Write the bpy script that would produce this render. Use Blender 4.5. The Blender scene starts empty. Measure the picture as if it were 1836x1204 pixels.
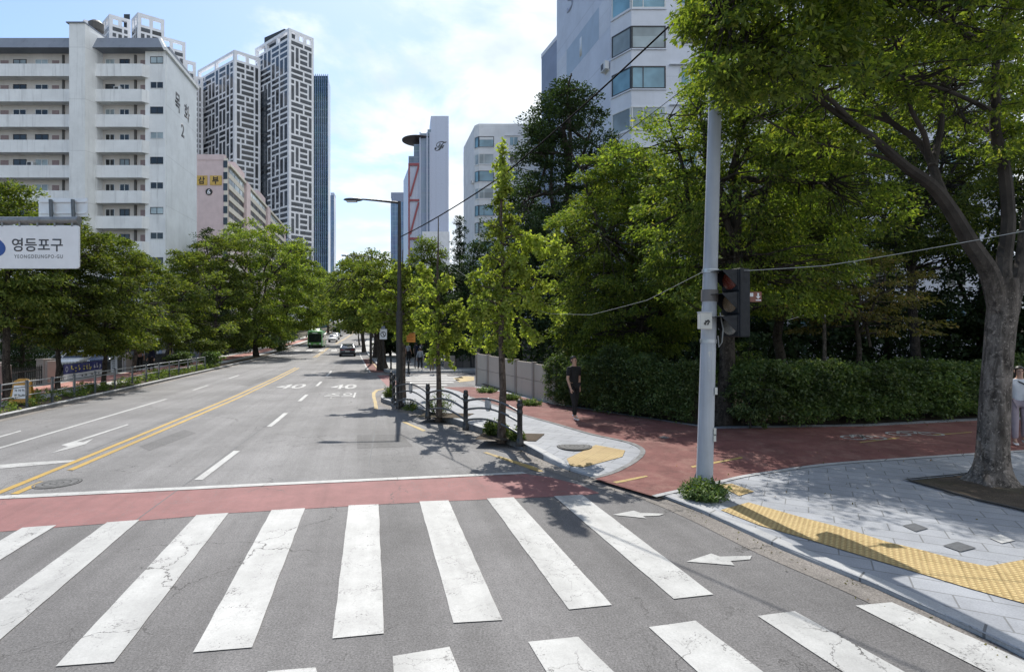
import bpy, bmesh, math, random
import numpy as np
from mathutils import Vector, Matrix, noise as mnoise

S = bpy.context.scene
COL = S.collection
R = math.radians
UP = Vector((0, 0, 1))

# ---------------------------------------------------------------- camera, sky, sun, exposure
cam_d = bpy.data.cameras.new("camera")
cam_d.sensor_width = 36.0
cam_d.lens = 36.0 * 1000.0 / 1836.0
cam_d.shift_y = -2.0 / 1836.0
cam_d.clip_start = 0.05
cam_d.clip_end = 6000.0
cam = bpy.data.objects.new("camera", cam_d)
cam.location = (0, 0, 2.5)
cam.rotation_euler = (R(90), 0, 0)
COL.objects.link(cam)
S.camera = cam

SUN_EL = R(50)
SUN_AZ = R(-11)                       # measured from +Y towards +X
sun_dir = Vector((math.sin(SUN_AZ) * math.cos(SUN_EL), math.cos(SUN_AZ) * math.cos(SUN_EL), math.sin(SUN_EL)))
sun_d = bpy.data.lights.new("sun", 'SUN')
sun_d.energy = 3.5
sun_d.angle = R(0.5)
sun_d.color = (1.0, 0.955, 0.88)
sun = bpy.data.objects.new("sun", sun_d)
sun.rotation_euler = (-sun_dir).to_track_quat('-Z', 'Y').to_euler()
sun.location = (0, 0, 60)
COL.objects.link(sun)

W = bpy.data.worlds.new("World")
S.world = W
W.use_nodes = True
wn = W.node_tree
wn.nodes.clear()


def wnode(t, **k):
    n = wn.nodes.new(t)
    for a, b in k.items():
        setattr(n, a, b)
    return n


def wmath(op, a, b=None, c=None, clamp=False):
    n = wnode('ShaderNodeMath', operation=op, use_clamp=clamp)
    for i, v in enumerate((a, b, c)):
        if v is None:
            continue
        if isinstance(v, (int, float)):
            n.inputs[i].default_value = v
        else:
            wn.links.new(v, n.inputs[i])
    return n.outputs[0]


sky = wnode('ShaderNodeTexSky', sky_type='NISHITA', sun_disc=False, sun_elevation=SUN_EL, sun_rotation=SUN_AZ, altitude=50.0, air_density=1.0, dust_density=0.5, ozone_density=3.0)
bg_sky = wnode('ShaderNodeBackground')
bg_sky.inputs['Strength'].default_value = 0.105
wn.links.new(sky.outputs[0], bg_sky.inputs['Color'])
tc = wnode('ShaderNodeTexCoord')
sep = wnode('ShaderNodeSeparateXYZ')
wn.links.new(tc.outputs['Generated'], sep.inputs[0])
zz = wmath('ADD', wmath('MAXIMUM', sep.outputs[2], 0.0), 0.22)
cu = wmath('DIVIDE', sep.outputs[0], zz)
cv = wmath('DIVIDE', sep.outputs[1], zz)
cmb = wnode('ShaderNodeCombineXYZ')
wn.links.new(cu, cmb.inputs[0])
wn.links.new(cv, cmb.inputs[1])
nz = wnode('ShaderNodeTexNoise')
nz.inputs['Scale'].default_value = 1.9
nz.inputs['Detail'].default_value = 9.0
nz.inputs['Roughness'].default_value = 0.58
nz.inputs['Distortion'].default_value = 0.35
wn.links.new(cmb.outputs[0], nz.inputs['Vector'])
# thicker cloud to the right, thinner over the left of the street
bias = wmath('MULTIPLY_ADD', sep.outputs[0], 0.62, 0.165)
low = wmath('MULTIPLY', wmath('SUBTRACT', 0.35, sep.outputs[2]), 0.35)
cov = wmath('ADD', wmath('ADD', nz.outputs['Fac'], bias), low)
ramp = wnode('ShaderNodeMapRange', clamp=True, interpolation_type='SMOOTHSTEP')
ramp.inputs['From Min'].default_value = 0.44
ramp.inputs['From Max'].default_value = 0.64
wn.links.new(cov, ramp.inputs['Value'])
bg_cl = wnode('ShaderNodeBackground')
nz2 = wnode('ShaderNodeTexNoise')
nz2.inputs['Scale'].default_value = 3.2
nz2.inputs['Detail'].default_value = 7.0
wn.links.new(cmb.outputs[0], nz2.inputs['Vector'])
crmp = wnode('ShaderNodeValToRGB')
crmp.color_ramp.elements[0].position = 0.36
crmp.color_ramp.elements[0].color = (0.60, 0.69, 0.80, 1)
crmp.color_ramp.elements[1].position = 0.60
crmp.color_ramp.elements[1].color = (0.90, 0.94, 0.98, 1)
wn.links.new(nz2.outputs['Fac'], crmp.inputs[0])
wn.links.new(crmp.outputs[0], bg_cl.inputs['Color'])
bg_cl.inputs['Strength'].default_value = 0.74
mixw = wnode('ShaderNodeMixShader')
wn.links.new(ramp.outputs[0], mixw.inputs[0])
wn.links.new(bg_sky.outputs[0], mixw.inputs[1])
wn.links.new(bg_cl.outputs[0], mixw.inputs[2])
wout = wnode('ShaderNodeOutputWorld')
wn.links.new(mixw.outputs[0], wout.inputs[0])

S.view_settings.view_transform = 'Standard'
S.view_settings.look = 'None'
S.view_settings.exposure = 0.85
S.view_settings.gamma = 1.0
S.render.engine = 'CYCLES'
S.cycles.use_denoising = True
S.cycles.max_bounces = 7
S.cycles.transparent_max_bounces = 6
S.cycles.sample_clamp_indirect = 6.0


# ---------------------------------------------------------------- geometry helpers
def gp(x, y, z=0.0):
    """ground point (metres) of a surveyed photo pixel on the plane Z = z"""
    Y = 1000.0 * (2.5 - z) / (y - 600.0)
    return ((x - 918.0) * Y / 1000.0, Y)


def at(x, y, Y):
    return Vector(((x - 918.0) * Y / 1000.0, Y, 2.5 - (y - 600.0) * Y / 1000.0))


def prof(Y):
    """height of the street: level near the crossing, climbing further on"""
    if Y < 70:
        return 0.0
    if Y < 150:
        return 0.04 * (Y - 70) ** 2 / 160.0
    if Y < 420:
        return 1.6 + 0.04 * (Y - 150)
    return 12.4


def lerp_table(t, Y):
    if Y <= t[0][0]:
        a, b = t[0], t[1]
    elif Y >= t[-1][0]:
        a, b = t[-2], t[-1]
    else:
        for a, b in zip(t, t[1:]):
            if a[0] <= Y <= b[0]:
                break
    return a[1] + (b[1] - a[1]) * (Y - a[0]) / (b[0] - a[0])


CENTRE = [(8.5, -7.9), (11.14, -8.5), (22.5, -11.07), (32, -13.5), (42.4, -16.3), (53, -19.4), (64, -22.5), (80, -27.2), (96, -31.8), (127, -39.5), (176, -50.6), (260, -73), (420, -112)]
LANE_R = [(9.6, -5.40), (16.5, -6.9), (22, -8.25), (28.5, -9.85), (36, -11.8), (64, -19.4), (96, -28.6), (176, -47.4), (420, -108.8)]
KERB_L = [(-30, -3.6), (0, -11.1), (16.4, -15.1), (24, -17.0), (40.3, -21.3), (55, -25.2), (70, -29.6), (96, -37.6), (127, -45.6), (176, -57), (260, -80), (420, -119)]
LANE_L = [(8, -10.4), (12.3, -11.3), (21.7, -13.45), (30, -15.7), (42.4, -19.0), (64, -25.6), (96, -34.9), (176, -53.8), (420, -115)]
KERB_R_FAR = [(35.5, -8.0), (42, -10.0), (64, -16.4), (96, -25.6), (127, -33.4), (176, -44.2), (260, -66.5), (420, -105.5)]
KERB_R = [(4.9, -14), (4.6, -8), (4.3, 0), (4.1, 3), (3.96, 4.3), (3.8, 4.85), (3.56, 5.55), (3.13, 6.5), (2.67, 7.8), (2.2, 8.77), (1.39, 9.8), (0.87, 10.6), (0.21, 12.1),
          (-0.7, 13.9), (-1.53, 15.4), (-3.0, 17.8), (-4.0, 19.3), (-4.75, 20.5), (-5.05, 21.6), (-5.0, 22.8), (-4.6, 23.9), (-3.7, 24.9), (-2.0, 25.7), (2.5, 26.6), (14, 28.5)]


def walk_h(X, Y):
    """pavement height above the street on the near right corner: lowered at the crossing"""
    if Y > 12:
        h = 0.17
    elif Y > 10:
        h = 0.05 + 0.06 * (Y - 10)
    else:
        h = 0.05
    if Y > 23:
        h = max(0.05, h - 0.03 * (Y - 23))
    return h


class MB:
    def __init__(s):
        s.v, s.f, s.m = [], [], []

    def add(s, vs, fs, mi=0):
        o = len(s.v)
        s.v += [tuple(v) for v in vs]
        s.f += [tuple(i + o for i in f) for f in fs]
        s.m += [mi] * len(fs)
        return s

    def box(s, x0, x1, y0, y1, z0, z1, mi=0, M=None):
        vs = [Vector(p) for p in ((x0, y0, z0), (x1, y0, z0), (x1, y1, z0), (x0, y1, z0), (x0, y0, z1), (x1, y0, z1), (x1, y1, z1), (x0, y1, z1))]
        if M is not None:
            vs = [M @ v for v in vs]
        return s.add(vs, [(3, 2, 1, 0), (4, 5, 6, 7), (0, 1, 5, 4), (1, 2, 6, 5), (2, 3, 7, 6), (3, 0, 4, 7)], mi)

    def fbox(s, O, U, u0, u1, n0, n1, z0, z1, mi=0):
        """box on a facade: along U, outward N = U x Z, heights z0..z1"""
        N = U.cross(UP)
        vs = []
        for z in (z0, z1):
            for u, n in ((u0, n0), (u1, n0), (u1, n1), (u0, n1)):
                p = O + U * u + N * n
                vs.append((p.x, p.y, z))
        return s.add(vs, [(0, 1, 2, 3), (7, 6, 5, 4), (4, 5, 1, 0), (5, 6, 2, 1), (6, 7, 3, 2), (7, 4, 0, 3)], mi)

    def prism(s, pts, vec, mi=0):
        n = len(pts)
        a = [Vector(p) for p in pts]
        vec = Vector(vec)
        b = [p + vec for p in a]
        fs = [tuple(range(n))[::-1], tuple(range(n, 2 * n))] + [(i, (i + 1) % n, n + (i + 1) % n, n + i) for i in range(n)]
        return s.add(a + b, fs, mi)

    def tube(s, pts, rad, n=8, mi=0, caps=True):
        pts = [Vector(p) for p in pts]
        if not hasattr(rad, '__len__'):
            rad = [rad] * len(pts)
        vs, fs = [], []
        ref = None
        for i, p in enumerate(pts):
            a = pts[max(i - 1, 0)]
            b = pts[min(i + 1, len(pts) - 1)]
            t = (b - a)
            if t.length < 1e-9:
                t = Vector((0, 0, 1))
            t.normalize()
            if ref is None:
                ref = Vector((1, 0, 0)) if abs(t.x) < 0.8 else Vector((0, 1, 0))
            u = (ref - t * ref.dot(t))
            if u.length < 1e-6:
                u = Vector((0, 1, 0)).cross(t)
            u.normalize()
            ref = u
            w = t.cross(u)
            for k in range(n):
                an = 2 * math.pi * k / n
                vs.append(p + (u * math.cos(an) + w * math.sin(an)) * rad[i])
        for i in range(len(pts) - 1):
            for k in range(n):
                k2 = (k + 1) % n
                fs.append((i * n + k, i * n + k2, (i + 1) * n + k2, (i + 1) * n + k))
        if caps:
            fs.append(tuple(range(n))[::-1])
            fs.append(tuple(range((len(pts) - 1) * n, len(pts) * n)))
        return s.add(vs, fs, mi)

    def lathe(s, c, prof_, n=16, mi=0, axis='z', M=None):
        vs, fs = [], []
        for r, z in prof_:
            for k in range(n):
                a = 2 * math.pi * k / n
                p = Vector((r * math.cos(a), r * math.sin(a), z))
                if axis == 'x':
                    p = Vector((p.z, p.x, p.y))
                elif axis == 'y':
                    p = Vector((p.y, p.z, p.x))
                if M is not None:
                    p = M @ p
                vs.append(p + Vector(c))
        m = len(prof_)
        for i in range(m - 1):
            for k in range(n):
                k2 = (k + 1) % n
                fs.append((i * n + k, i * n + k2, (i + 1) * n + k2, (i + 1) * n + k))
        fs.append(tuple(range(n))[::-1])
        fs.append(tuple(range((m - 1) * n, m * n)))
        return s.add(vs, fs, mi)

    def ball(s, c, r, n=10, mi=0, zcut=-1.0, M=None):
        rx, ry, rz = r if hasattr(r, '__len__') else (r, r, r)
        rows = max(4, n // 2 + 1)
        vs, fs = [], []
        t0 = math.asin(max(-0.999, zcut))
        for i in range(rows + 1):
            t = t0 + (math.pi / 2 - 0.02 - t0) * i / rows
            for k in range(n):
                a = 2 * math.pi * k / n
                p = Vector((rx * math.cos(t) * math.cos(a), ry * math.cos(t) * math.sin(a), rz * math.sin(t)))
                if M is not None:
                    p = M @ p
                vs.append(p + Vector(c))
        for i in range(rows):
            for k in range(n):
                k2 = (k + 1) % n
                fs.append((i * n + k, i * n + k2, (i + 1) * n + k2, (i + 1) * n + k))
        fs.append(tuple(range(n))[::-1])
        fs.append(tuple(range(rows * n, (rows + 1) * n)))
        return s.add(vs, fs, mi)

    def mesh(s, name, mats, smooth=False):
        me = bpy.data.meshes.new(name)
        me.from_pydata(s.v, [], s.f)
        for m in (mats if isinstance(mats, (list, tuple)) else [mats]):
            me.materials.append(m)
        me.polygons.foreach_set('material_index', s.m)
        if smooth:
            me.polygons.foreach_set('use_smooth', [True] * len(s.f))
            me.set_sharp_from_angle(angle=R(38))
        me.update()
        return me

    def build(s, name, mats, parent=None, smooth=False, bevel=0):
        ob = bpy.data.objects.new(name, s.mesh(name, mats, smooth))
        COL.objects.link(ob)
        if parent is not None:
            ob.parent = parent
        if bevel:
            b = ob.modifiers.new("bevel", 'BEVEL')
            b.width = bevel
            b.segments = 2
            b.limit_method = 'ANGLE'
        return ob


def tag(o, label=None, cat=None, group=None, kind=None):
    if label:
        o['label'] = label
    if cat:
        o['category'] = cat
    if group:
        o['group'] = group
    if kind:
        o['kind'] = kind
    return o


def thing(name, label, cat, loc=(0, 0, 0), rz=0.0, group=None):
    o = bpy.data.objects.new(name, None)
    o.empty_display_size = 0.2
    o.location = loc
    o.rotation_euler = (0, 0, rz)
    COL.objects.link(o)
    return tag(o, label, cat, group)


def dup(root, loc, rz=0.0, scale=None, label=None, group=None):
    def cp(o, par):
        c = o.copy()
        COL.objects.link(c)
        if par is not None:
            c.parent = par
        for ch in [x for x in kids.get(o.name, [])]:
            cp(ch, c)
        return c
    kids = {}
    for x in S.objects:
        if x.parent is not None:
            kids.setdefault(x.parent.name, []).append(x)
    r = cp(root, None)
    r.location = loc
    r.rotation_euler = (0, 0, rz)
    if scale is not None:
        r.scale = scale if hasattr(scale, '__len__') else (scale,) * 3
    if label:
        r['label'] = label
    if group:
        r['group'] = group
    return r


def sheet(name, poly, mat, off=0.0, step=4.0, kind='structure', hfun=None, base=None):
    """a ground sheet that follows the street's height; off is its lift above the street (number or function)"""
    bm = bmesh.new()
    vs = [bm.verts.new((p[0], p[1], 0)) for p in poly]
    f = bm.faces.new(vs)
    f.normal_update()
    if f.normal.z < 0:
        f.normal_flip()
    bmesh.ops.triangulate(bm, faces=bm.faces[:], ngon_method='EAR_CLIP')
    xs = [p[0] for p in poly]
    ys = [p[1] for p in poly]
    cuts = []
    y = math.ceil(min(ys) / step) * step
    while y < max(ys):
        cuts.append(((0, y, 0), (0, 1, 0)))
        y += step if y < 200 else step * 5
    if step < 2:
        x = math.ceil(min(xs) / step) * step
        while x < max(xs):
            cuts.append(((x, 0, 0), (1, 0, 0)))
            x += step
    for co, no in cuts:
        bmesh.ops.bisect_plane(bm, geom=bm.verts[:] + bm.edges[:] + bm.faces[:], plane_co=co, plane_no=no)
    hf = hfun or prof
    for v in bm.verts:
        z = hf(v.co.y)
        v.co.z = z + (off(v.co.x, v.co.y) if callable(off) else off)
    bm.normal_update()
    for f in bm.faces:
        if f.normal.z < 0:
            f.normal_flip()
    me = bpy.data.meshes.new(name)
    bm.to_mesh(me)
    bm.free()
    me.materials.append(mat)
    ob = bpy.data.objects.new(name, me)
    COL.objects.link(ob)
    ob['kind'] = kind
    return ob


def text_mesh(s, size=1.0, extrude=0.0, spacing=1.0, fat=0.0):
    cu_ = bpy.data.curves.new("lettering", 'FONT')
    cu_.body = s
    cu_.size = size
    cu_.extrude = extrude
    cu_.offset = fat
    cu_.align_x = 'CENTER'
    cu_.align_y = 'CENTER'
    cu_.space_character = spacing
    ob = bpy.data.objects.new("tmp_text", cu_)
    COL.objects.link(ob)
    dg = bpy.context.evaluated_depsgraph_get()
    dg.update()
    me = bpy.data.meshes.new_from_object(ob.evaluated_get(dg))
    bpy.data.objects.remove(ob)
    bpy.data.curves.remove(cu_)
    return me


def lettering(s, centre, U, V, w, h, mat, parent=None, name='lettering', extrude=0.0, bold=0.0, spacing=1.0, fat=0.012):
    """text fitted to w x h, reading along U with its top along V"""
    me = text_mesh(s, 1.0, 0.0, spacing, fat)
    co = np.empty(len(me.vertices) * 3)
    me.vertices.foreach_get('co', co)
    co = co.reshape(-1, 3)
    lo, hi = co.min(0), co.max(0)
    U = Vector(U).normalized()
    V = Vector(V).normalized()
    N = U.cross(V)
    c = Vector(centre)
    out = []
    for p in co:
        a = (p[0] - (lo[0] + hi[0]) / 2) / max(hi[0] - lo[0], 1e-6) * w
        b = (p[1] - (lo[1] + hi[1]) / 2) / max(hi[1] - lo[1], 1e-6) * h
        q = c + U * a + V * b
        out += [q.x, q.y, q.z]
    me.vertices.foreach_set('co', out)
    me.materials.clear()
    me.materials.append(mat)
    for pl in me.polygons:
        pl.material_index = 0
    me.update()
    me.name = name
    ob = bpy.data.objects.new(name, me)
    COL.objects.link(ob)
    if bold or extrude:
        m = ob.modifiers.new("thick", 'SOLIDIFY')
        m.thickness = max(extrude, 0.004)
    if parent is not None:
        ob.parent = parent
    return ob


# ---------------------------------------------------------------- materials
class NT:
    def __init__(s, name):
        s.m = bpy.data.materials.new(name)
        s.m.use_nodes = True
        s.t = s.m.node_tree
        s.t.nodes.clear()
        s.out = s.n('ShaderNodeOutputMaterial')
        s._pos = None

    def n(s, t, **k):
        x = s.t.nodes.new(t)
        for a, b in k.items():
            setattr(x, a, b)
        return x

    def l(s, a, b):
        s.t.links.new(a, b)

    def set(s, sock, v):
        if isinstance(v, bpy.types.NodeSocket):
            s.l(v, sock)
        elif isinstance(v, tuple) and len(v) == 3 and sock.type == 'RGBA':
            sock.default_value = (*v, 1)
        else:
            sock.default_value = v

    def pos(s, obj=False):
        if obj:
            return s.n('ShaderNodeTexCoord').outputs['Object']
        if s._pos is None:
            s._pos = s.n('ShaderNodeNewGeometry').outputs['Position']
        return s._pos

    def map(s, v, scale=(1, 1, 1), rot=(0, 0, 0), loc=(0, 0, 0)):
        x = s.n('ShaderNodeMapping')
        s.l(v, x.inputs[0])
        x.inputs['Location'].default_value = loc
        x.inputs['Rotation'].default_value = rot
        x.inputs['Scale'].default_value = scale
        return x.outputs[0]

    def noise(s, v, scale, detail=4, rough=0.55, dist=0.0, out='Fac'):
        x = s.n('ShaderNodeTexNoise')
        s.l(v, x.inputs['Vector'])
        x.inputs['Scale'].default_value = scale
        x.inputs['Detail'].default_value = detail
        x.inputs['Roughness'].default_value = rough
        x.inputs['Distortion'].default_value = dist
        return x.outputs[out]

    def vor(s, v, scale, feature='F1', out='Distance', rnd=1.0):
        x = s.n('ShaderNodeTexVoronoi', feature=feature)
        s.l(v, x.inputs['Vector'])
        x.inputs['Scale'].default_value = scale
        x.inputs['Randomness'].default_value = rnd
        return x.outputs[out]

    def math(s, op, a, b=None, c=None, clamp=False):
        x = s.n('ShaderNodeMath', operation=op, use_clamp=clamp)
        for i, v in enumerate((a, b, c)):
            if v is not None:
                s.set(x.inputs[i], v)
        return x.outputs[0]

    def rng(s, v, a, b, c=0.0, d=1.0, smooth=True):
        x = s.n('ShaderNodeMapRange', clamp=True, interpolation_type='SMOOTHSTEP' if smooth else 'LINEAR')
        s.l(v, x.inputs['Value'])
        for nme, q in zip(('From Min', 'From Max', 'To Min', 'To Max'), (a, b, c, d)):
            x.inputs[nme].default_value = q
        return x.outputs[0]

    def mix(s, f, a, b, blend='MIX'):
        x = s.n('ShaderNodeMix', data_type='RGBA', blend_type=blend)
        s.set(x.inputs[0], f)
        s.set(x.inputs[6], a)
        s.set(x.inputs[7], b)
        return x.outputs[2]

    def mul(s, colr, val):
        """colour times a scalar socket"""
        x = s.n('ShaderNodeVectorMath', operation='SCALE')
        s.set(x.inputs[0], colr)
        s.set(x.inputs['Scale'], val)
        return x.outputs[0]

    def bump(s, h, strength=0.3, dist=0.01):
        x = s.n('ShaderNodeBump')
        x.inputs['Strength'].default_value = strength
        x.inputs['Distance'].default_value = dist
        s.l(h, x.inputs['Height'])
        return x.outputs[0]

    def pbsdf(s, col, rough=0.6, metal=0.0, spec=0.5, normal=None, coat=0.0, emit=None, estr=0.0):
        p = s.n('ShaderNodeBsdfPrincipled')
        s.set(p.inputs['Base Color'], col)
        s.set(p.inputs['Roughness'], rough)
        p.inputs['Metallic'].default_value = metal
        p.inputs['Specular IOR Level'].default_value = spec
        p.inputs['Coat Weight'].default_value = coat
        if normal is not None:
            s.l(normal, p.inputs['Normal'])
        if emit is not None:
            s.set(p.inputs['Emission Color'], emit)
            p.inputs['Emission Strength'].default_value = estr
        s.l(p.outputs[0], s.out.inputs[0])
        return s.m


def rgb(h):
    """sRGB hex to linear"""
    v = [int(h[i:i + 2], 16) / 255 for i in (0, 2, 4)]
    return tuple(x / 12.92 if x <= 0.04045 else ((x + 0.055) / 1.055) ** 2.4 for x in v)


def c3(t, col):
    x = t.n('ShaderNodeRGB')
    x.outputs[0].default_value = (*col, 1)
    return x.outputs[0]


def plain(name, col, rough=0.6, metal=0.0, var=0.12, scale=4.0, bump=0.0, bscale=60.0, spec=0.5, coat=0.0, obj=False):
    t = NT(name)
    p = t.pos(obj)
    f = t.rng(t.noise(p, scale, 5, 0.6), 0.25, 0.75, 1 - var, 1 + var)
    c = t.mul(c3(t, col), f)
    nrm = t.bump(t.noise(p, bscale, 3), bump, 0.01) if bump else None
    rr = t.rng(t.noise(p, scale * 2.3, 3), 0.3, 0.7, max(0.03, rough - 0.08), min(1, rough + 0.08))
    return t.pbsdf(c, rr, metal, spec, nrm, coat)


def cracks(t, p, scale=0.55, width=0.006, lo=0.5, hi=0.58, seed=0.0):
    w = t.n('ShaderNodeVectorMath', operation='ADD')
    t.l(t.map(p, loc=(seed, seed * 1.7, 0)), w.inputs[0])
    nc = t.noise(p, 2.2, 5, 0.65, out='Color')
    sc = t.n('ShaderNodeVectorMath', operation='SCALE')
    t.l(nc, sc.inputs[0])
    sc.inputs['Scale'].default_value = 0.55
    t.l(sc.outputs[0], w.inputs[1])
    d = t.vor(w.outputs[0], scale, 'DISTANCE_TO_EDGE')
    line = t.rng(d, width * 0.3, width, 1.0, 0.0)
    mask = t.rng(t.noise(t.map(p, loc=(7 + seed, 3, 0)), 0.35, 3), lo, hi)
    return t.math('MULTIPLY', line, mask)


ROT = (0, 0, R(14.5))      # street direction against the axes (turns the street onto +Y of the texture)


def asphalt_colour(t, base=(0.126, 0.122, 0.122)):
    p = t.pos()
    q = t.map(p, rot=(0, 0, -ROT[2]))
    fine = t.math('MULTIPLY', t.rng(t.noise(p, 55, 3, 0.8), 0.28, 0.72, 0.42, 1.66, False), t.rng(t.noise(p, 160, 1, 0.7), 0.3, 0.7, 0.8, 1.2, False))
    mid = t.rng(t.noise(p, 9, 5, 0.65), 0.3, 0.7, 0.93, 1.07)
    big = t.rng(t.noise(p, 0.32, 5, 0.65), 0.3, 0.7, 0.80, 1.18)
    streak = t.rng(t.noise(t.map(q, scale=(1.1, 0.02, 1)), 1.1, 5, 0.65), 0.3, 0.7, 0.80, 1.16)
    v = t.math('MULTIPLY', t.math('MULTIPLY', fine, mid), t.math('MULTIPLY', big, streak))
    stone = t.rng(t.vor(p, 60, 'F1'), 0.06, 0.16, 1.0, 0.0)
    c = t.mul(c3(t, base), v)
    c = t.mix(t.math('MULTIPLY', stone, t.rng(t.noise(p, 30, 1), 0.5, 0.6, 0, 0.55)), c, (0.30, 0.29, 0.28))
    cr = cracks(t, p)
    cr2 = cracks(t, p, 1.7, 0.012, 0.56, 0.62, 11.0)
    crk = t.math('MAXIMUM', cr, t.math('MULTIPLY', cr2, 0.8))
    # oil and tyre stains
    st = t.rng(t.noise(t.map(q, scale=(1, 0.25, 1), loc=(5, 1, 0)), 1.1, 6, 0.7), 0.60, 0.75)
    c = t.mix(t.math('MULTIPLY', st, 0.42), c, (0.06, 0.058, 0.055))
    c = t.mix(t.math('MULTIPLY', crk, 0.75), c, (0.03, 0.029, 0.028))
    h = t.math('SUBTRACT', t.noise(p, 150, 2), t.math('MULTIPLY', crk, 0.8))
    return c, h, crk


def m_asphalt(name='asphalt', base=(0.126, 0.122, 0.122)):
    t = NT(name)
    c, h, _ = asphalt_colour(t, base)
    return t.pbsdf(c, 0.78, 0, 0.32, t.bump(h, 0.35, 0.006))


def m_paint(name, col, wear=0.5, crack=1.0, rough=0.6):
    """worn road paint: chips and cracks show the asphalt"""
    t = NT(name)
    a, h, crk = asphalt_colour(t)
    p = t.pos()
    grime = t.rng(t.noise(p, 1.7, 8, 0.75), 0.3, 0.75, 0.80, 1.06)
    fine = t.rng(t.noise(p, 80, 2), 0.3, 0.7, 0.93, 1.05)
    c = t.mul(t.mul(c3(t, col), grime), fine)
    chip = t.math('ADD', t.math('MULTIPLY', t.noise(p, 45, 4, 0.7), 0.6), t.math('MULTIPLY', t.noise(p, 3.2, 5, 0.6), 0.5))
    wm = t.rng(chip, 0.70 - 0.1 * wear, 0.78 - 0.1 * wear)
    thin = t.math('MULTIPLY', cracks(t, p, 2.4, 0.013, 0.40, 0.58, 3.0), 0.6)
    q = t.map(p, rot=(0, 0, -ROT[2]))
    tyre = t.rng(t.noise(t.map(q, scale=(1.6, 0.10, 1), loc=(4, 0, 0)), 1.2, 4, 0.6), 0.42, 0.72, 1.0, 0.80)
    c = t.mul(c, tyre)
    f = t.math('MAXIMUM', wm, t.math('MULTIPLY', t.math('MAXIMUM', crk, thin), crack), clamp=True)
    c = t.mix(f, c, a)
    return t.pbsdf(c, rough, 0, 0.3, t.bump(h, 0.25, 0.005))


def m_brick(name, c1, c2, mortar, bw, bh, rot, msize=0.012, rough=0.75, var=0.12, bump=0.35, odd=None):
    t = NT(name)
    p = t.map(t.pos(), rot=(0, 0, rot))
    b = t.n('ShaderNodeTexBrick')
    t.l(p, b.inputs['Vector'])
    b.offset = 0.5
    b.inputs['Color1'].default_value = (*c1, 1)
    b.inputs['Color2'].default_value = (*c2, 1)
    b.inputs['Mortar'].default_value = (*mortar, 1)
    b.inputs['Scale'].default_value = 1.0
    b.inputs['Mortar Size'].default_value = msize
    b.inputs['Mortar Smooth'].default_value = 0.25
    b.inputs['Brick Width'].default_value = bw
    b.inputs['Row Height'].default_value = bh
    f = t.rng(t.noise(t.pos(), 1.3, 6, 0.65), 0.3, 0.72, 1 - var, 1 + var)
    g = t.rng(t.noise(t.pos(), 60, 3), 0.3, 0.7, 0.9, 1.1)
    c = t.mul(t.mul(b.outputs['Color'], f), g)
    dirt = t.rng(t.noise(t.map(t.pos(), loc=(3, 9, 0)), 0.9, 6, 0.7), 0.56, 0.74, 0, 0.35)
    c = t.mix(dirt, c, tuple(x * 0.45 for x in c1))
    h = t.math('SUBTRACT', t.math('MULTIPLY', t.noise(t.pos(), 90, 2), 0.25), b.outputs['Fac'])
    return t.pbsdf(c, rough, 0, 0.35, t.bump(h, bump, 0.006))


def m_tactile(name, rot):
    t = NT(name)
    p = t.map(t.pos(), rot=(0, 0, rot), scale=(1, 1, 1))
    v = t.n('ShaderNodeTexVoronoi', feature='F1')
    t.l(p, v.inputs['Vector'])
    v.inputs['Scale'].default_value = 17.0
    v.inputs['Randomness'].default_value = 0.0
    dome = t.rng(v.outputs['Distance'], 0.20, 0.38, 1.0, 0.0)
    b = t.n('ShaderNodeTexBrick')
    t.l(p, b.inputs['Vector'])
    b.offset = 0.0
    b.inputs['Color1'].default_value = (0.33, 0.235, 0.10, 1)
    b.inputs['Color2'].default_value = (0.285, 0.20, 0.085, 1)
    b.inputs['Mortar'].default_value = (0.20, 0.14, 0.05, 1)
    b.inputs['Scale'].default_value = 1.0
    b.inputs['Mortar Size'].default_value = 0.008
    b.inputs['Brick Width'].default_value = 0.3
    b.inputs['Row Height'].default_value = 0.3
    wear = t.rng(t.noise(t.pos(), 2.2, 7, 0.75), 0.36, 0.66, 0, 0.75)
    c = t.mix(wear, b.outputs['Color'], (0.36, 0.26, 0.12))
    c = t.mul(c, t.rng(t.noise(t.pos(), 40, 3), 0.3, 0.7, 0.85, 1.12))
    c = t.mix(t.math('MULTIPLY', dome, 0.8), c, (0.54, 0.42, 0.20))
    return t.pbsdf(c, 0.7, 0, 0.35, t.bump(dome, 0.8, 0.008))


def m_redpath(name='red_path_surface', base=(0.160, 0.067, 0.060)):
    t = NT(name)
    p = t.pos()
    f = t.math('MULTIPLY', t.rng(t.noise(p, 0.9, 6, 0.65), 0.3, 0.7, 0.84, 1.16), t.rng(t.noise(p, 120, 2), 0.25, 0.75, 0.75, 1.25))
    c = t.mul(c3(t, base), f)
    dust = t.rng(t.noise(t.map(p, loc=(2, 5, 0)), 1.6, 7, 0.75), 0.45, 0.7, 0, 0.5)
    c = t.mul(c, t.rng(t.noise(t.map(p, loc=(7, 1, 0)), 2.4, 6, 0.75), 0.3, 0.6, 0.72, 1.05))
    c = t.mix(dust, c, (0.28, 0.17, 0.14))
    crk = cracks(t, p, 0.9, 0.008, 0.55, 0.6, 5.0)
    c = t.mix(t.math('MULTIPLY', crk, 0.7), c, (0.05, 0.03, 0.03))
    return t.pbsdf(c, 0.85, 0, 0.25, t.bump(t.noise(p, 160, 2), 0.3, 0.004))


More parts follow.
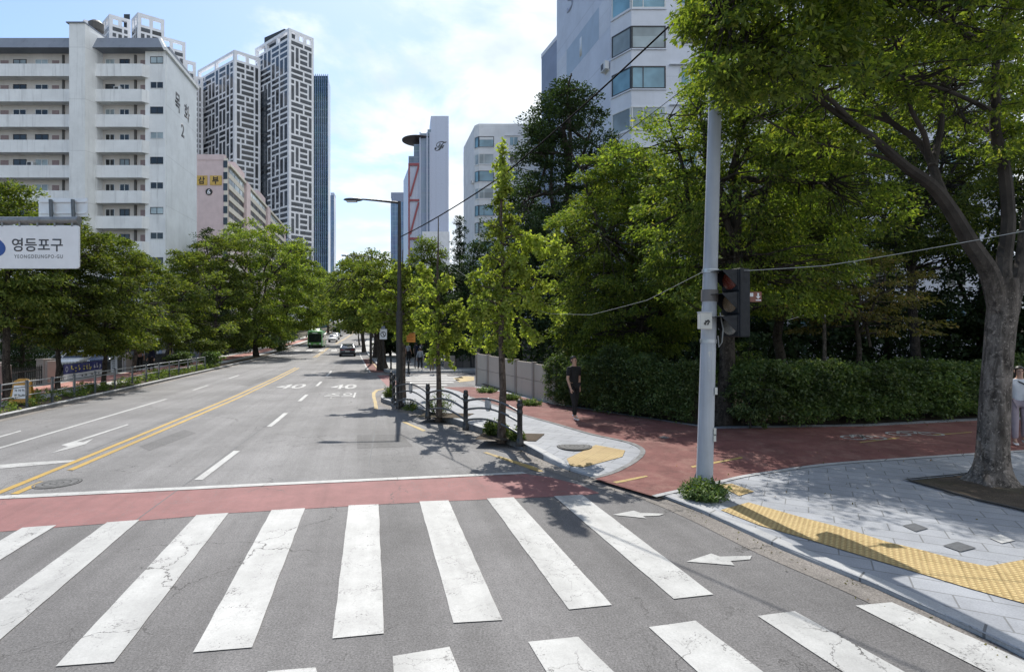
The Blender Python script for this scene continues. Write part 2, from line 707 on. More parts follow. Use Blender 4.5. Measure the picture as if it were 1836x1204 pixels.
def m_soil(name='soil', base=(0.075, 0.06, 0.046)):
    t = NT(name)
    p = t.pos()
    f = t.math('MULTIPLY', t.rng(t.noise(p, 1.2, 6, 0.7), 0.3, 0.7, 0.7, 1.3), t.rng(t.noise(p, 50, 3), 0.3, 0.7, 0.75, 1.25))
    c = t.mul(c3(t, base), f)
    g = t.rng(t.noise(t.map(p, loc=(9, 2, 0)), 0.6, 5), 0.5, 0.65, 0, 0.4)
    c = t.mix(g, c, (0.050, 0.052, 0.030))
    return t.pbsdf(c, 0.95, 0, 0.15, t.bump(t.noise(p, 30, 4), 0.6, 0.03))


def m_wall(name, col, seam=0.0, streak=0.16, rough=0.8, var=0.07):
    """painted concrete with rain streaks below, optional floor seams"""
    t = NT(name)
    p = t.pos()
    f = t.rng(t.noise(p, 0.5, 6, 0.65), 0.3, 0.7, 1 - var, 1 + var)
    s_ = t.rng(t.noise(t.map(p, scale=(2.2, 2.2, 0.12)), 1.0, 6, 0.7), 0.5, 0.8, 1.0, 1.0 - streak)
    c = t.mul(c3(t, col), t.math('MULTIPLY', f, s_))
    if seam:
        z = t.n('ShaderNodeSeparateXYZ')
        t.l(p, z.inputs[0])
        fr = t.math('FRACT', t.math('DIVIDE', z.outputs[2], seam))
        ln = t.rng(fr, 0.0, 0.022, 1.0, 0.0, False)
        c = t.mix(t.math('MULTIPLY', ln, 0.35), c, tuple(x * 0.45 for x in col))
    return t.pbsdf(c, rough, 0, 0.3, t.bump(t.noise(p, 25, 4), 0.12, 0.01))


def m_glass(name, col=(0.02, 0.028, 0.035), rough=0.06, var=0.5, spec=0.6, scale=0.35):
    """window glass seen from outside: dark room behind, mirror-like sky on it"""
    t = NT(name)
    ri = t.n('ShaderNodeObjectInfo').outputs['Random']
    f = t.rng(ri, 0, 1, 1 - var, 1 + var, False)
    f2 = t.rng(t.noise(t.pos(), scale, 3), 0.35, 0.65, 0.7, 1.3)
    c = t.mul(c3(t, col), t.math('MULTIPLY', f, f2))
    n = t.bump(t.noise(t.pos(), 0.7, 2), 0.05, 0.05)
    return t.pbsdf(c, rough, 0, spec, n)


def m_leaf(name, dark, light, trans=0.35, warm=None, gloss=0.015, tip=None):
    t = NT(name)
    ri = t.n('ShaderNodeNewGeometry').outputs['Random Per Island']
    oi = t.n('ShaderNodeObjectInfo').outputs['Random']
    r = t.n('ShaderNodeValToRGB')
    e = r.color_ramp.elements
    e[0].position = 0.0
    e[0].color = (*dark, 1)
    e[1].position = 0.9
    e[1].color = (*light, 1)
    if warm:
        x = e.new(1.0)
        x.color = (*warm, 1)
    t.l(ri, r.inputs[0])
    patch = t.rng(t.noise(t.pos(), 0.9, 3), 0.3, 0.7, 0.66, 1.34)
    c = t.mul(r.outputs[0], t.math('MULTIPLY', patch, t.rng(oi, 0, 1, 0.76, 1.24, False)))
    d = t.n('ShaderNodeBsdfDiffuse')
    t.l(c, d.inputs[0])
    tr = t.n('ShaderNodeBsdfTranslucent')
    hs = t.n('ShaderNodeMix', data_type='RGBA', blend_type='MULTIPLY')
    hs.inputs[0].default_value = 1.0
    t.l(c, hs.inputs[6])
    hs.inputs[7].default_value = (2.0, 2.05, 0.80, 1)
    t.l(hs.outputs[2], tr.inputs[0])
    m1 = t.n('ShaderNodeMixShader')
    m1.inputs[0].default_value = trans
    t.l(d.outputs[0], m1.inputs[1])
    t.l(tr.outputs[0], m1.inputs[2])
    g = t.n('ShaderNodeBsdfGlossy')
    g.inputs['Roughness'].default_value = 0.55
    g.inputs['Color'].default_value = (0.9, 0.95, 0.9, 1)
    m2 = t.n('ShaderNodeMixShader')
    m2.inputs[0].default_value = gloss
    t.l(m1.outputs[0], m2.inputs[1])
    t.l(g.outputs[0], m2.inputs[2])
    t.l(m2.outputs[0], t.out.inputs[0])
    return t.m


def m_bark(name, c1, c2, scale=9.0, shade_z=None):
    t = NT(name)
    p = t.pos(True)
    a = t.noise(t.map(p, scale=(1, 1, 0.22)), scale, 6, 0.7, 0.6)
    b = t.noise(p, 3.0, 4)
    c = t.mix(t.rng(a, 0.35, 0.65), c1, c2)
    c = t.mul(c, t.rng(b, 0.3, 0.7, 0.75, 1.25))
    sp = t.rng(t.noise(t.map(p, loc=(3, 3, 3)), 20, 4, 0.7), 0.54, 0.66, 0, 0.7)
    c = t.mix(t.rng(t.noise(t.map(p, loc=(8, 1, 3)), 7, 5, 0.7), 0.52, 0.64, 0, 0.75), c, tuple(x * 0.45 for x in c1))
    c = t.mix(sp, c, tuple(min(1, x * 1.9) for x in c2))
    if shade_z:          # limbs darken with height: crown shade put into the bark colour
        zs = t.n('ShaderNodeSeparateXYZ')
        t.l(p, zs.inputs[0])
        c = t.mix(t.rng(zs.outputs[2], shade_z - 0.9, shade_z + 0.9), c, t.mul(c3(t, (0.042, 0.036, 0.031)), t.rng(b, 0.3, 0.7, 0.7, 1.3)))
    return t.pbsdf(c, 0.9, 0, 0.2, t.bump(a, 0.8, 0.03))


M = {}
M['asphalt'] = m_asphalt()
M['asphalt_side'] = m_asphalt('newer_asphalt', (0.150, 0.147, 0.147))
M['asphalt_patch'] = m_asphalt('dark_asphalt_patch', (0.108, 0.106, 0.106))
M['white_paint'] = m_paint('white_road_paint', (0.43, 0.43, 0.42), 0.72, 0.9)
M['white_paint_worn'] = m_paint('worn_white_road_paint', (0.43, 0.43, 0.42), 0.85, 0.8)
M['yellow_paint'] = m_paint('yellow_road_paint', (0.42, 0.27, 0.055), 0.5, 0.6)
M['yellow_worn'] = m_paint('faded_yellow_road_paint', (0.42, 0.30, 0.10), 1.2, 0.6)
M['red_paint'] = m_paint('red_road_paint', (0.245, 0.112, 0.108), 0.45, 0.8, 0.75)
M['red_path'] = m_redpath()
M['pink_path'] = m_redpath('pink_paving', (0.36, 0.17, 0.14))
M['paver'] = m_brick('grey_paver', (0.28, 0.292, 0.315), (0.24, 0.252, 0.275), (0.15, 0.155, 0.16), 0.60, 0.30, R(28), 0.009)
M['paver_left'] = m_brick('pale_paver', (0.36, 0.355, 0.34), (0.31, 0.31, 0.30), (0.15, 0.15, 0.145), 0.45, 0.22, R(14), 0.009)
M['paver_dark'] = plain('dark_paver', (0.075, 0.08, 0.088), 0.7, var=0.2, scale=20)
M['paver_pale'] = plain('pale_grey_paver', (0.38, 0.38, 0.375), 0.7, var=0.1, scale=20)
M['kerb'] = m_brick('granite_kerb', (0.36, 0.365, 0.37), (0.32, 0.325, 0.33), (0.14, 0.14, 0.14), 1.0, 50.0, R(45), 0.012, bump=0.2)
M['kerb_dark'] = plain('shade_toned_kerb_stone', (0.15, 0.15, 0.15), 0.85, var=0.35, scale=6, bump=0.3)  # shade of the kerb's road face put into the stone colour
M['gutter'] = m_asphalt('gutter_concrete', (0.165, 0.150, 0.137))
M['tactile'] = m_tactile('yellow_tactile_paving', R(32))
M['soil'] = m_soil()
M['ground'] = m_soil('earth', (0.075, 0.07, 0.055))
M['iron'] = plain('cast_iron', (0.045, 0.045, 0.046), 0.85, 0.0, 0.3, 18, 0.4, spec=0.2)
M['steel_pole'] = m_wall('grey_painted_steel', (0.36, 0.385, 0.42), 0, 0.35, 0.45, 0.14)
M['galv'] = plain('galvanised_steel', (0.42, 0.44, 0.46), 0.38, 0.6, 0.15, 9)
M['arm_grey'] = plain('weathered_steel_arm', (0.23, 0.24, 0.245), 0.5, 0.4, 0.2, 7)
M['black_iron'] = plain('black_enamelled_iron', (0.012, 0.013, 0.015), 0.32, 0.2, 0.3, 8, spec=0.6)
M['dark_plastic'] = plain('dark_housing', (0.010, 0.012, 0.016), 0.55, 0, 0.2, 8, spec=0.25)
M['lamp_post'] = plain('dark_brown_post', (0.035, 0.032, 0.03), 0.6, 0.2, 0.25, 7)
M['rail_dark'] = plain('dark_rail_tube', (0.10, 0.105, 0.11), 0.4, 0.4, 0.2, 8)
M['iron_worn'] = plain('worn_iron', (0.12, 0.12, 0.12), 0.8, 0.0, 0.3, 18, spec=0.2)
M['rail_grey'] = plain('rail_tube', (0.30, 0.31, 0.32), 0.35, 0.6, 0.15, 8)
M['fence_post'] = plain('fence_post_grey', (0.085, 0.10, 0.115), 0.45, 0.3, 0.2, 8)
M['white_sign'] = plain('white_sign_sheet', (0.70, 0.72, 0.75), 0.45, 0, 0.05, 2)
M['sign_back'] = plain('sign_back_sheet', (0.66, 0.68, 0.70), 0.4, 0.2, 0.06, 3)
M['ink'] = plain('dark_lettering', (0.055, 0.058, 0.065), 0.5, 0, 0.1)
M['black_ink'] = plain('black_lettering', (0.012, 0.012, 0.013), 0.5, 0, 0.1)
M['faded_ink'] = plain('faded_grey_lettering', (0.12, 0.13, 0.14), 0.6, 0, 0.1)
M['pale_ink'] = plain('pale_grey_lettering', (0.30, 0.33, 0.42), 0.6, 0, 0.1)
M['sign_blue'] = plain('blue_emblem', (0.02, 0.07, 0.28), 0.45, 0, 0.1)
M['banner_blue'] = plain('blue_banner_cloth', (0.03, 0.04, 0.16), 0.8, 0, 0.15, 3)
M['banner_white'] = plain('white_banner_cloth', (0.62, 0.63, 0.66), 0.8, 0, 0.1, 3)
M['banner_yellow'] = plain('yellow_banner_print', (0.62, 0.55, 0.10), 0.8, 0, 0.2, 12)
M['orange'] = plain('orange_panel', (0.72, 0.30, 0.06), 0.6, 0, 0.1, 6)
M['orange_dark'] = plain('dark_orange_print', (0.48, 0.15, 0.03), 0.6, 0, 0.1, 6)
M['brown_sign'] = plain('brown_sign_sheet', (0.20, 0.075, 0.05), 0.5, 0, 0.1, 6)
M['board_yellow'] = plain('yellow_plastic', (0.42, 0.22, 0.035), 0.5, 0, 0.12, 6)
M['wire_dark'] = plain('black_cable', (0.012, 0.012, 0.013), 0.9, spec=0.05)
M['wire_pale'] = plain('pale_cable', (0.30, 0.31, 0.31), 0.7)
M['lens_red'] = plain('red_signal_lens', (0.15, 0.035, 0.022), 0.25, 0, 0.2, 20)
M['lens_amber'] = plain('amber_signal_lens', (0.20, 0.14, 0.09), 0.25, 0, 0.2, 20)
M['lens_green'] = plain('unlit_signal_lens', (0.19, 0.19, 0.18), 0.25, 0, 0.2, 20)
M['box_grey'] = plain('grey_control_box', (0.48, 0.48, 0.45), 0.5, 0, 0.08, 5)
M['concrete_wall'] = m_wall('grey_concrete_panel', (0.47, 0.42, 0.35), 0, 0.3)
M['concrete_post'] = m_wall('concrete_post_stone', (0.31, 0.275, 0.24), 0, 0.3)
M['pillar_stone'] = m_wall('pinkish_stone_pillar', (0.44, 0.39, 0.37), 0, 0.2)
M['stone_wall'] = m_brick('rough_stone_wall', (0.14, 0.13, 0.12), (0.09, 0.085, 0.08), (0.04, 0.04, 0.04), 0.5, 0.3, 0.3, 0.02)
# buildings
M['slab_white'] = m_wall('pale_grey_blue_paint', (0.79, 0.80, 0.80), 0, 0.36)
M['slab_shaft'] = m_wall('pale_shaft_paint', (0.76, 0.77, 0.765), 5.64, 0.30)
M['slab_wall'] = m_wall('beige_grey_corridor_paint', (0.56, 0.53, 0.50), 0, 0.15)
M['slab_side'] = m_wall('pale_blue_end_wall_paint', (0.73, 0.765, 0.79), 5.64, 0.12)
M['roof_grey'] = m_wall('grey_roof_band', (0.24, 0.265, 0.31), 0, 0.25)
M['pink_wall'] = m_wall('pale_pink_paint', (0.56, 0.46, 0.465), 2.8, 0.10)
M['cream_wall'] = m_wall('cream_paint', (0.60, 0.57, 0.50), 0, 0.12)
M['tower_white'] = m_wall('white_tower_cladding', (0.70, 0.715, 0.75), 0, 0.05)
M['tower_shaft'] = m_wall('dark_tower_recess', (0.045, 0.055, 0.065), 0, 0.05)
M['pane_dark'] = m_glass('dark_tower_glass', (0.030, 0.038, 0.050), 0.12, 0.5)
M['pane'] = m_glass('window_glass', (0.022, 0.028, 0.034), 0.06, 0.6)
M['pane_shade'] = m_glass('shaded_window_opening', (0.018, 0.020, 0.022), 0.35, 0.4, 0.15)
M['pane_blue'] = m_glass('blinds_behind_blue_glass', (0.15, 0.28, 0.35), 0.07, 0.35, 0.6)
M['pane_pale'] = m_glass('pale_curtain_behind_glass', (0.30, 0.36, 0.38), 0.10, 0.3, 0.5)
M['frame_white'] = plain('white_window_frame', (0.62, 0.63, 0.63), 0.5, 0, 0.05)
M['frame_dark'] = plain('dark_window_frame', (0.035, 0.035, 0.04), 0.5, 0, 0.1)
M['door_pink'] = plain('dusty_pink_door', (0.25, 0.185, 0.185), 0.6, 0, 0.12)
M['pipe_dark'] = plain('dark_drain_pipe', (0.085, 0.08, 0.075), 0.6, 0, 0.1)
M['lilac_wall'] = m_wall('pale_lilac_white_paint', (0.65, 0.67, 0.73), 3.0, 0.08)
M['lilac_side'] = m_wall('pale_lilac_end_wall_paint', (0.60, 0.63, 0.71), 5.8, 0.08)
M['band_blue'] = m_wall('faded_blue_band_paint', (0.42, 0.50, 0.60), 0, 0.06)
M['back_blue'] = m_wall('slate_blue_tone', (0.26, 0.30, 0.40), 0, 0.08)
M['old_white'] = m_wall('off_white_paint', (0.68, 0.685, 0.69), 2.8, 0.14)
M['truss_red'] = plain('dull_red_cladding', (0.30, 0.075, 0.085), 0.5, 0, 0.08)
M['disc_dark'] = plain('dark_red_brown_disc', (0.05, 0.04, 0.045), 0.6, 0, 0.2, 2)
M['hotel_white'] = m_brick('pale_metal_panels', (0.50, 0.54, 0.65), (0.48, 0.52, 0.63), (0.42, 0.45, 0.54), 6.0, 50.0, 0.0, 0.12, 0.45, 0.03, 0.0)


def m_curtain(name, c1, c2, line, w, h, rough=0.12):
    """curtain wall: vertical fins and floor lines over blue glass"""
    t = NT(name)
    sx = t.n('ShaderNodeSeparateXYZ')
    t.l(t.pos(), sx.inputs[0])
    u = t.math('ADD', t.math('MULTIPLY', sx.outputs[0], 1.0), t.math('MULTIPLY', sx.outputs[1], 0.8))
    fu = t.math('FRACT', t.math('DIVIDE', u, w))
    fz = t.math('FRACT', t.math('DIVIDE', sx.outputs[2], h))
    lu = t.rng(fu, 0.0, 0.22, 1.0, 0.0, False)
    lz = t.rng(fz, 0.0, 0.18, 1.0, 0.0, False)
    nz_ = t.noise(t.map(t.pos(), scale=(0.5, 0.5, 0.05)), 1.0, 4, 0.7)
    fl = t.vor(t.map(t.pos(), scale=(1 / w, 1 / w, 1 / h)), 1.0, 'F1', 'Color')
    c = t.mix(t.rng(nz_, 0.35, 0.65), c1, c2)
    c = t.mix(0.35, c, t.mix(0.5, c, fl, 'MULTIPLY'))
    c = t.mix(t.math('MULTIPLY', t.math('MAXIMUM', lu, lz), 0.5), c, line)
    return t.pbsdf(c, rough, 0, 0.5)


M['glass_teal'] = m_curtain('dark_teal_curtain_wall', (0.018, 0.05, 0.075), (0.035, 0.10, 0.15), (0.22, 0.33, 0.38), 3.2, 3.6)
M['glass_slim'] = m_curtain('blue_grey_curtain_wall', (0.10, 0.18, 0.31), (0.17, 0.26, 0.40), (0.30, 0.39, 0.52), 4.0, 4.0)
M['glass_hotel'] = m_curtain('hotel_glazing', (0.10, 0.16, 0.24), (0.16, 0.23, 0.33), (0.36, 0.42, 0.52), 30.0, 3.7)
# plants
M['leaf_zelkova'] = m_leaf('zelkova_leaf', (0.034, 0.064, 0.014), (0.150, 0.190, 0.038), 0.40, (0.20, 0.19, 0.05))
M['leaf_street'] = m_leaf('street_tree_leaf', (0.029, 0.053, 0.012), (0.132, 0.162, 0.034), 0.36, (0.20, 0.19, 0.05))
M['leaf_near'] = m_leaf('near_zelkova_leaf', (0.034, 0.064, 0.013), (0.158, 0.198, 0.036), 0.45, (0.21, 0.21, 0.05))
M['leaf_ginkgo'] = m_leaf('ginkgo_leaf', (0.130, 0.178, 0.034), (0.265, 0.310, 0.070), 0.40, (0.33, 0.32, 0.085), 0.012)
M['leaf_dark'] = m_leaf('evergreen_and_shade_leaf', (0.012, 0.028, 0.011), (0.042, 0.068, 0.024), 0.22, None, 0.02)  # own dark green of evergreens; on shaded trees it paints their shade
M['leaf_conifer'] = m_leaf('conifer_needle', (0.012, 0.030, 0.012), (0.034, 0.060, 0.024), 0.15, None, 0.01)
M['leaf_hedge'] = m_leaf('hedge_leaf', (0.032, 0.066, 0.018), (0.105, 0.150, 0.045), 0.32, (0.18, 0.20, 0.08), 0.03)
M['leaf_weed'] = m_leaf('weed_leaf', (0.04, 0.075, 0.018), (0.12, 0.16, 0.045), 0.35, (0.26, 0.25, 0.10), 0.01)
M['leaf_maple'] = m_leaf('brownish_maple_leaf', (0.05, 0.055, 0.02), (0.13, 0.115, 0.04), 0.35, (0.20, 0.11, 0.05))
M['bark_grey'] = m_bark('grey_zelkova_bark', (0.060, 0.052, 0.045), (0.14, 0.125, 0.112))
M['bark_big'] = m_bark('grey_to_dark_zelkova_bark', (0.066, 0.055, 0.046), (0.195, 0.166, 0.142), 11.0, 3.2)
M['bark_dark'] = m_bark('dark_bark', (0.025, 0.021, 0.018), (0.065, 0.055, 0.046))
M['bark_ginkgo'] = m_bark('brown_ginkgo_bark', (0.055, 0.042, 0.034), (0.115, 0.092, 0.076), 14)
M['twig'] = plain('thin_brown_twig', (0.05, 0.038, 0.025), 0.9, 0, 0.2)
# vehicles, people
M['tyre'] = plain('tyre_rubber', (0.015, 0.015, 0.016), 0.85)
M['rim'] = plain('alloy_rim', (0.35, 0.36, 0.37), 0.3, 0.8)
M['car_glass'] = plain('tinted_car_glass', (0.012, 0.016, 0.02), 0.05, 0, 0.1, spec=0.7)
M['car_grey'] = plain('graphite_car_paint', (0.10, 0.115, 0.14), 0.25, 0.4, 0.05, coat=0.6)
M['car_white'] = plain('white_car_paint', (0.66, 0.67, 0.67), 0.3, 0, 0.04, coat=0.5)
M['car_silver'] = plain('silver_car_paint', (0.42, 0.44, 0.45), 0.3, 0.4, 0.05, coat=0.5)
M['car_navy'] = plain('navy_car_paint', (0.03, 0.045, 0.09), 0.25, 0.2, 0.05, coat=0.6)
M['car_black'] = plain('black_car_paint', (0.018, 0.018, 0.02), 0.25, 0.1, 0.05, coat=0.6)
M['bus_green'] = plain('green_bus_paint', (0.11, 0.33, 0.085), 0.35, 0, 0.06, coat=0.4)
M['bus_grey'] = plain('grey_bus_paint', (0.36, 0.37, 0.37), 0.35, 0, 0.06, coat=0.4)
M['trim_black'] = plain('black_trim', (0.015, 0.015, 0.016), 0.6)
M['tail_red'] = plain('red_tail_lens', (0.28, 0.015, 0.015), 0.25)
M['head_lens'] = plain('clear_headlamp', (0.70, 0.72, 0.74), 0.15, 0.1)
M['plate_white'] = plain('white_number_plate', (0.6, 0.6, 0.58), 0.5)
M['skin'] = plain('skin', (0.42, 0.25, 0.18), 0.6, 0, 0.06, 20)
M['hair'] = plain('black_hair', (0.012, 0.010, 0.010), 0.5, 0, 0.2, 40)
M['cloth_black'] = plain('black_cloth', (0.010, 0.010, 0.011), 0.9, 0, 0.2, 20, 0.2)
M['cloth_white'] = plain('white_cloth', (0.62, 0.62, 0.63), 0.9, 0, 0.06, 10, 0.2)
M['cloth_grey'] = plain('grey_cloth', (0.24, 0.26, 0.28), 0.9, 0, 0.1, 10, 0.2)
M['cloth_mauve'] = plain('mauve_grey_cloth', (0.30, 0.245, 0.27), 0.9, 0, 0.1, 10, 0.2)
M['cloth_khaki'] = plain('khaki_cloth', (0.16, 0.13, 0.085), 0.9, 0, 0.1, 10, 0.2)
M['cloth_navy'] = plain('navy_cloth', (0.015, 0.02, 0.05), 0.9, 0, 0.1, 10, 0.2)
M['cloth_pink'] = plain('dusty_pink_cloth', (0.34, 0.20, 0.17), 0.9, 0, 0.1, 10, 0.2)
M['shoe_white'] = plain('white_shoe', (0.66, 0.66, 0.66), 0.6, 0, 0.06, 20)
M['shoe_black'] = plain('black_shoe', (0.015, 0.015, 0.015), 0.6, 0, 0.06, 20)


# ---------------------------------------------------------------- ground, roads, pavements
def ground_off(X, Y):
    # the housing yard on the far left lies about half a metre lower than the street
    e = -22.6 - 0.3 * (Y - 26)
    t = min(1.0, max(0.0, (e - X) / 2.5))
    return -0.03 - 0.55 * t * t * (3 - 2 * t) * (1.0 if Y < 60 else max(0.0, 1 - (Y - 60) / 20))


def grid_ground():
    xs = sorted(set([-1500, -700, -400, -250, -160] + list(range(-120, -40, 8)) + list(range(-40, 61, 4)) + [80, 120, 200, 400, 800, 1500]))
    ys = sorted(set([-80, -30] + list(range(-10, 100, 4)) + list(range(100, 440, 12)) + [500, 700, 1200, 2500]))
    mb = MB()
    vs = [(x, y, prof(y) + ground_off(x, y)) for y in ys for x in xs]
    n = len(xs)
    fs = [(j * n + i, j * n + i + 1, (j + 1) * n + i + 1, (j + 1) * n + i) for j in range(len(ys) - 1) for i in range(n - 1)]
    mb.add(vs, fs)
    o = mb.build('ground', M['ground'])
    o['kind'] = 'structure'


grid_ground()


def edge(t, y0, y1, step=4.0):
    ys = [y0]
    y = math.ceil((y0 + 0.01) / step) * step
    while y < y1 - 0.01:
        ys.append(y)
        y += step
    ys.append(y1)
    return [(lerp_table(t, y), y) for y in ys]


# the carriageway: left kerb to right kerb, with the mouth of the side street
road_poly = edge(KERB_L, -30, 420, 6)[::-1] + [(5.2, -30)] + KERB_R + [(60, 36), (60, 47), (6, 38.2), (-4, 36.6), (-6.8, 36.0)] + edge(KERB_R_FAR, 36.4, 420, 6)
sheet('road', road_poly, M['asphalt'], 0.0)

# right pavement of the near corner
walk_poly = KERB_R[:-1] + [(-1.75, 26.2), (-1.55, 26.4), (1.6, 18.9), (5.0, 14.2), (9.2, 14.6), (12.8, 15.6), (22, 17), (45, 20), (45, -14)]
sheet('right_pavement', walk_poly, M['paver'], lambda X, Y: walk_h(X, Y), step=1.0)
bed = [(-1.55, 26.4), (1.6, 18.9), (5.0, 14.2), (9.2, 14.6), (12.8, 15.6), (22, 17), (45, 20), (60, 35.5), (14, 28.6), (2.5, 26.7)]
sheet('planting_bed', bed, M['soil'], lambda X, Y: 0.19, step=4)

# red cycle path behind the paving
rp = [(790, 693), (822, 704), (845, 715), (905, 735), (940, 748), (1000, 765), (1060, 783), (1118, 796), (1150, 806), (1157, 815), (1141, 828), (1100, 845), (1066, 854),
      (1110, 867), (1168, 884), (1208, 875), (1275, 861), (1350, 845), (1480, 830), (1620, 822), (1750, 815), (1836, 811)]
path = [gp(x, y, 0.09) for x, y in rp]
path += [(16, 11.6), (24, 12.4), (24, 15.8), (17, 15.6), (12.8, 15.2), (9.2, 14.25), (5.0, 13.85), (1.35, 18.75), (-1.85, 25.9), (-3.2, 25.6)]
sheet('red_cycle_path', path, M['red_path'], lambda X, Y: walk_h(X, Y) + 0.005, step=1.0)


def strip_along(name, pts, w, mat, off, kind='structure', hadd=0.0):
    """a flat band of width w to the right (w > 0) of a polyline"""
    L, Rr = [], []
    for i, p in enumerate(pts):
        a = Vector(pts[max(0, i - 1)]).to_2d()
        b = Vector(pts[min(len(pts) - 1, i + 1)]).to_2d()
        d = (b - a).normalized()
        n = Vector((d.y, -d.x))
        q = Vector(p).to_2d() + n * w
        L.append(Vector(p).to_2d())
        Rr.append(q)
    mb = MB()
    vs = [(p.x, p.y, prof(p.y) + (off(p.x, p.y) if callable(off) else off) + hadd) for p in L] + [(p.x, p.y, prof(p.y) + (off(p.x, p.y) if callable(off) else off) + hadd) for p in Rr]
    n = len(L)
    mb.add(vs, [(i, n + i, n + i + 1, i + 1) if w > 0 else (i, i + 1, n + i + 1, n + i) for i in range(n - 1)])
    o = mb.build(name, mat)
    o['kind'] = kind
    return o


def smooth_pts(pts, n=4):
    out = []
    P_ = [Vector(p) for p in pts]
    for i in range(len(P_) - 1):
        p0, p1, p2, p3 = P_[max(i - 1, 0)], P_[i], P_[i + 1], P_[min(i + 2, len(P_) - 1)]
        for k in range(n):
            t = k / n
            out.append(0.5 * ((2 * p1) + (p2 - p0) * t + (2 * p0 - 5 * p1 + 4 * p2 - p3) * t * t + (3 * p1 - p0 - 3 * p2 + p3) * t ** 3))
    out.append(P_[-1])
    return out


def kerb(name, pts, w, hfun, mat, side=1, bev=0.018):
    """kerb stones: a solid band whose outer top edge follows pts; side=+1 body lies to the right of the walking direction"""
    mb = MB()
    A, B = [], []
    for i, p in enumerate(pts):
        a = Vector(pts[max(0, i - 1)]).to_2d()
        b = Vector(pts[min(len(pts) - 1, i + 1)]).to_2d()
        d = (b - a).normalized()
        n = Vector((d.y, -d.x)) * side
        A.append(Vector(p).to_2d())
        B.append(Vector(p).to_2d() + n * w)
    vs = []
    for p, q in zip(A, B):
        h = prof(p.y) + hfun(p.x, p.y) + 0.004
        m = p + (q - p) * (bev / w)
        vs += [(p.x, p.y, prof(p.y) - 0.1), (p.x, p.y, h - bev), (m.x, m.y, h), (q.x, q.y, h), (q.x, q.y, prof(p.y) - 0.1)]
    fs = []
    for i in range(len(pts) - 1):
        for k in range(4):
            f = (i * 5 + k, i * 5 + k + 1, (i + 1) * 5 + k + 1, (i + 1) * 5 + k)
            fs.append(f if side > 0 else f[::-1])
    mb.add(vs, fs)
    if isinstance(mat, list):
        mb.m = [0 if i % 4 == 0 else 1 for i in range(len(fs))]  # road face takes the darker, shade-toned stone
    o = mb.build(name, mat)
    o['kind'] = 'structure'
    return o


KR = smooth_pts(KERB_R, 5)
KR_near = [p for p in KR if p[1] < 11.2 and p[0] > 0]
KR_far = [p for p in KR if p[1] >= 10.9]
kerb('kerb_right_near', KR_near, 0.16, walk_h, M['kerb'])
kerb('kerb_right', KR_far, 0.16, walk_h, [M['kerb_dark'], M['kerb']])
strip_along('gutter_right', [p for p in KR if p[1] < 22.5], -0.34, M['gutter'], 0.005)
kl = edge(KERB_L, -10, 400, 5)
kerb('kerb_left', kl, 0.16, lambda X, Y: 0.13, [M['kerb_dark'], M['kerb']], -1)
strip_along('gutter_left', edge(KERB_L, -10, 120, 5), 0.30, M['gutter'], 0.005)
kf = [(2.5, 37.9), (-4, 36.9), (-6.5, 36.45)] + smooth_pts([(-6.5, 36.45), (-7.6, 36.7), (-8.45, 37.6), (-9.0, 39)], 4)[1:] + edge(KERB_R_FAR, 42, 400, 6)
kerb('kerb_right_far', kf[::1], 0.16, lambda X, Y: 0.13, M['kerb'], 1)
# far right pavement beyond the side street
fp = [(40, 43.2), (2.5, 38.05), (-4, 37.05), (-6.5, 36.6), (-7.6, 36.85), (-8.35, 37.7), (-8.85, 39.05)] + [(x + 0.15, y) for x, y in edge(KERB_R_FAR, 42, 400, 6)]
fp += [(x + 7.5, y) for x, y in edge(KERB_R_FAR, 46, 400, 6)[::-1]] + [(10, 45), (40, 50)]
sheet('right_pavement_far', fp, M['paver_left'], 0.13)
# left pavement: planted verge, pale paving, pink cycle path, paving up to the fence
def left_band(name, a, b, mat, off, y0=-10, y1=200):
    e0 = [(x - a, y) for x, y in edge(KERB_L, y0, y1, 5)]
    e1 = [(x - b, y) for x, y in edge(KERB_L, y0, y1, 5)]
    return sheet(name, e0 + e1[::-1], mat, off, step=5)


left_band('left_verge', 0.14, 1.3, M['soil'], 0.12)
left_band('left_pavement', 1.3, 6.0, M['paver_left'], 0.125)
left_band('left_cycle_path', 2.3, 4.3, M['pink_path'], 0.130)


# ---------------------------------------------------------------- road markings
jit = random.Random(77)


def mark(name, px, mat, z=0.0, off=0.008):
    poly = []
    cs = [Vector(gp(x, y, z)) for x, y in px]
    for a, b in zip(cs, cs[1:] + cs[:1]):          # slightly ragged edges, as sprayed by hand
        n = max(1, min(24, int((b - a).length / 0.22)))
        d = (b - a).normalized() if (b - a).length > 1e-6 else Vector((1, 0))
        for k in range(n):
            j = 0.0 if k == 0 else jit.uniform(-0.004, 0.004)
            q = a.lerp(b, k / n)
            poly.append((q.x - d.y * j, q.y + d.x * j))
    return sheet(name, poly, mat, off, step=2.0)


def line(name, tab, y0, y1, w, mat, shift=0.0, off=0.008, step=2.0):
    c = edge(tab, y0, y1, step)
    return sheet(name, [(x + shift - w / 2, y) for x, y in c] + [(x + shift + w / 2, y) for x, y in c[::-1]], mat, off, step=4.0)


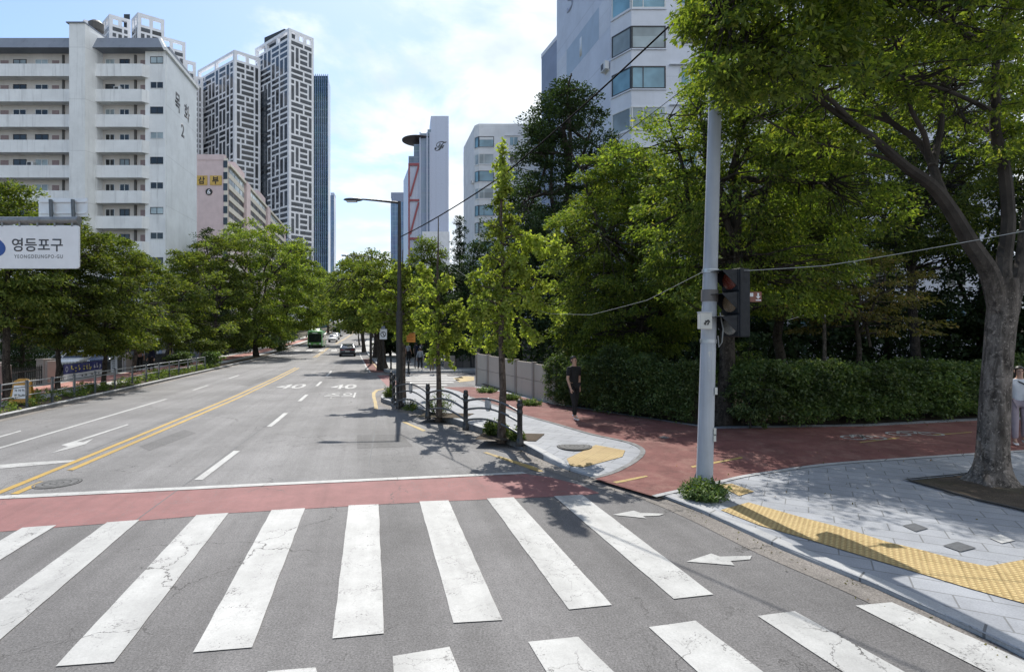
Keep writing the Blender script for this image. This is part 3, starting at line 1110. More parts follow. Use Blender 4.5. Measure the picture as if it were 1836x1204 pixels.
# smoother, lighter asphalt beyond the crossing and a few trench patches
rsf = [gp(-420, 909), gp(0, 891), gp(500, 867.5), gp(930, 847.5)] + [(x - 0.36, y) for x, y in KR if 10.6 < y < 22.5] + [(-5.6, 24), (-6.8, 30), (-8.4, 36), (-15.2, 60)] + [(lerp_table(KERB_L, y) + 0.32, y) for y in (60, 54, 48, 42, 36, 30, 24, 18, 12, 8)]
sheet('road_resurfacing', rsf, M['asphalt_side'], 0.002)
for px in ([(250, 800), (330, 770), (352, 776), (268, 808)], [(640, 780), (720, 778), (740, 800), (640, 804)], [(430, 690), (470, 676), (482, 678), (446, 692)]):
    sheet('road_patch', [gp(x, y) for x, y in px], M['asphalt_patch'], 0.005)
# red crossing band and the white line along it
a0 = gp(-120, 898.5)
band = [gp(-420, 911), gp(0, 893), gp(500, 869.5), gp(940, 849), gp(985, 855), gp(1040, 869), gp(1075, 884), gp(1040, 888.5), gp(920, 893), gp(800, 898), gp(680, 904), gp(545, 912), gp(405, 920), gp(250, 933.5), gp(0, 953), gp(-420, 990)]
sheet('red_crossing_band', band, M['red_paint'], 0.004)
mark('white_band_line', [(-300, 903), (0, 889), (500, 865.5), (936, 846.5), (946, 849.5), (500, 870), (0, 895), (-300, 909)], M['white_paint'], off=0.012)

stripes = [
    [(-70, 1010), (40, 946), (101, 941.5), (-5, 1007), (-70, 1050)],
    [(192, 936.5), (250, 932), (-10, 1156), (-150, 1185)],
    [(352, 923.5), (410, 919.5), (205, 1187), (100, 1195)],
    [(487, 914.5), (547, 911), (452, 1161), (346, 1170)],
    [(625, 906), (679, 904), (688, 1136), (596, 1145)],
    [(752, 899), (804, 897), (901, 1112), (813, 1117)],
    [(873, 893.5), (921, 891.5), (1097, 1085), (1020, 1093)],
    [(993, 889.5), (1044, 887), (1279, 1066), (1208, 1074)],
    [(480, 1204), (566, 1197), (600, 1330), (440, 1345)],
    [(704, 1177), (806, 1160), (862, 1300), (716, 1330)],
    [(947, 1151), (1037, 1142), (1185, 1290), (1042, 1310)],
    [(1163, 1124.5), (1247, 1113), (1480, 1290), (1365, 1310)],
    [(1358, 1104.5), (1425, 1096), (1740, 1270), (1640, 1290)],
    [(1534, 1086), (1599, 1080), (1950, 1235), (1880, 1262)],
]
for px in stripes:
    mark('crosswalk_stripe', px, M['white_paint'])
mark('cycle_arrow', [(1098, 923), (1136, 915.5), (1149, 919.5), (1192, 921), (1182, 924.5), (1153, 925.5), (1159, 929.5), (1138, 927)], M['white_paint_worn'])
mark('cycle_arrow', [(1231, 1007), (1275, 992.5), (1291, 998), (1348, 996.5), (1345, 1003), (1310, 1006), (1317, 1014), (1283, 1011)], M['white_paint_worn'])
# centre lines
line('centre_line', CENTRE, 8.55, 42.5, 0.125, M['yellow_paint'], -0.145)
line('centre_line', CENTRE, 8.75, 9.5, 0.125, M['yellow_paint'], 0.145)
line('centre_line', CENTRE, 10.3, 42.0, 0.125, M['yellow_paint'], 0.145)
line('centre_line', CENTRE, 62, 100, 0.14, M['yellow_paint'], -0.15)
line('centre_line', CENTRE, 62, 100, 0.14, M['yellow_paint'], 0.15)
line('centre_line', CENTRE, 118, 380, 0.16, M['yellow_paint'], -0.17)
line('centre_line', CENTRE, 118, 380, 0.16, M['yellow_paint'], 0.17)
for y0, y1 in ((9.6, 12.0), (15.2, 17.8), (21.0, 23.3), (27.2, 29.8), (33.6, 38.6), (66, 68.5), (73, 75.5), (80, 82.5), (120, 123), (130, 133), (140, 143)):
    line('lane_dash', LANE_R, y0, y1, 0.14, M['white_paint'])
line('lane_line', LANE_L, 7.0, 21.7, 0.12, M['white_paint'])
for y0, y1 in ((25.2, 27.6), (32, 34.5), (65, 67.5), (72, 74.5)):
    line('lane_dash', LANE_L, y0, y1, 0.13, M['white_paint'])
mark('lane_dash', [(-20, 787.5), (37, 771.5), (38, 773), (-20, 790)], M['white_paint'])
mark('stop_line', [(-120, 838), (0, 833), (80, 827), (137, 824.5), (125, 828.5), (78, 833), (0, 840), (-120, 846)], M['white_paint_worn'])
ar = [(915, 403), (928, 407), (555, 530), (600, 533), (670, 507), (620, 545), (530, 572), (365, 612), (490, 565), (440, 553), (520, 530)]
mark('turn_arrow', [(x / 4.014, 660 + y / 4.014) for x, y in ar], M['white_paint'])
# yellow kerb lines on the right
mark('kerb_line', [(721, 756.5), (727, 756), (764, 771.5), (758, 773)], M['yellow_worn'])
mark('kerb_line', [(866, 811), (873, 810.5), (962, 838), (974, 845), (964, 845.5), (920, 830)], M['yellow_worn'])
mark('kerb_line', [(671, 733), (670, 722), (667, 711), (667, 704), (673, 699), (688, 696.5), (689, 698), (678, 700), (673, 705), (673, 711), (676, 722), (678, 733)], M['yellow_worn'])
strip_along('red_bus_bay', edge(KERB_R_FAR, 37.5, 58, 4), -0.85, M['red_path'], 0.004)
strip_along('bay_line', [(x - 0.87, y) for x, y in edge(KERB_R_FAR, 37, 75, 4)], -0.12, M['white_paint'], 0.008)
strip_along('bay_line', [(x - 0.1, y) for x, y in edge(KERB_R_FAR, 39, 60, 4)], -0.10, M['yellow_worn'], 0.009)
# side street zebra and its red cycle crossing
mark('red_side_crossing', [(676, 672.5), (697, 672.5), (712, 684), (722, 692), (694, 692)], M['red_paint'], off=0.004)
for i, (y, xl, xr) in enumerate(((690.5, 742, 800), (685.5, 735, 812), (681, 728, 822), (677, 722, 828), (673.4, 716, 800))):
    mark('zebra_stripe', [(xl, y - 1.1), (xr, y - 1.5), (xr + 3, y + 0.7), (xl, y + 1.1)], M['white_paint_worn'])
mark('yellow_hatching', [(812, 678), (832, 674), (850, 675), (850, 682), (824, 685)], M['yellow_worn'])
# far crossing
for i in range(9):
    y0 = 84.0
    X = lerp_table(CENTRE, 86) - 6 + i * 1.9
    sheet('far_zebra_stripe', [(X, y0), (X + 0.95, y0), (X + 0.95 - 1.5, y0 + 5), (X - 1.5, y0 + 5)], M['white_paint'], 0.008)
for sx, y0, y1 in ((-0.12, 4.5, 34), (2.9, 10.6, 21), (-3.2, 12, 40)):
    line('road_seam', LANE_R, y0, y1, 0.018, M['paver_dark'], sx, 0.006)
RD = Vector((-0.243, 1, 0)).normalized()
RX = Vector((RD.y, -RD.x, 0))


def road_text(s, px, py, w, h):
    X, Y = gp(px, py)
    me_o = lettering(s, (X, Y, 0.010), RX, RD, w, h, M['white_paint'], None, 'road_lettering')
    me_o['kind'] = 'structure'


road_text('40', 523, 692.5, 1.25, 2.3)
road_text('40', 617, 693, 1.15, 2.3)
road_text('주의', 610, 708.7, 1.22, 1.9)
for (x, y) in ((582, 634.2), (597, 627)):
    X, Y = gp(x, y)
    Y2 = Y
    mbx = MB()
    ring = []
    for sgn in (1.0, 0.62):
        ring += [(X - 0.62 * sgn, Y, 0), (X - 0.243 * 0 + 0.6 * sgn * -0.3, Y - 2.2 * sgn, 0), (X + 0.62 * sgn, Y, 0), (X - 0.6 * sgn * 0.3, Y + 2.2 * sgn, 0)]
    mbx.add([(p[0], p[1], prof(p[1]) + 0.01) for p in ring], [(k, (k + 1) % 4, 4 + (k + 1) % 4, 4 + k) for k in range(4)])
    mbx.build('diamond_marking', M['white_paint'])['kind'] = 'structure'
# yellow dashes and worn symbols on the cycle path
for px in ([(1098, 860), (1158, 848.5), (1162, 850.5), (1106, 862.5)], [(1238, 834), (1330, 820.5), (1332, 822.5), (1242, 836)], [(1540, 799), (1612, 790.5), (1613, 792), (1543, 800.6)], [(1672, 785.5), (1742, 780), (1743, 781.3), (1675, 787)]):
    poly = [gp(x, y, 0.09) for x, y in px]
    sheet('path_dash', poly, M['yellow_worn'], lambda X, Y: walk_h(X, Y) + 0.010, step=2)
for cx, cy, w in ((1548, 788, 0.9), (1640, 781, 1.5)):
    X, Y = gp(cx, cy, 0.13)
    mbx = MB()
    for k in (-1, 1):
        ang = [i / 20 * 2 * math.pi for i in range(20)]
        r0, r1 = 0.20, 0.26
        vs = [(X + k * w * 0.26 + r1 * math.cos(a), Y + r1 * 1.0 * math.sin(a), 0.182) for a in ang] + [(X + k * w * 0.26 + r0 * math.cos(a), Y + r0 * math.sin(a), 0.182) for a in ang]
        mbx.add(vs, [(i, (i + 1) % 20, 20 + (i + 1) % 20, 20 + i) for i in range(20)])
    for (x0, y0, x1, y1) in ((-0.26, 0, -0.1, 0.35), (-0.1, 0.35, 0.16, 0.35), (0.16, 0.35, 0.26, 0), (-0.1, 0.35, 0.02, 0.0), (0.02, 0, 0.16, 0.35)):
        p, q = Vector((x0 * w, y0)), Vector((x1 * w, y1))
        d = (q - p).normalized()
        n = Vector((-d.y, d.x)) * 0.03
        mbx.add([(X + v.x, Y + v.y, 0.182) for v in (p - n, q - n, q + n, p + n)], [(0, 1, 2, 3)])
    mbx.build('cycle_symbol', M['white_paint_worn'])['kind'] = 'structure'

# tactile paving
def pave(name, px, mat, off=0.009, z=0.06):
    poly = [gp(x, y, z) for x, y in px]
    return sheet(name, poly, mat, lambda X, Y: walk_h(X, Y) + off, step=1.0)


pave('tactile_paving', [(1016, 826), (1068, 806), (1121, 814), (1116, 823), (1046, 838), (1022, 836)], M['tactile'])
pave('tactile_paving', [(1287, 867.5), (1312, 866), (1352, 880), (1325, 888)], M['tactile'])
pave('tactile_paving', [(1292, 913), (1342, 899.5), (1440, 927), (1525, 949), (1590, 970), (1657, 986), (1726, 1005), (1770, 1014), (1836, 1002), (1960, 1000), (1960, 1110), (1836, 1080), (1737, 1053), (1645, 1025), (1588, 1008), (1440, 963), (1360, 940)], M['tactile'])
for px in ([(1618, 941), (1640, 937), (1664, 946), (1642, 952)], [(1690, 977), (1717, 970), (1750, 981), (1722, 988)], [(1690, 881), (1712, 878), (1730, 884), (1708, 888)], [(1180, 792), (1190, 790.5), (1202, 793.5), (1192, 795.5)]):
    pave('dark_paver', px, M['paver_dark'], 0.010)
pave('pale_paver', [(1773, 963), (1794, 957), (1820, 968), (1796, 973)], M['paver_pale'], 0.010)
# narrow grey kerb strip edging the red path
edge_px = [(845, 715), (905, 735), (940, 748), (1000, 765), (1060, 783), (1118, 796), (1150, 806), (1157, 815), (1141, 828), (1100, 845), (1066, 854)]
strip_along('path_edging', smooth_pts([gp(x, y, 0.09) for x, y in edge_px], 4), 0.10, M['kerb_dark'], lambda X, Y: walk_h(X, Y) + 0.011)
edge_px = [(1168, 884), (1208, 875), (1275, 861), (1350, 845), (1480, 830), (1620, 822), (1750, 815), (1836, 811)]
strip_along('path_edging', smooth_pts([gp(x, y, 0.09) for x, y in edge_px], 4), 0.10, M['kerb'], lambda X, Y: walk_h(X, Y) + 0.011)


# manholes and pits
def manhole(label, X, Y, r, h, cat='manhole cover'):
    t = thing('manhole_cover', label, cat, (X, Y, h))
    mb = MB()
    n = 40
    for r0, r1, z in ((r, r * 0.9, 0.006), (r * 0.86, r * 0.60, 0.008), (r * 0.56, r * 0.3, 0.008), (r * 0.26, r * 0.05, 0.008)):
        vs = [(a * math.cos(2 * math.pi * k / n), a * math.sin(2 * math.pi * k / n), z) for a in (r0, r1) for k in range(n)]
        mb.add(vs, [(k, (k + 1) % n, n + (k + 1) % n, n + k) for k in range(n)])
    mb.build('ring_pattern', M['iron_worn'], t)
    d = MB().lathe((0, 0, 0), [(r * 1.04, -0.01), (r * 1.04, 0.003), (r * 0.01, 0.004)], 40)
    d.build('lid', M['iron'], t)


X, Y = gp(1030, 802, 0.13)
manhole('round iron manhole cover in the grey paving beside the fence end', X, Y, 0.36, walk_h(X, Y) + 0.003)
X, Y = gp(102, 866.5)
manhole('round iron manhole cover beside the double yellow centre line', X, Y, 0.33, 0.004)

# tree pit of the big tree on the right
TP = (7.98, 9.26)
pit = [(1630, 861), (1745, 850), (1880, 880), (1880, 925), (1806, 907), (1760, 897)]
sheet('tree_pit_soil', [gp(x, y, 0.06) for x, y in pit], M['soil'], lambda X, Y: walk_h(X, Y) + 0.012, step=1)
strip_along('tree_pit_edge', [gp(x, y, 0.06) for x, y in ((1745, 850), (1630, 861), (1760, 897), (1806, 907), (1880, 925))], 0.07, M['iron'], lambda X, Y: walk_h(X, Y) + 0.03)
for (x, y) in ((900, 786), (787, 747)):
    X, Y = gp(x, y, 0.13)
    sheet('tree_pit_soil', [(X - 0.6, Y - 0.35), (X + 0.75, Y - 0.55), (X + 1.0, Y + 0.35), (X - 0.45, Y + 0.55)], M['soil'], 0.182, step=2)


# ---------------------------------------------------------------- buildings
def V2(x, y):
    return Vector((x, y, 0))


def window(root, O, U, u0, u1, z0, z1, glass, frame, fw=0.06, n0=0.0, n1=0.05, mull=1, rail=None, name='window'):
    """framed window on a facade: frame mesh with its pane as sub-part"""
    mb = MB()
    mb.fbox(O, U, u0, u1, n0, n1, z0, z0 + fw)
    mb.fbox(O, U, u0, u1, n0, n1, z1 - fw, z1)
    for k in range(mull + 1):
        a = u0 + (u1 - u0 - fw) * k / max(mull, 1)
        mb.fbox(O, U, a, a + fw, n0, n1 - 0.003, z0 + fw, z1 - fw)
    if rail:
        mb.fbox(O, U, u0 + fw, u1 - fw, n0, n1 - 0.006, z0 + (z1 - z0) * rail, z0 + (z1 - z0) * rail + fw * 0.7)
    w = mb.build(name, frame, root)
    MB().fbox(O, U, u0 + fw * 0.5, u1 - fw * 0.5, n0 - 0.01, n0 + (n1 - n0) * 0.4, z0 + fw * 0.5, z1 - fw * 0.5).build('pane', glass, w)
    return w


rnd = random.Random(5)


def build_mokhwa():
    Yf = 62.0
    X = lambda px: (px - 918) * Yf / 1000
    Z = lambda y: 2.5 + (600 - y) * Yf / 1000
    t = thing('apartment_block', 'pale blue grey apartment block with open corridors and a stair shaft', 'building', (X(150), 66, 0))
    t.location = (0, 0, 0)
    U = Vector((1, 0, 0))
    O = V2(0, Yf)
    wallY = 1.05                                    # corridor depth
    xl, xr = -92.0, X(293)                          # facade ends
    top = Z(88)
    S0 = V2(X(293), Yf + 0.5)
    Su = Vector((-0.196, 1, 0)).normalized()
    dep = 9.3
    S1 = S0 + Su * dep
    # main body behind the corridors
    body = MB()
    body.prism([(xl, Yf + wallY, -1.2), (X(262), Yf + wallY, -1.2), (X(262) - 1.5, Yf + 9, -1.2), (xl, Yf + 9, -1.2)], (0, 0, top + 1.2))
    body.build('corridor_wall', M['slab_wall'], t)
    # flush block at the right end with the end wall
    body = MB()
    body.prism([(X(255), Yf + 0.5, -1.2), (S0.x - 0.02, S0.y, -1.2), (S1.x - 0.02, S1.y, -1.2), (X(255) - 2, S1.y, -1.2)], (0, 0, top + 1.2))
    body.build('end_bay', M['slab_white'], t)
    MB().fbox(S0, Su, 0.02, dep, 0.0, 0.06, -1.2, top).build('end_wall', M['slab_side'], t)
    # vertical rib at the corner
    MB().fbox(O, U, X(293) - 0.28, X(293) + 0.0, -0.5, -0.42, -1.2, top).build('corner_rib', M['slab_white'], t)
    # corridor parapets and slabs
    spans = [(xl, X(139)), (X(171), X(254.5))]
    n = 12
    for i in range(n):
        zp = Z(114.3 + 45.45 * i)
        for j, (a, b) in enumerate(spans):
            p = MB()
            p.fbox(O, U, a, b, -0.12, 0.0, zp - 1.38, zp)
            if j == 1:                                # the chamfered return at the right end
                e0 = V2(b, Yf)
                e1 = V2(X(262.5), Yf + 0.5)
                ue = (e1 - e0).normalized()
                p.fbox(e0, ue, 0.0, (e1 - e0).length, -0.12, 0.0, zp - 1.38, zp)
                p.prism([(b, Yf + 0.1, zp - 1.37), (X(262.5), Yf + 0.5, zp - 1.37), (b, Yf + 0.5, zp - 1.37)], (0, 0, 0.2))
            p.fbox(O, U, a, b, -wallY, -0.12, zp - 1.375, zp - 1.15)
            p.build('corridor_parapet', M['slab_white'], t)
    # cross walls and brackets under the roof
    for i in range(n):
        zp = Z(114.3 + 45.45 * i)
        za, zb = zp - 1.15, zp + 1.44
        b = wallY
        # right corridor
        for (x0, x1, g, rr) in ((177, 194, 'pane', 2), (203, 221, 'pane', 2)):
            gl = M[rnd.choice(['pane', 'pane', 'pane_pale'])]
            window(t, V2(0, Yf + wallY), U, X(x0), X(x1), zp - 0.1, zp + 1.0, gl, M['frame_white'] if rnd.random() < 0.6 else M['frame_dark'], 0.06, 0.0, 0.06, rr, None)
        MB().fbox(V2(0, Yf + wallY), U, X(230.5), X(234), 0.0, 0.16, za, zb).build('drain_pipe', M['pipe_dark'], t)
        MB().fbox(V2(0, Yf + wallY), U, X(241), X(254), 0.0, 0.05, za, zp + 0.9).build('door', M['door_pink'], t)
        # left corridor
        for (x0, x1) in ((9, 33), (49, 73), (112, 133)):
            gl = M[rnd.choice(['pane', 'pane', 'pane_pale'])]
            window(t, V2(0, Yf + wallY), U, X(x0), X(x1), zp - 0.1, zp + 0.98, gl, M['frame_white'] if rnd.random() < 0.6 else M['frame_dark'], 0.06, 0.0, 0.06, 2, None)
        MB().fbox(V2(0, Yf + wallY), U, X(80), X(92), 0.0, 0.05, za, zp + 0.86).build('door', M['door_pink'], t)
        MB().fbox(V2(0, Yf + wallY), U, X(99.5), X(102.5), 0.0, 0.16, za, zb).build('drain_pipe', M['pipe_dark'], t)
        MB().fbox(V2(0, Yf + wallY), U, X(-14), X(0), 0.0, 0.05, za, zp + 0.86).build('door', M['door_pink'], t)
        if i in (1, 4, 6, 9):
            a_ = MB().fbox(V2(0, Yf + wallY), U, X(196 if i % 2 else 38), X(196 if i % 2 else 38) + 0.75, 0.05, 0.38, zp + 0.05, zp + 0.6).build('air_conditioner', M['frame_white'], t)
            MB().fbox(V2(0, Yf + wallY), U, X(196 if i % 2 else 38) + 0.08, X(196 if i % 2 else 38) + 0.5, 0.381, 0.39, zp + 0.1, zp + 0.55).build('fan_grille', M['frame_dark'], a_)
        # small windows of the flush bay
        z0 = Z(110 + 45.3 * i) - 0.02
        window(t, V2(0, Yf + 0.5), U, X(264.5), X(288.5), z0, z0 + 0.78, M['pane' if i % 3 else 'pane_pale'], M['frame_white'] if i % 2 else M['frame_dark'], 0.06, 0.0, 0.05, 2)
    # stair shaft
    sh = MB()
    sh.fbox(O, U, X(138), X(166), -wallY - 1, 1.1, -1.2, Z(52))
    sh.prism([(X(166), Yf - 1.1, -1.2), (X(172), Yf + 0.2, -1.2), (X(172), Yf + 2, -1.2), (X(166), Yf + 2, -1.2)], (0, 0, Z(62) + 1.2))
    sh.build('stair_shaft', M['slab_shaft'], t)
    MB().fbox(O, U, X(134), X(167), -wallY - 1, 1.25, Z(52) + 0.001, Z(50)).build('shaft_cap', M['roof_grey'], t)
    MB().lathe((X(158), Yf + 1.2, Z(50)), [(0.5, 0), (0.75, 0.3), (0.75, 1.1), (0.4, 1.4), (0.05, 1.45)], 14).build('roof_vent', M['pipe_dark'], t)
    # roof band: a leaning apron above the top corridor, returning along the end wall
    za, zt = Z(88), Z(66.5)
    for a, b in ((xl, X(137)), (X(167), X(289))):
        rf = MB()
        q = -0.45 if b > X(250) else 0
        rf.add([(a, Yf - 0.35, za), (b + 0.28, Yf - 0.35, za), (b + q, Yf + 0.2, zt), (a, Yf + 0.2, zt), (a, Yf + 1.6, za), (b + 0.2, Yf + 1.6, za), (b + q, Yf + 1.6, zt), (a, Yf + 1.6, zt)],
               [(0, 1, 2, 3), (3, 2, 6, 7), (0, 4, 5, 1), (1, 5, 6, 2), (4, 0, 3, 7)])
        rf.build('roof_band', M['roof_grey'], t)
    MB().prism([(xl, Yf + 1.6, za - 0.02), (S0.x - 0.3, Yf + 1.6, za - 0.02), (S1.x - 0.3, S1.y, za - 0.02), (xl, S1.y, za - 0.02)], (0, 0, 1.1)).build('roof', M['roof_grey'], t)
    tr = MB()
    p0, p1, p2 = Vector((X(284), Yf + 0.4, zt)), Vector((X(291), Yf - 0.1, za + 0.1)), S1 + Vector((0.12, 0.1, za - 0.1))
    tr.fbox(S0 + Su * -0.8, Su, 0.0, dep + 0.9, 0.05, 0.32, za - 0.25, za + 0.12)
    tr.prism([Vector((S0.x + 0.1, S0.y - 0.8, za)), Vector((S0.x + 0.38, S0.y - 0.8, za)), Vector((X(284) + 0.1, Yf + 0.2, zt)), Vector((X(283) - 0.1, Yf + 0.2, zt))], (0, 0.3, 0.1))
    tr.build('roof_edge', M['slab_white'], t)
    N = Su.cross(UP)
    for s, u, z, w, h in (('목', 3.05, 29.75, 1.5, 2.15), ('화', 5.95, 29.6, 1.75, 2.1), ('2', 4.6, 27.0, 0.95, 1.6)):
        lettering(s, S0 + Su * u + N * 0.075 + UP * z, Su, UP, w, h, M['ink'], t, bold=0.02, fat=0.03)


build_mokhwa()


def build_samboo():
    Y0 = 130.0
    X = lambda px: (px - 918) * Y0 / 1000
    Z = lambda y: 2.5 + (600 - y) * Y0 / 1000
    t = thing('pink_apartment_slab', 'pale pink apartment slab with two yellow lettered panels on its end', 'building')
    A, B = V2(-84, Y0), V2(X(402), Y0)
    Us = Vector((-0.238, 1, 0)).normalized()
    Lf = 88.0
    top = Z(284)
    C_, D = B + Us * Lf, A + Us * Lf
    MB().prism([(A.x, A.y, -2), (B.x, B.y, -2), (C_.x, C_.y, -2), (D.x, D.y, -2)], (0, 0, top + 2)).build('body', M['pink_wall'], t)
    ex = Vector((1, 0, 0))
    MB().fbox(V2(0, Y0), ex, X(330), X(402) + 0.01, -1.0, 0.12, top - 0.4, Z(277)).build('roof_parapet', M['pink_wall'], t)
    for i in range(12):
        z = Z(289 + 20.3 * i)
        # narrow corner windows of the end wall on a cream strip
        window(t, B, Us, 0.5, 3.0, z - 2.0, z - 0.35, M['pane_shade'], M['frame_white'], 0.08, 0.02, 0.10, 1)
    MB().fbox(V2(0, Y0), ex, X(402) + 0.0, X(402) + 0.9, 0.02, 0.10, -2, top).build('corner_strip', M['cream_wall'], t)
    for i in range(9):
        z = Z(289 + 20.4 * i)
        MB().fbox(V2(0, Y0), ex, X(402) - 0.15, X(402) + 0.80, 0.1, 0.16, z - 1.55, z + 0.1).build('window', M['pane'], t)
    # long facade: cream balcony bands with dark openings, split by pink stair columns
    cols = [(3.6, 19.0), (24.0, 48.0), (53.0, 84.0)]
    for i in range(14):
        zb = top - 0.9 - 2.66 * i
        for j, (a, b) in enumerate(cols):
            MB().fbox(B, Us, a, b, 0.02, 0.22, zb - 2.6, zb - 1.35).build('balcony', M['cream_wall'], t)
            nb = 3 if j == 0 else 5
            for k in range(nb):
                u0 = a + (b - a) * k / nb + 0.25
                u1 = a + (b - a) * (k + 1) / nb - 0.25
                lit = i < 2 and (j, k) != (2, 4)
                g = M['pane_pale'] if (i == 0 or (i == 1 and j == 0)) else M['pane_shade']
                if len([1]) and i < 7:
                    MB().fbox(B, Us, u0, u1, 0.02, 0.06 if not lit else 0.2, zb - 1.345, zb - 0.05).build('window', g, t)
    MB().fbox(B, Us, 3.4, 85, 0.02, 0.66, top - 0.85, top - 0.2).build('eaves', M['cream_wall'], t)
    for a, b in ((19.2, 23.8), (48.2, 52.8)):
        MB().fbox(B, Us, a, b, 0.02, 0.75, -2, top - 0.1).build('stair_column', M['pink_wall'], t)
        MB().fbox(B, Us, a - 5, b + 1, -8, -1.0, top - 0.5, top + 3.4).build('lift_house', M['pink_wall'], t)
    for i, (s, x0, x1) in enumerate((('삼', 353, 372), ('부', 377, 398))):
        MB().fbox(V2(0, Y0), ex, X(x0), X(x1), 0.05, 0.16, Z(332), Z(315)).build('name_panel', plain('ochre_panel', (0.50, 0.34, 0.09), 0.7), t)
        lettering(s, Vector((X((x0 + x1) / 2 - 0.5), Y0 - 0.17, Z(323.5))), ex, UP, 1.5, 1.75, M['black_ink'], t, bold=0.02, fat=0.035)
    d = MB().lathe((X(375), Y0 - 0.06, Z(344)), [(0.78, -0.08), (0.78, 0.08), (0.02, 0.09)], 28, axis='y')
    d.build('number_disc', M['black_ink'], t)
    lettering('6', Vector((X(375), Y0 - 0.17, Z(344))), ex, UP, 0.75, 1.15, M['white_sign'], t, bold=0.02, fat=0.03)


build_samboo()


def facade_tile(cols, rows, rng_):
    """random tiling of a module with upright slits and flat windows: (c0, r0, w, h)"""
    used = [[False] * cols for _ in range(rows)]
    out = []
    for r in range(rows):
        for c in range(cols):
            if used[r][c]:
                continue
            opts = []
            if c + 1 < cols and not used[r][c + 1]:
                opts += [(2, 1)] * 5
            if r + 2 < rows and not used[r + 1][c] and not used[r + 2][c]:
                opts += [(1, 3)] * 4
            if c + 2 < cols and not used[r][c + 1] and not used[r][c + 2]:
                opts += [(3, 1)] * 3
            opts += [(1, 1)] * 2
            w, h = rng_.choice(opts)
            for a in range(h):
                for b in range(w):
                    used[r + a][c + b] = True
            out.append((c, r, w, h))
    return out


def pattern_tower(t, faces, z0, top, crown=5.0, rows=6, pitch=2.25, seed=1, zmin=0.0, n_own=90, rest=None):
    """white framed facades with a repeating brick-like window pattern; crown is the open frame above the roof"""
    rng_ = random.Random(seed)
    quads = []
    for (O, U, L) in faces:
        cols = max(3, int(round(L / (2.15 if L < 14 else 3.3))))
        cw = (L - 1.3) / cols
        tile = facade_tile(cols, rows, rng_)
        z = top - crown - 0.6
        while z > zmin:
            for c, r, w, h in tile:
                gp_ = 0.34 if L < 14 else 0.55
                a0 = 0.65 + c * cw + gp_
                a1 = 0.65 + (c + w) * cw - gp_
                b1 = z - r * pitch - 0.40
                b0 = z - (r + h) * pitch + 0.40
                if b0 > zmin:
                    quads.append((O, U, a0, a1, b0, b1))
            z -= rows * pitch
    quads.sort(key=lambda q: -q[5])
    big = sorted(quads, key=lambda q: -((q[3] - q[2]) * (q[5] - q[4])))[:n_own]
    ids = set(id(q) for q in big)
    for q in big:
        MB().fbox(q[0], q[1], q[2], q[3], 0.0, 0.06, q[4], q[5]).build('window', M['pane_dark'], t)
    mb = MB()
    for q in quads:
        if id(q) not in ids:
            mb.fbox(q[0], q[1], q[2], q[3], 0.0, 0.05, q[4], q[5])
    rest.append(mb)


def crown_frame(t, faces, ztop, h, bays=3, th=1.15):
    """open frame of beams and posts standing above the roof"""
    mb = MB()
    for (O, U, L) in faces:
        mb.fbox(O, U, 0, L, -th, 0.02, ztop - th, ztop)
        for k in range(bays + 1):
            a = (L - th) * k / bays
            mb.fbox(O, U, a, a + th, -th, 0.01, ztop - h, ztop - th)
    mb.build('crown_frame', M['tower_white'], t)


def prism_tower(t, corner, dl, Ll, dr, Lr, zb, top, crown, seed, zmin, own, mat=None, name='wall', rest=None):
    """a tower whose near corner is given; dl/dr are the directions of its receding faces (left / right)"""
    dl = Vector((*dl, 0)).normalized()
    dr = Vector((*dr, 0)).normalized()
    C0 = V2(*corner)
    Lp, Rp = C0 + dl * Ll, C0 + dr * Lr
    back = Lp + dr * Lr
    MB().prism([(p.x, p.y, zb) for p in (Lp, C0, Rp, back)], (0, 0, top - crown - zb)).build(name, M['tower_white'], t)
    ul = -dl
    faces = [(Lp, ul, Ll), (C0, dr, Lr)]
    pattern_tower(t, faces, zb, top, crown, seed=seed, zmin=zmin, n_own=own, rest=rest)
    crown_frame(t, faces, top, crown, bays=max(2, int(Lr // 3.5)))
    return faces


def rest_windows(t, rest):
    allmb = MB()
    for m in rest:
        allmb.add(m.v, m.f)
    if allmb.v:
        o = allmb.build('window_panes', M['pane_dark'], t)
        o['kind'] = 'stuff'


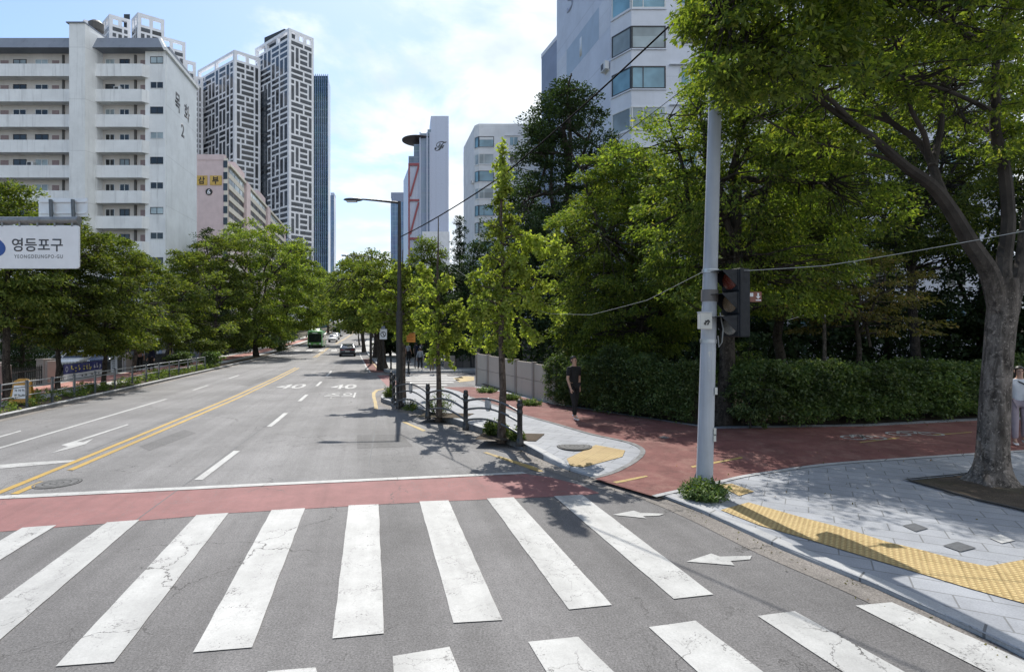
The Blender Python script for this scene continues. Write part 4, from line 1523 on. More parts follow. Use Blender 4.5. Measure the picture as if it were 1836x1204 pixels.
def build_towers():
    t = thing('residential_tower', 'lower of two white towers with brick-like window grid beside the dark recess', 'building')
    rest = []
    prism_tower(t, (-114.5, 230), (-1.39, 1), 31.5, (1.06, 1), 10.4, -2, 120.0, 3.8, 3, 28, 96, rest=rest)
    rest_windows(t, rest)
    t = thing('residential_tower', 'tallest white tower with brick-like window grid in front of teal glass', 'building')
    rest = []
    prism_tower(t, (-90, 225), (-1.29, 1), 27, (0.91, 1), 10.7, -2, 126.2, 3.6, 8, 12, 96, rest=rest)
    rest_windows(t, rest)
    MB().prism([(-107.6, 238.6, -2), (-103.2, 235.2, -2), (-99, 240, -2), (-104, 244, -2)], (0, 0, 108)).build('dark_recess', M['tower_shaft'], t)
    MB().prism([(-107, 241, 110), (-95.5, 234, 110), (-91.5, 240, 110), (-103, 247, 110)], (0, 0, 20.8)).build('roof_house', M['tower_shaft'], t)
    t = thing('residential_tower', 'white gridded tower rising behind the roof of the corridor apartment block', 'building')
    rest = []
    P = lambda px, Y: ((px - 918) * Y / 1000, Y)
    ZZ = lambda y, Y: 2.5 + (600 - y) * Y / 1000
    prism_tower(t, P(150.5, 216), (-1.2, 1), 6.0, (1.3, 1), 11, 60, ZZ(35, 216), 3.8, 11, 100, 10, rest=rest)
    prism_tower(t, P(196, 208), (-1.2, 1), 9, (1.3, 1), 6.6, 60, ZZ(25, 208), 3.4, 12, 100, 20, rest=rest)
    prism_tower(t, P(247, 206), (-1.2, 1), 7, (1.3, 1), 8.4, 60, ZZ(22, 206), 4.2, 13, 100, 20, rest=rest)
    prism_tower(t, P(281, 222), (-1.2, 1), 5, (1.3, 1), 10.0, 60, ZZ(62, 222), 3.8, 14, 60, 10, rest=rest)
    prism_tower(t, P(316, 232), (-1.2, 1), 5, (1.3, 1), 7.2, 20, ZZ(103, 232), 4.2, 15, 20, 10, rest=rest)
    prism_tower(t, P(341, 240), (-1.2, 1), 5, (1.3, 1), 5.0, 20, ZZ(134, 240), 3.6, 16, 20, 20, rest=rest)
    rest_windows(t, rest)
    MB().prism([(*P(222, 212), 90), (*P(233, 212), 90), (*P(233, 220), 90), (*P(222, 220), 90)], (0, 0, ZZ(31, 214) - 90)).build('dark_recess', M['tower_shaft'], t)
    # dark teal glass tower behind
    t = thing('glass_tower', 'dark teal glass office tower right behind the tallest white tower', 'building')
    Yg = 262
    pts = [P(548, Yg), P(588, Yg), P(592.5, Yg + 12), P(556, Yg + 30)]
    MB().prism([(*p, -2) for p in pts], (0, 0, ZZ(136, Yg) + 2)).build('curtain_wall', M['glass_teal'], t)
    fn = MB()
    a, b = V2(*P(548, Yg)), V2(*P(588, Yg))
    u = (b - a).normalized()
    for k in range(12):
        s_ = (b - a).length * k / 11
        fn.fbox(a, u, s_ - 0.12, s_ + 0.12, 0.0, 0.45, 20, ZZ(134 + (12 - k) * -0.1, Yg))
    fn.build('fin_screen', M['glass_slim'], t)
    t = thing('glass_tower', 'slim pale blue glass tower peeping out beside the teal glass tower', 'building')
    Yg = 420
    pts = [P(584, Yg), P(599, Yg), P(602.5, Yg + 14), P(590, Yg + 20)]
    zt = ZZ(350, Yg)
    MB().prism([(*p, 0) for p in pts], (0, 0, zt)).build('curtain_wall', M['glass_slim'], t)
    MB().prism([(*p, zt) for p in (P(593, Yg + 4), P(599, Yg + 4), P(602, Yg + 14), P(595, Yg + 15))], (0, 0, 3)).build('roof_house', M['hotel_white'], t)


build_towers()


def build_hotel():
    Y0 = 330.0
    P = lambda px, Y=Y0: ((px - 918) * Y / 1000, Y)
    Z = lambda y, Y=Y0: 2.5 + (600 - y) * Y / 1000
    t = thing('hotel_tower', 'pale slab tower with script monogram, red truss and round roof disc', 'building')
    ex = Vector((1, 0, 0))
    O = V2(0, Y0)
    MB().prism([(*P(772.5), 0), (*P(804.5), 0), (*P(803.5, Y0 + 14), 0), (*P(770, Y0 + 18), 0)], (0, 0, Z(208))).build('slab', M['hotel_white'], t)
    MB().prism([(*P(766.5), 0), (*P(772.5), 0), (*P(770, Y0 + 18), 0), (*P(766, Y0 + 18), 0)], (0, 0, Z(232))).build('lift_core', M['glass_hotel'], t)
    MB().prism([(*P(753), 0), (*P(766.5), 0), (*P(766, Y0 + 18), 0), (*P(752, Y0 + 18), 0)], (0, 0, Z(239))).build('glazed_bay', M['glass_hotel'], t)
    m = MB()
    for a, b in ((752.6, 754.6), (765.2, 767.2), (770.6, 772.8)):
        m.fbox(O, ex, P(a)[0], P(b)[0], 0.05, 1.0, 0, Z(238))
    m.build('white_fin', M['hotel_white'], t)
    MB().prism([(*P(732.5), 0), (*P(752.5), 0), (*P(752, Y0 + 16), 0), (*P(732, Y0 + 16), 0)], (0, 0, Z(292))).build('room_block', M['hotel_white'], t)
    MB().prism([(*P(732.5), Z(292)), (*P(752.5), Z(292)), (*P(752, Y0 + 16), Z(292)), (*P(732, Y0 + 16), Z(292))], (0, 0, 4.0)).build('glazed_top', M['glass_hotel'], t)
    MB().prism([(*P(742), Z(280)), (*P(752.5), Z(280)), (*P(752, Y0 + 16), Z(280)), (*P(742, Y0 + 16), Z(280))], (0, 0, 7.0)).build('upper_lounge', M['glass_hotel'], t)
    MB().prism([(*P(723.5, Y0 + 28), 0), (*P(732.4), 0), (*P(732, Y0 + 16), 0), (*P(724, Y0 + 40), 0)], (0, 0, Z(300))).build('side_face', M['hotel_white'], t)
    r = MB()
    for a, b in ((732.4, 734.7),):
        r.fbox(O, ex, P(a)[0], P(b)[0], 0.02, 0.8, 0, Z(293))
    r.fbox(O, ex, P(735.4)[0], P(752.4)[0], 0.02, 0.8, Z(297.5), Z(293))
    r.fbox(O, ex, P(735.4)[0], P(752.4)[0], 0.02, 0.8, Z(361), Z(357.5))
    r.fbox(O, ex, P(735.4)[0], P(752.4)[0], 0.02, 0.8, Z(430), Z(426))
    for (x0, y0, x1, y1) in ((751, 298, 736, 352), (751, 363, 736, 420)):
        a = Vector((P(x0)[0], Y0 - 0.4, Z(y0)))
        b = Vector((P(x1)[0], Y0 - 0.4, Z(y1)))
        d = (b - a).normalized()
        n = Vector((d.z, 0, -d.x)) * 0.52
        r.prism([a - n, a + n, b + n, b - n], (0, -0.35, 0))
    r.build('red_truss', M['truss_red'], t)
    # the helideck disc, tilted a little, with ribs under it
    c = at(751, 253, Y0 + 7)
    rr = 30.5 * Y0 / 1000
    m = MB()
    m.lathe((0, 0, 0), [(rr * 0.35, -1.6), (rr * 0.9, -0.35), (rr, -0.2), (rr, 0.25), (0.1, 0.3)], 36)
    o = m.build('roof_disc', M['disc_dark'], t)
    o.location = (c.x, c.y, c.z)
    # script monogram
    lettering('ℱ', Vector((P(790)[0], Y0 - 0.12, Z(262))), ex, UP, 7.2, 5.6, M['ink'], t, bold=0.05)
    MB().prism([(*P(757, Y0 - 20), 0), (*P(806, Y0 - 20), 0), (*P(806, Y0 - 2), 0), (*P(757, Y0 - 2), 0)], (0, 0, Z(415, Y0 - 20))).build('podium', M['tower_white'], t)
    t = thing('office_tower', 'small blue grey office tower with a slanted top left of the hotel', 'building')
    Y1 = 460
    zt = Z(345, Y1)
    MB().prism([(*P(700.5, Y1), 0), (*P(723.5, Y1), 0), (*P(723, Y1 + 20), 0), (*P(702, Y1 + 20), 0)], (0, 0, Z(362, Y1))).build('curtain_wall', M['glass_slim'], t)
    z1 = Z(362, Y1)
    m = MB()
    m.add([(*P(705, Y1), z1), (*P(723.5, Y1), z1), (*P(723.5, Y1), zt), (*P(701, Y1), zt), (*P(705, Y1 + 18), z1), (*P(723, Y1 + 18), z1), (*P(723, Y1 + 18), zt), (*P(701, Y1 + 18), zt)],
          [(0, 1, 2, 3), (7, 6, 5, 4), (3, 2, 6, 7), (0, 3, 7, 4), (1, 5, 6, 2)])
    m.build('slanted_top', M['back_blue'], t)


build_hotel()


def bay_building(name, label, P0, chamf, right, left_dir, left_len, zb, top, floors, z_first, fh, wh, win_right, wall, side, dark_frames, ac_floor=None, panels=()):
    """white slab block with corner bay windows: P0 front end of the left face, chamf the corner where the front begins, right the front's far end"""
    t = thing(name, label, 'building')
    P0, C, Q = V2(*P0), V2(*chamf), V2(*right)
    Ul = Vector((*left_dir, 0)).normalized()
    Lb = P0 + Ul * left_len
    Qb = Q + Ul * left_len
    ring = [Lb, P0, C, Q, Qb]
    MB().prism([(p.x, p.y, zb) for p in ring], (0, 0, top - zb)).build('wall', wall, t)
    MB().fbox(Lb, -Ul, 0.02, left_len - 0.02, 0.0, 0.03, zb, top - 0.01).build('end_wall', side, t)
    Uc = (C - P0).normalized()
    Lc = (C - P0).length
    Uf = (Q - C).normalized()
    for i in range(floors):
        z0 = z_first + fh * i
        z1 = z0 + wh
        fr = M['frame_dark'] if dark_frames(i) else M['frame_white']
        gl = M['pane_blue'] if i % 2 == 0 else M['pane_pale']
        fw = 0.09
        mb = MB()
        mb.fbox(P0, Uc, 0.12, Lc, 0.0, 0.07, z0, z0 + fw)
        mb.fbox(P0, Uc, 0.12, Lc, 0.0, 0.07, z1 - fw, z1)
        mb.fbox(C, Uf, 0.0, 2.45, 0.0, 0.07, z0, z0 + fw)
        mb.fbox(C, Uf, 0.0, 2.45, 0.0, 0.07, z1 - fw, z1)
        for a in (0.12, Lc - 0.10):
            mb.fbox(P0, Uc, a, a + fw, 0.0, 0.065, z0 + fw, z1 - fw)
        for a in (0.0, 2.45 - fw):
            mb.fbox(C, Uf, a, a + fw, 0.0, 0.065, z0 + fw, z1 - fw)
        if not dark_frames(i) or i % 3 == 0:
            mb.fbox(C, Uf, 0.8, 0.8 + fw * 0.7, 0.0, 0.06, z0 + fw, z1 - fw)
        w = mb.build('bay_window', fr, t)
        MB().fbox(P0, Uc, 0.18, Lc, -0.01, 0.03, z0 + 0.04, z1 - 0.04).build('pane', gl, w)
        MB().fbox(C, Uf, 0.03, 2.40, -0.01, 0.03, z0 + 0.04, z1 - 0.04).build('pane', gl, w)
        MB().fbox(C, Uf, 0.05, 2.38, 0.031, 0.036, z1 - 0.52 - 0.2 * (i % 2), z1 - 0.06).build('blind', M['pane_pale' if i % 2 else 'frame_white'], w) if i % 3 == 1 else None
        sl = MB()
        sl.fbox(P0, Uc, 0.05, Lc, 0.0, 0.10, z0 - 0.09, z0 - 0.003)
        sl.fbox(C, Uf, 0.0, 2.5, 0.0, 0.10, z0 - 0.088, z0 - 0.005)
        sl.build('sill', wall, t)
        for (a, b, mu) in win_right:
            window(t, C, Uf, a, b, z0 + 0.25, z1 - 0.08, M['pane' if i % 2 else 'pane_blue'], M['frame_white'], 0.07, 0.0, 0.06, mu)
            MB().fbox(C, Uf, a - 0.8, b + 0.3, 0.0, 0.22, z1 + 0.06, z1 + 0.12).build('rain_hood', wall, t)
    MB().prism([(p.x, p.y, top) for p in ring], (0, 0, 0.9)).build('parapet', wall, t)
    for (a, b, z0, z1, m) in panels:
        MB().fbox(P0, -Ul, -b, -a, 0.031, 0.038, z0, z1).build('painted_band', m, t)
    if ac_floor is not None:
        o = P0 - Ul * 0.0
        z = z_first + fh * ac_floor
        mb = MB()
        mb.fbox(o, -Ul, -1.05, -0.25, 0.12, 0.45, z, z + 0.55)
        mb.fbox(o, -Ul, -1.0, -0.3, 0.03, 0.12, z - 0.05, z + 0.02)
        a = mb.build('air_conditioner', M['frame_white'], t)
        cpt = o + Ul * 0.65 + Ul.cross(UP) * -0.46
        MB().fbox(o, -Ul, -0.95, -0.45, 0.451, 0.458, z + 0.06, z + 0.5).build('fan_grille', M['frame_dark'], a)
    return t, P0, Ul


# tall block at the right; its left face recedes along the street
tR, P0r, Ulr = bay_building('tall_apartment_block', 'tall lilac white apartment block with blue corner bay windows behind the trees', (7.39, 41.6), (8.56, 40.0), (36.0, 40.0), (-0.28, 1), 11.6,
                            -0.5, 44.0, 14, 2.83, 2.88, 1.62,
                            ((3.5, 4.75, 2), (8.0, 9.6, 2), (11.5, 13.8, 2), (17.0, 19.5, 2), (22.5, 24.0, 2)), M['lilac_wall'], M['lilac_side'], lambda i: i in (6, 7, 10),
                            None, ())
Nl = (-Ulr).cross(UP)
for (u0, u1, z0, z1, m) in ((2.1, 9.0, 25.6, 28.1, M['band_blue']), (9.05, 11.5, 25.6, 28.1, M['lilac_wall']), (0.2, 2.05, 25.6, 28.1, M['lilac_wall'])):
    MB().fbox(P0r + Ulr * 11.6, -Ulr, 11.6 - u1, 11.6 - u0, 0.031, 0.038, z0, z1).build('painted_band', m, tR)
lettering('1', P0r + Ulr * 5.76 + Nl * 0.045 + UP * 26.8, -Ulr, UP, 0.5, 1.6, M['frame_white'], tR, bold=0.01)
lettering('S', P0r + Ulr * 8.2 + Nl * 0.045 + UP * 32.3, -Ulr, UP, 1.5, 2.2, M['pale_ink'], tR, bold=0.01)
# air conditioner outside the left face
zac = 2.5 + (600 - 122) * 0.0416
mb = MB()
mb.fbox(P0r + Ulr * 1.0, -Ulr, 0.0, 0.85, 0.10, 0.42, zac, zac + 0.6)
mb.fbox(P0r + Ulr * 1.0, -Ulr, 0.05, 0.80, 0.0, 0.10, zac - 0.08, zac)
ac = mb.build('air_conditioner', M['frame_white'], tR)
MB().fbox(P0r + Ulr * 1.0, -Ulr, 0.1, 0.55, 0.421, 0.43, zac + 0.08, zac + 0.52).build('fan_grille', M['frame_dark'], ac)

# end wall of the next block, its shade put into the blue grey colour
t = thing('apartment_block', 'shaded blue grey end wall of an apartment block left of the tall one', 'building')
MB().prism([(4.13, 78, -1), (5.98, 72.9, -1), (20, 74, -1), (18, 90, -1), (6, 90, -1)], (0, 0, 42.2)).build('wall', M['back_blue'], t)
t.location = (0, 0, 0)
MB().prism([(4.08, 78, 41.2), (5.96, 72.8, 41.2), (20, 73.9, 41.2), (18, 90, 41.2), (5.9, 90, 41.2)], (0, 0, 0.5)).build('parapet', M['lilac_wall'], t)

# white block in the middle distance
bay_building('old_apartment_block', 'off-white apartment block with corner bays behind the yellow green ginkgo', (-6.15, 91.8), (-5.4, 91.0), (12.0, 91.0), (-0.256, 1), 11.0,
             -0.5, 36.0, 11, 2.5 + (600 - 264) * 0.091 - 2.8 * 10, 2.8, 1.75, ((5.0, 6.4, 2), (8.5, 11.2, 2), (13.5, 15.5, 2)), M['old_white'], M['old_white'], lambda i: i in (10, 8, 6, 5), 8)


# ---------------------------------------------------------------- street furniture
def ring_disc(mb, c, U, V, r0, r1, n=24, off=0.0, mi=0):
    N = U.cross(V)
    c = Vector(c) + N * off
    vs = [c + (U * math.cos(2 * math.pi * k / n) + V * math.sin(2 * math.pi * k / n)) * r for r in (r1, max(r0, 1e-4)) for k in range(n)]
    mb.add(vs, [(k, (k + 1) % n, n + (k + 1) % n, n + k) for k in range(n)], mi)


EX = Vector((1, 0, 0))

# overhead district sign on a steel arm
def build_gantry():
    Y = 14.0
    t = thing('overhead_sign', 'white overhead district sign hanging from a grey steel arm', 'road sign', (-16.3, 14.2, 0.12))
    o = Vector((-16.3, 14.2, 0.12))
    L = lambda x, y, dy=0.0: at(x, y, Y + dy) - o
    zc = L(0, 395).z
    MB().tube([(0, 0, -0.2), (0, 0, zc + 0.5)], 0.15, 16).build('pole', M['arm_grey'], t, True)
    a = MB()
    a.tube([(0, -0.1, zc), L(141, 394.5)], [0.11, 0.083], 16)
    a.tube([L(141, 394.5), L(142.2, 394.5)], [0.092, 0.092], 16)
    a.build('arm', M['arm_grey'], t, True)
    # the sign panel with rounded corners
    x0, x1, z0, z1, r = L(-96, 0).x, L(143.5, 0).x, L(0, 481.5).z, L(0, 404.5).z, 0.075
    pts = []
    for cx, cz, a0 in ((x1 - r, z1 - r, 0), (x0 + r, z1 - r, 90), (x0 + r, z0 + r, 180), (x1 - r, z0 + r, 270)):
        for k in range(6):
            an = R(a0 + 90 * k / 5)
            pts.append((cx + r * math.cos(an), -0.23, cz + r * math.sin(an)))
    pn = MB().prism(pts, (0, 0.035, 0)).build('sign_panel', M['white_sign'], t)
    ps = [((p[0] - (x0 + x1) / 2) * 0.985 + (x0 + x1) / 2, -0.2315, (p[2] - (z0 + z1) / 2) * 0.955 + (z0 + z1) / 2) for p in pts]
    po = [(p[0], -0.2312, p[2]) for p in pts]
    m = MB()
    n = len(pts)
    m.add(po + ps, [(k, (k + 1) % n, n + (k + 1) % n, n + k) for k in range(n)])
    m.build('rim', M['sign_back'], pn)
    cy = -0.234
    lettering('영등포구', (L(69, 0).x, cy, L(0, 439).z), EX, UP, 91 * Y / 1000, 24 * Y / 1000, M['ink'], pn, bold=0.012)
    lettering('YEONGDEUNGPO-GU', (L(71, 0).x, cy, L(0, 460).z), EX, UP, 87 * Y / 1000, 6.5 * Y / 1000, M['faded_ink'], pn, spacing=1.25)
    em = MB()
    c = (L(-10, 0).x, cy, L(0, 444).z)
    nn = 36
    prf = []
    for k in range(nn):
        an = 2 * math.pi * k / nn
        rr = 0.28 * (1 + 0.10 * math.cos(3 * an + 0.6))
        prf.append((c[0] + rr * math.cos(an) * 1.02, cy, c[2] + rr * math.sin(an)))
    em.prism(prf, (0, -0.002, 0))
    em.build('emblem', M['sign_blue'], pn)
    # hangers
    for x in (6, 37, 69, 100, 131):
        MB().box(L(x - 1.6, 0).x, L(x + 1.6, 0).x, -0.24, 0.03, z1 - 0.02, zc - 0.05).build('hanger', M['arm_grey'], t)
    # back side of a second panel standing on the arm
    x0, x1, z0, z1 = L(47.5, 0).x, L(137.5, 0).x, L(0, 383).z, L(0, 348.5).z
    bp = MB().box(x0, x1, 0.16, 0.18, z0, z1).build('upper_panel', M['sign_back'], t)
    for z in (z0 + 0.09, z1 - 0.10):
        MB().box(x0 + 0.03, x1 - 0.03, 0.125, 0.16, z - 0.02, z + 0.02).build('stiffener', M['sign_back'], bp)
    for x in (75, 115.5):
        q = L(x, 0).x
        b = MB()
        b.tube([(q - 0.02, 0.09, z1 - 0.06), (q + 0.03, 0.06, zc + 0.03)], 0.042, 12)
        b.box(q - 0.06, q + 0.08, 0.0, 0.11, zc - 0.02, zc + 0.1)
        b.build('bracket', M['fence_post'], t, True)


build_gantry()


# street lamp
def build_lamp(label, X, Y, zb, H, arm, rz=0.0):
    t = thing('street_lamp', label, 'street lamp', (X, Y, zb), rz)
    p = MB()
    p.tube([(0, 0, -0.1), (0, 0, 1.2), (0, 0, 3.1), (0, 0, 3.12), (0, 0, H)], [0.115, 0.110, 0.105, 0.075, 0.05], 14)
    p.box(-0.16, 0.16, -0.16, 0.16, -0.02, 0.03)
    p.build('pole', M['lamp_post'], t, True)
    MB().tube([(0, 0, H - 0.05), (-arm * 0.5, 0, H + 0.03), (-arm + 0.3, 0, H + 0.07)], [0.04, 0.034, 0.028], 10).build('arm', M['lamp_post'], t, True)
    h = MB()
    h.ball((-arm, 0, H + 0.06), (0.34, 0.13, 0.065), 14)
    hd = h.build('lamp_head', M['fence_post'], t, True)
    MB().box(-arm - 0.22, -arm + 0.12, -0.085, 0.085, H - 0.022, H - 0.002).build('diffuser', M['head_lens'], hd)
    return t


X, Y = gp(716, 724, 0.17)
build_lamp('dark street lamp at the fence corner with an arm over the road', X, Y, 0.17, 2.33 + (600 - 361) * Y / 1000, 1.55, R(0))
build_lamp('distant street lamp among yellow green trees, arm over the road', -11.9, 47.0, 0.13, 9.0, 2.2)

# traffic signal pole
def build_signal():
    X, Y = gp(1262.5, 880, 0.055)
    h0 = 0.055
    t = thing('signal_pole', 'leaning grey steel signal pole standing in a clump of weeds', 'pole', (X, Y, h0))
    k = Y / 1000
    lean = 21 * k / (745 * k)
    pt = lambda z: Vector((lean * z, 0.0, z))
    s_ = lambda y: 2.5 - h0 - (y - 600) * k          # height of a photo row on the pole
    p = MB()
    p.tube([pt(0.0), pt(1.0), pt(3.0), pt(6.0), pt(8.6)], [0.128, 0.122, 0.112, 0.098, 0.09], 24)
    p.build('shaft', M['steel_pole'], t, True)
    b = MB()
    b.box(-0.24, 0.30, -0.24, 0.26, -0.04, 0.025)
    for a in range(4):
        an = math.pi / 4 + a * math.pi / 2
        c, s2 = math.cos(an), math.sin(an)
        b.prism([(0.11 * c, 0.11 * s2, 0.02), (0.22 * c, 0.22 * s2, 0.02), (0.13 * c, 0.13 * s2, 0.28)], (-0.012 * s2, 0.012 * c, 0))
        b.lathe((0.2 * math.cos(an + 0.5), 0.2 * math.sin(an + 0.5), 0.02), [(0.022, 0), (0.022, 0.05), (0.012, 0.06), (0.012, 0.10)], 8)
    b.build('base_plate', M['arm_grey'], t)
    for y, m in ((486, M['galv']), (611, M['galv'])):
        z = s_(y)
        MB().tube([pt(z - 0.03), pt(z + 0.03)], 0.127, 20).build('clamp_band', m, t, True)
    z = s_(530)
    MB().tube([pt(z - 0.09), pt(z + 0.09)], 0.128, 20).build('clamp_band', plain('brown_grey_band', (0.13, 0.12, 0.115), 0.6), t, True)
    # small tags on the shaft
    for y in (700, 772, 783):
        z = s_(y)
        c = pt(z)
        MB().box(c.x + 0.085, c.x + 0.125, -0.11, -0.07, z - 0.05, z + 0.06).build('pole_tag', M['box_grey'], t)
    for y, w, dz in ((640, 0.05, 0.10), (668, 0.035, 0.06)):      # paper remnants stuck on the shaft
        z = s_(y)
        c = pt(z)
        m_ = MB()
        rr = 0.118 - 0.004 * z + 0.006
        vs = []
        for kk in range(7):
            an = -math.pi / 2 + (kk - 3) * w * 2.2
            vs += [(c.x + rr * math.cos(an), rr * math.sin(an), z - dz), (c.x + rr * math.cos(an), rr * math.sin(an), z + dz * (0.8 + 0.1 * (kk % 3)))]
        m_.add(vs, [(2 * kk, 2 * kk + 2, 2 * kk + 3, 2 * kk + 1) for kk in range(6)])
        m_.build('sticker', M['box_grey'], t)
    # pushbutton box
    zb0, zb1 = s_(590), s_(561)
    c = pt((zb0 + zb1) / 2)
    q = MB().box(c.x - 0.225, c.x - 0.045, -0.27, -0.13, zb0, zb1).build('control_box', M['box_grey'], t, bevel=0.008)
    MB().box(c.x - 0.228, c.x - 0.042, -0.28, -0.12, zb1 - 0.004, zb1 + 0.012).build('lid', M['steel_pole'], q)
    e = MB()
    for (x0, z0, x1, z1) in ((-0.165, 0.03, -0.105, 0.085), (-0.105, 0.085, -0.085, 0.055), (-0.165, 0.03, -0.14, 0.02), (-0.15, 0.075, -0.12, 0.06), (-0.10, 0.05, -0.115, 0.015)):
        a, d = Vector((c.x + x0, -0.272, zb0 + 0.05 + z0)), Vector((c.x + x1, -0.272, zb0 + 0.05 + z1))
        e.tube([a, d], 0.011, 6)
    e.build('arrow_emblem', M['black_ink'], q)
    cb = MB()
    cb.tube([(c.x + 0.13, -0.12, zb1), (c.x + 0.17, -0.14, zb0), (c.x + 0.16, -0.12, zb0 - 0.2), (c.x + 0.12, -0.10, zb0 - 0.28), (c.x + 0.10, -0.11, zb0 - 0.1)], 0.010, 6)
    cb.build('cable_loop', M['arm_grey'], t, True)

    # signal head, seen obliquely: it faces traffic on the left
    zt, z0 = s_(483), s_(604)
    hx = at(1318, 600, Y).x
    t2 = thing('traffic_light', 'unlit dark three-lamp traffic light with hoods on the leaning pole', 'traffic light', (hx, Y - 0.02, h0), R(-64))
    # local -Y is the face
    wd = 0.36
    MB().box(-wd / 2, wd / 2, -0.10, 0.12, z0, zt).build('housing', M['dark_plastic'], t2, bevel=0.02)
    hh = (zt - z0) / 3
    for i, ln in enumerate(('lens_green', 'lens_amber', 'lens_red')):
        zc = z0 + hh * (i + 0.5)
        lamp = MB().box(-wd / 2 + 0.015, wd / 2 - 0.015, -0.125, -0.10, z0 + hh * i + 0.012, z0 + hh * (i + 1) - 0.012).build('lamp_door', M['dark_plastic'], t2, bevel=0.012)
        MB().lathe((0, -0.10, zc), [(0.145, -0.0), (0.142, -0.03), (0.10, -0.045), (0.02, -0.05)], 28, axis='y').build('lens', M[ln], lamp)
        # deep hood: long roof, cheeks tapering down to the housing
        hm = MB()
        a0, zt0, zb0_ = wd / 2 - 0.03, zc + hh * 0.44, zc - hh * 0.30
        hm.prism([(-a0, -0.12, zt0), (a0, -0.12, zt0), (a0 - 0.01, -0.43, zt0 - 0.03), (-a0 + 0.01, -0.43, zt0 - 0.03)], (0, 0, 0.008))
        for sg in (-1, 1):
            hm.prism([(sg * a0, -0.12, zt0), (sg * (a0 - 0.01), -0.43, zt0 - 0.03), (sg * a0, -0.12, zb0_)], (-0.008 * sg, 0, 0))
        hm.build('hood', M['dark_plastic'], lamp)
    br = MB()
    for z in (z0 + 0.15, zt - 0.02):
        br.tube([(0.0, 0.10, z), (-0.12, 0.16, z), (-0.28, -0.16 + 0.3, z)], 0.018, 8)
    br.build('bracket', M['dark_plastic'], t2)
    # brown direction plate fixed beside it
    Yb = Y + 0.25
    a, b_ = at(1341.5, 541, Yb), at(1365, 523, Yb)
    t3 = thing('guide_sign', 'small brown guide plate with white arrow beside the traffic light', 'sign', (a.x, Yb, h0))
    w, z0_, z1_ = b_.x - a.x, a.z - h0, b_.z - h0
    pl = MB().box(0, w, -0.01, 0.01, z0_, z1_).build('plate', M['brown_sign'], t3)
    MB().box(0.01, 0.075, -0.014, -0.0101, z0_ + 0.085, z1_ - 0.02).build('white_square', M['white_sign'], pl)
    e = MB()
    e.prism([(w * 0.55, -0.0105, z0_ + 0.09), (w * 0.92, -0.0105, z0_ + 0.09), (w * 0.735, -0.0105, z0_ + 0.045)], (0, -0.004, 0))
    e.box(w * 0.67, w * 0.80, -0.0145, -0.0105, z0_ + 0.09, z1_ - 0.02)
    e.box(w * 0.55, w * 0.95, -0.0145, -0.0105, z0_ + 0.018, z0_ + 0.035)
    e.build('arrow_emblem', M['white_sign'], pl)
    MB().tube([(0.02, 0.02, (z0_ + z1_) / 2), (-(a.x - X) + 0.1, -0.18, (z0_ + z1_) / 2 - 0.02)], 0.012, 8).build('bracket', M['arm_grey'], t3)
    return X, Y


PX, PY = build_signal()

# black bollard fence with arched rails
FP = [gp(x, y, 0.17) for x, y in ((932, 795), (835, 767), (767, 747), (714, 729), (706, 719), (701, 711))]


def build_arch_fence():
    X0, Y0 = FP[0]
    t = thing('railing', 'black bollard railing with arched grey rails along the right kerb', 'railing', (X0, Y0, 0.17))
    o = Vector((X0, Y0, 0))
    for i, (x, y) in enumerate(FP):
        c = Vector((x, y, 0)) - o
        MB().lathe(c, [(0.085, -0.05), (0.085, 0.06), (0.070, 0.10), (0.060, 0.13), (0.056, 0.62), (0.066, 0.64), (0.066, 0.69), (0.056, 0.71), (0.056, 0.76), (0.068, 0.78), (0.068, 0.84), (0.052, 0.87), (0.060, 0.90), (0.045, 0.945), (0.01, 0.955)], 18).build('post', M['black_iron'], t, True)
    for i in range(len(FP) - 1):
        a, b = Vector((*FP[i], 0)) - o, Vector((*FP[i + 1], 0)) - o
        L = (b - a).length
        for h in (0.68, 0.46, 0.20):
            pts = []
            for k in range(13):
                s_ = k / 12
                p = a.lerp(b, s_)
                pts.append((p.x, p.y, h + 0.15 * math.sin(math.pi * s_) * min(1, L / 1.5)))
            MB().tube(pts, 0.027, 10).build('rail', M['rail_dark'], t, True)
        if i in (0, 2):
            p = a.lerp(b, 0.55)
            d = (b - a).normalized()
            n = Vector((d.y, -d.x, 0))
            m = MB()
            ang = [2 * math.pi * k / 24 for k in range(24)]
            m.prism([p - n * 0.02 + d * 0.12 * math.cos(x) + UP * (0.70 + 0.16 * math.sin(x)) for x in ang], n * 0.04)
            m.build('oval_emblem', M['galv'], t)


build_arch_fence()

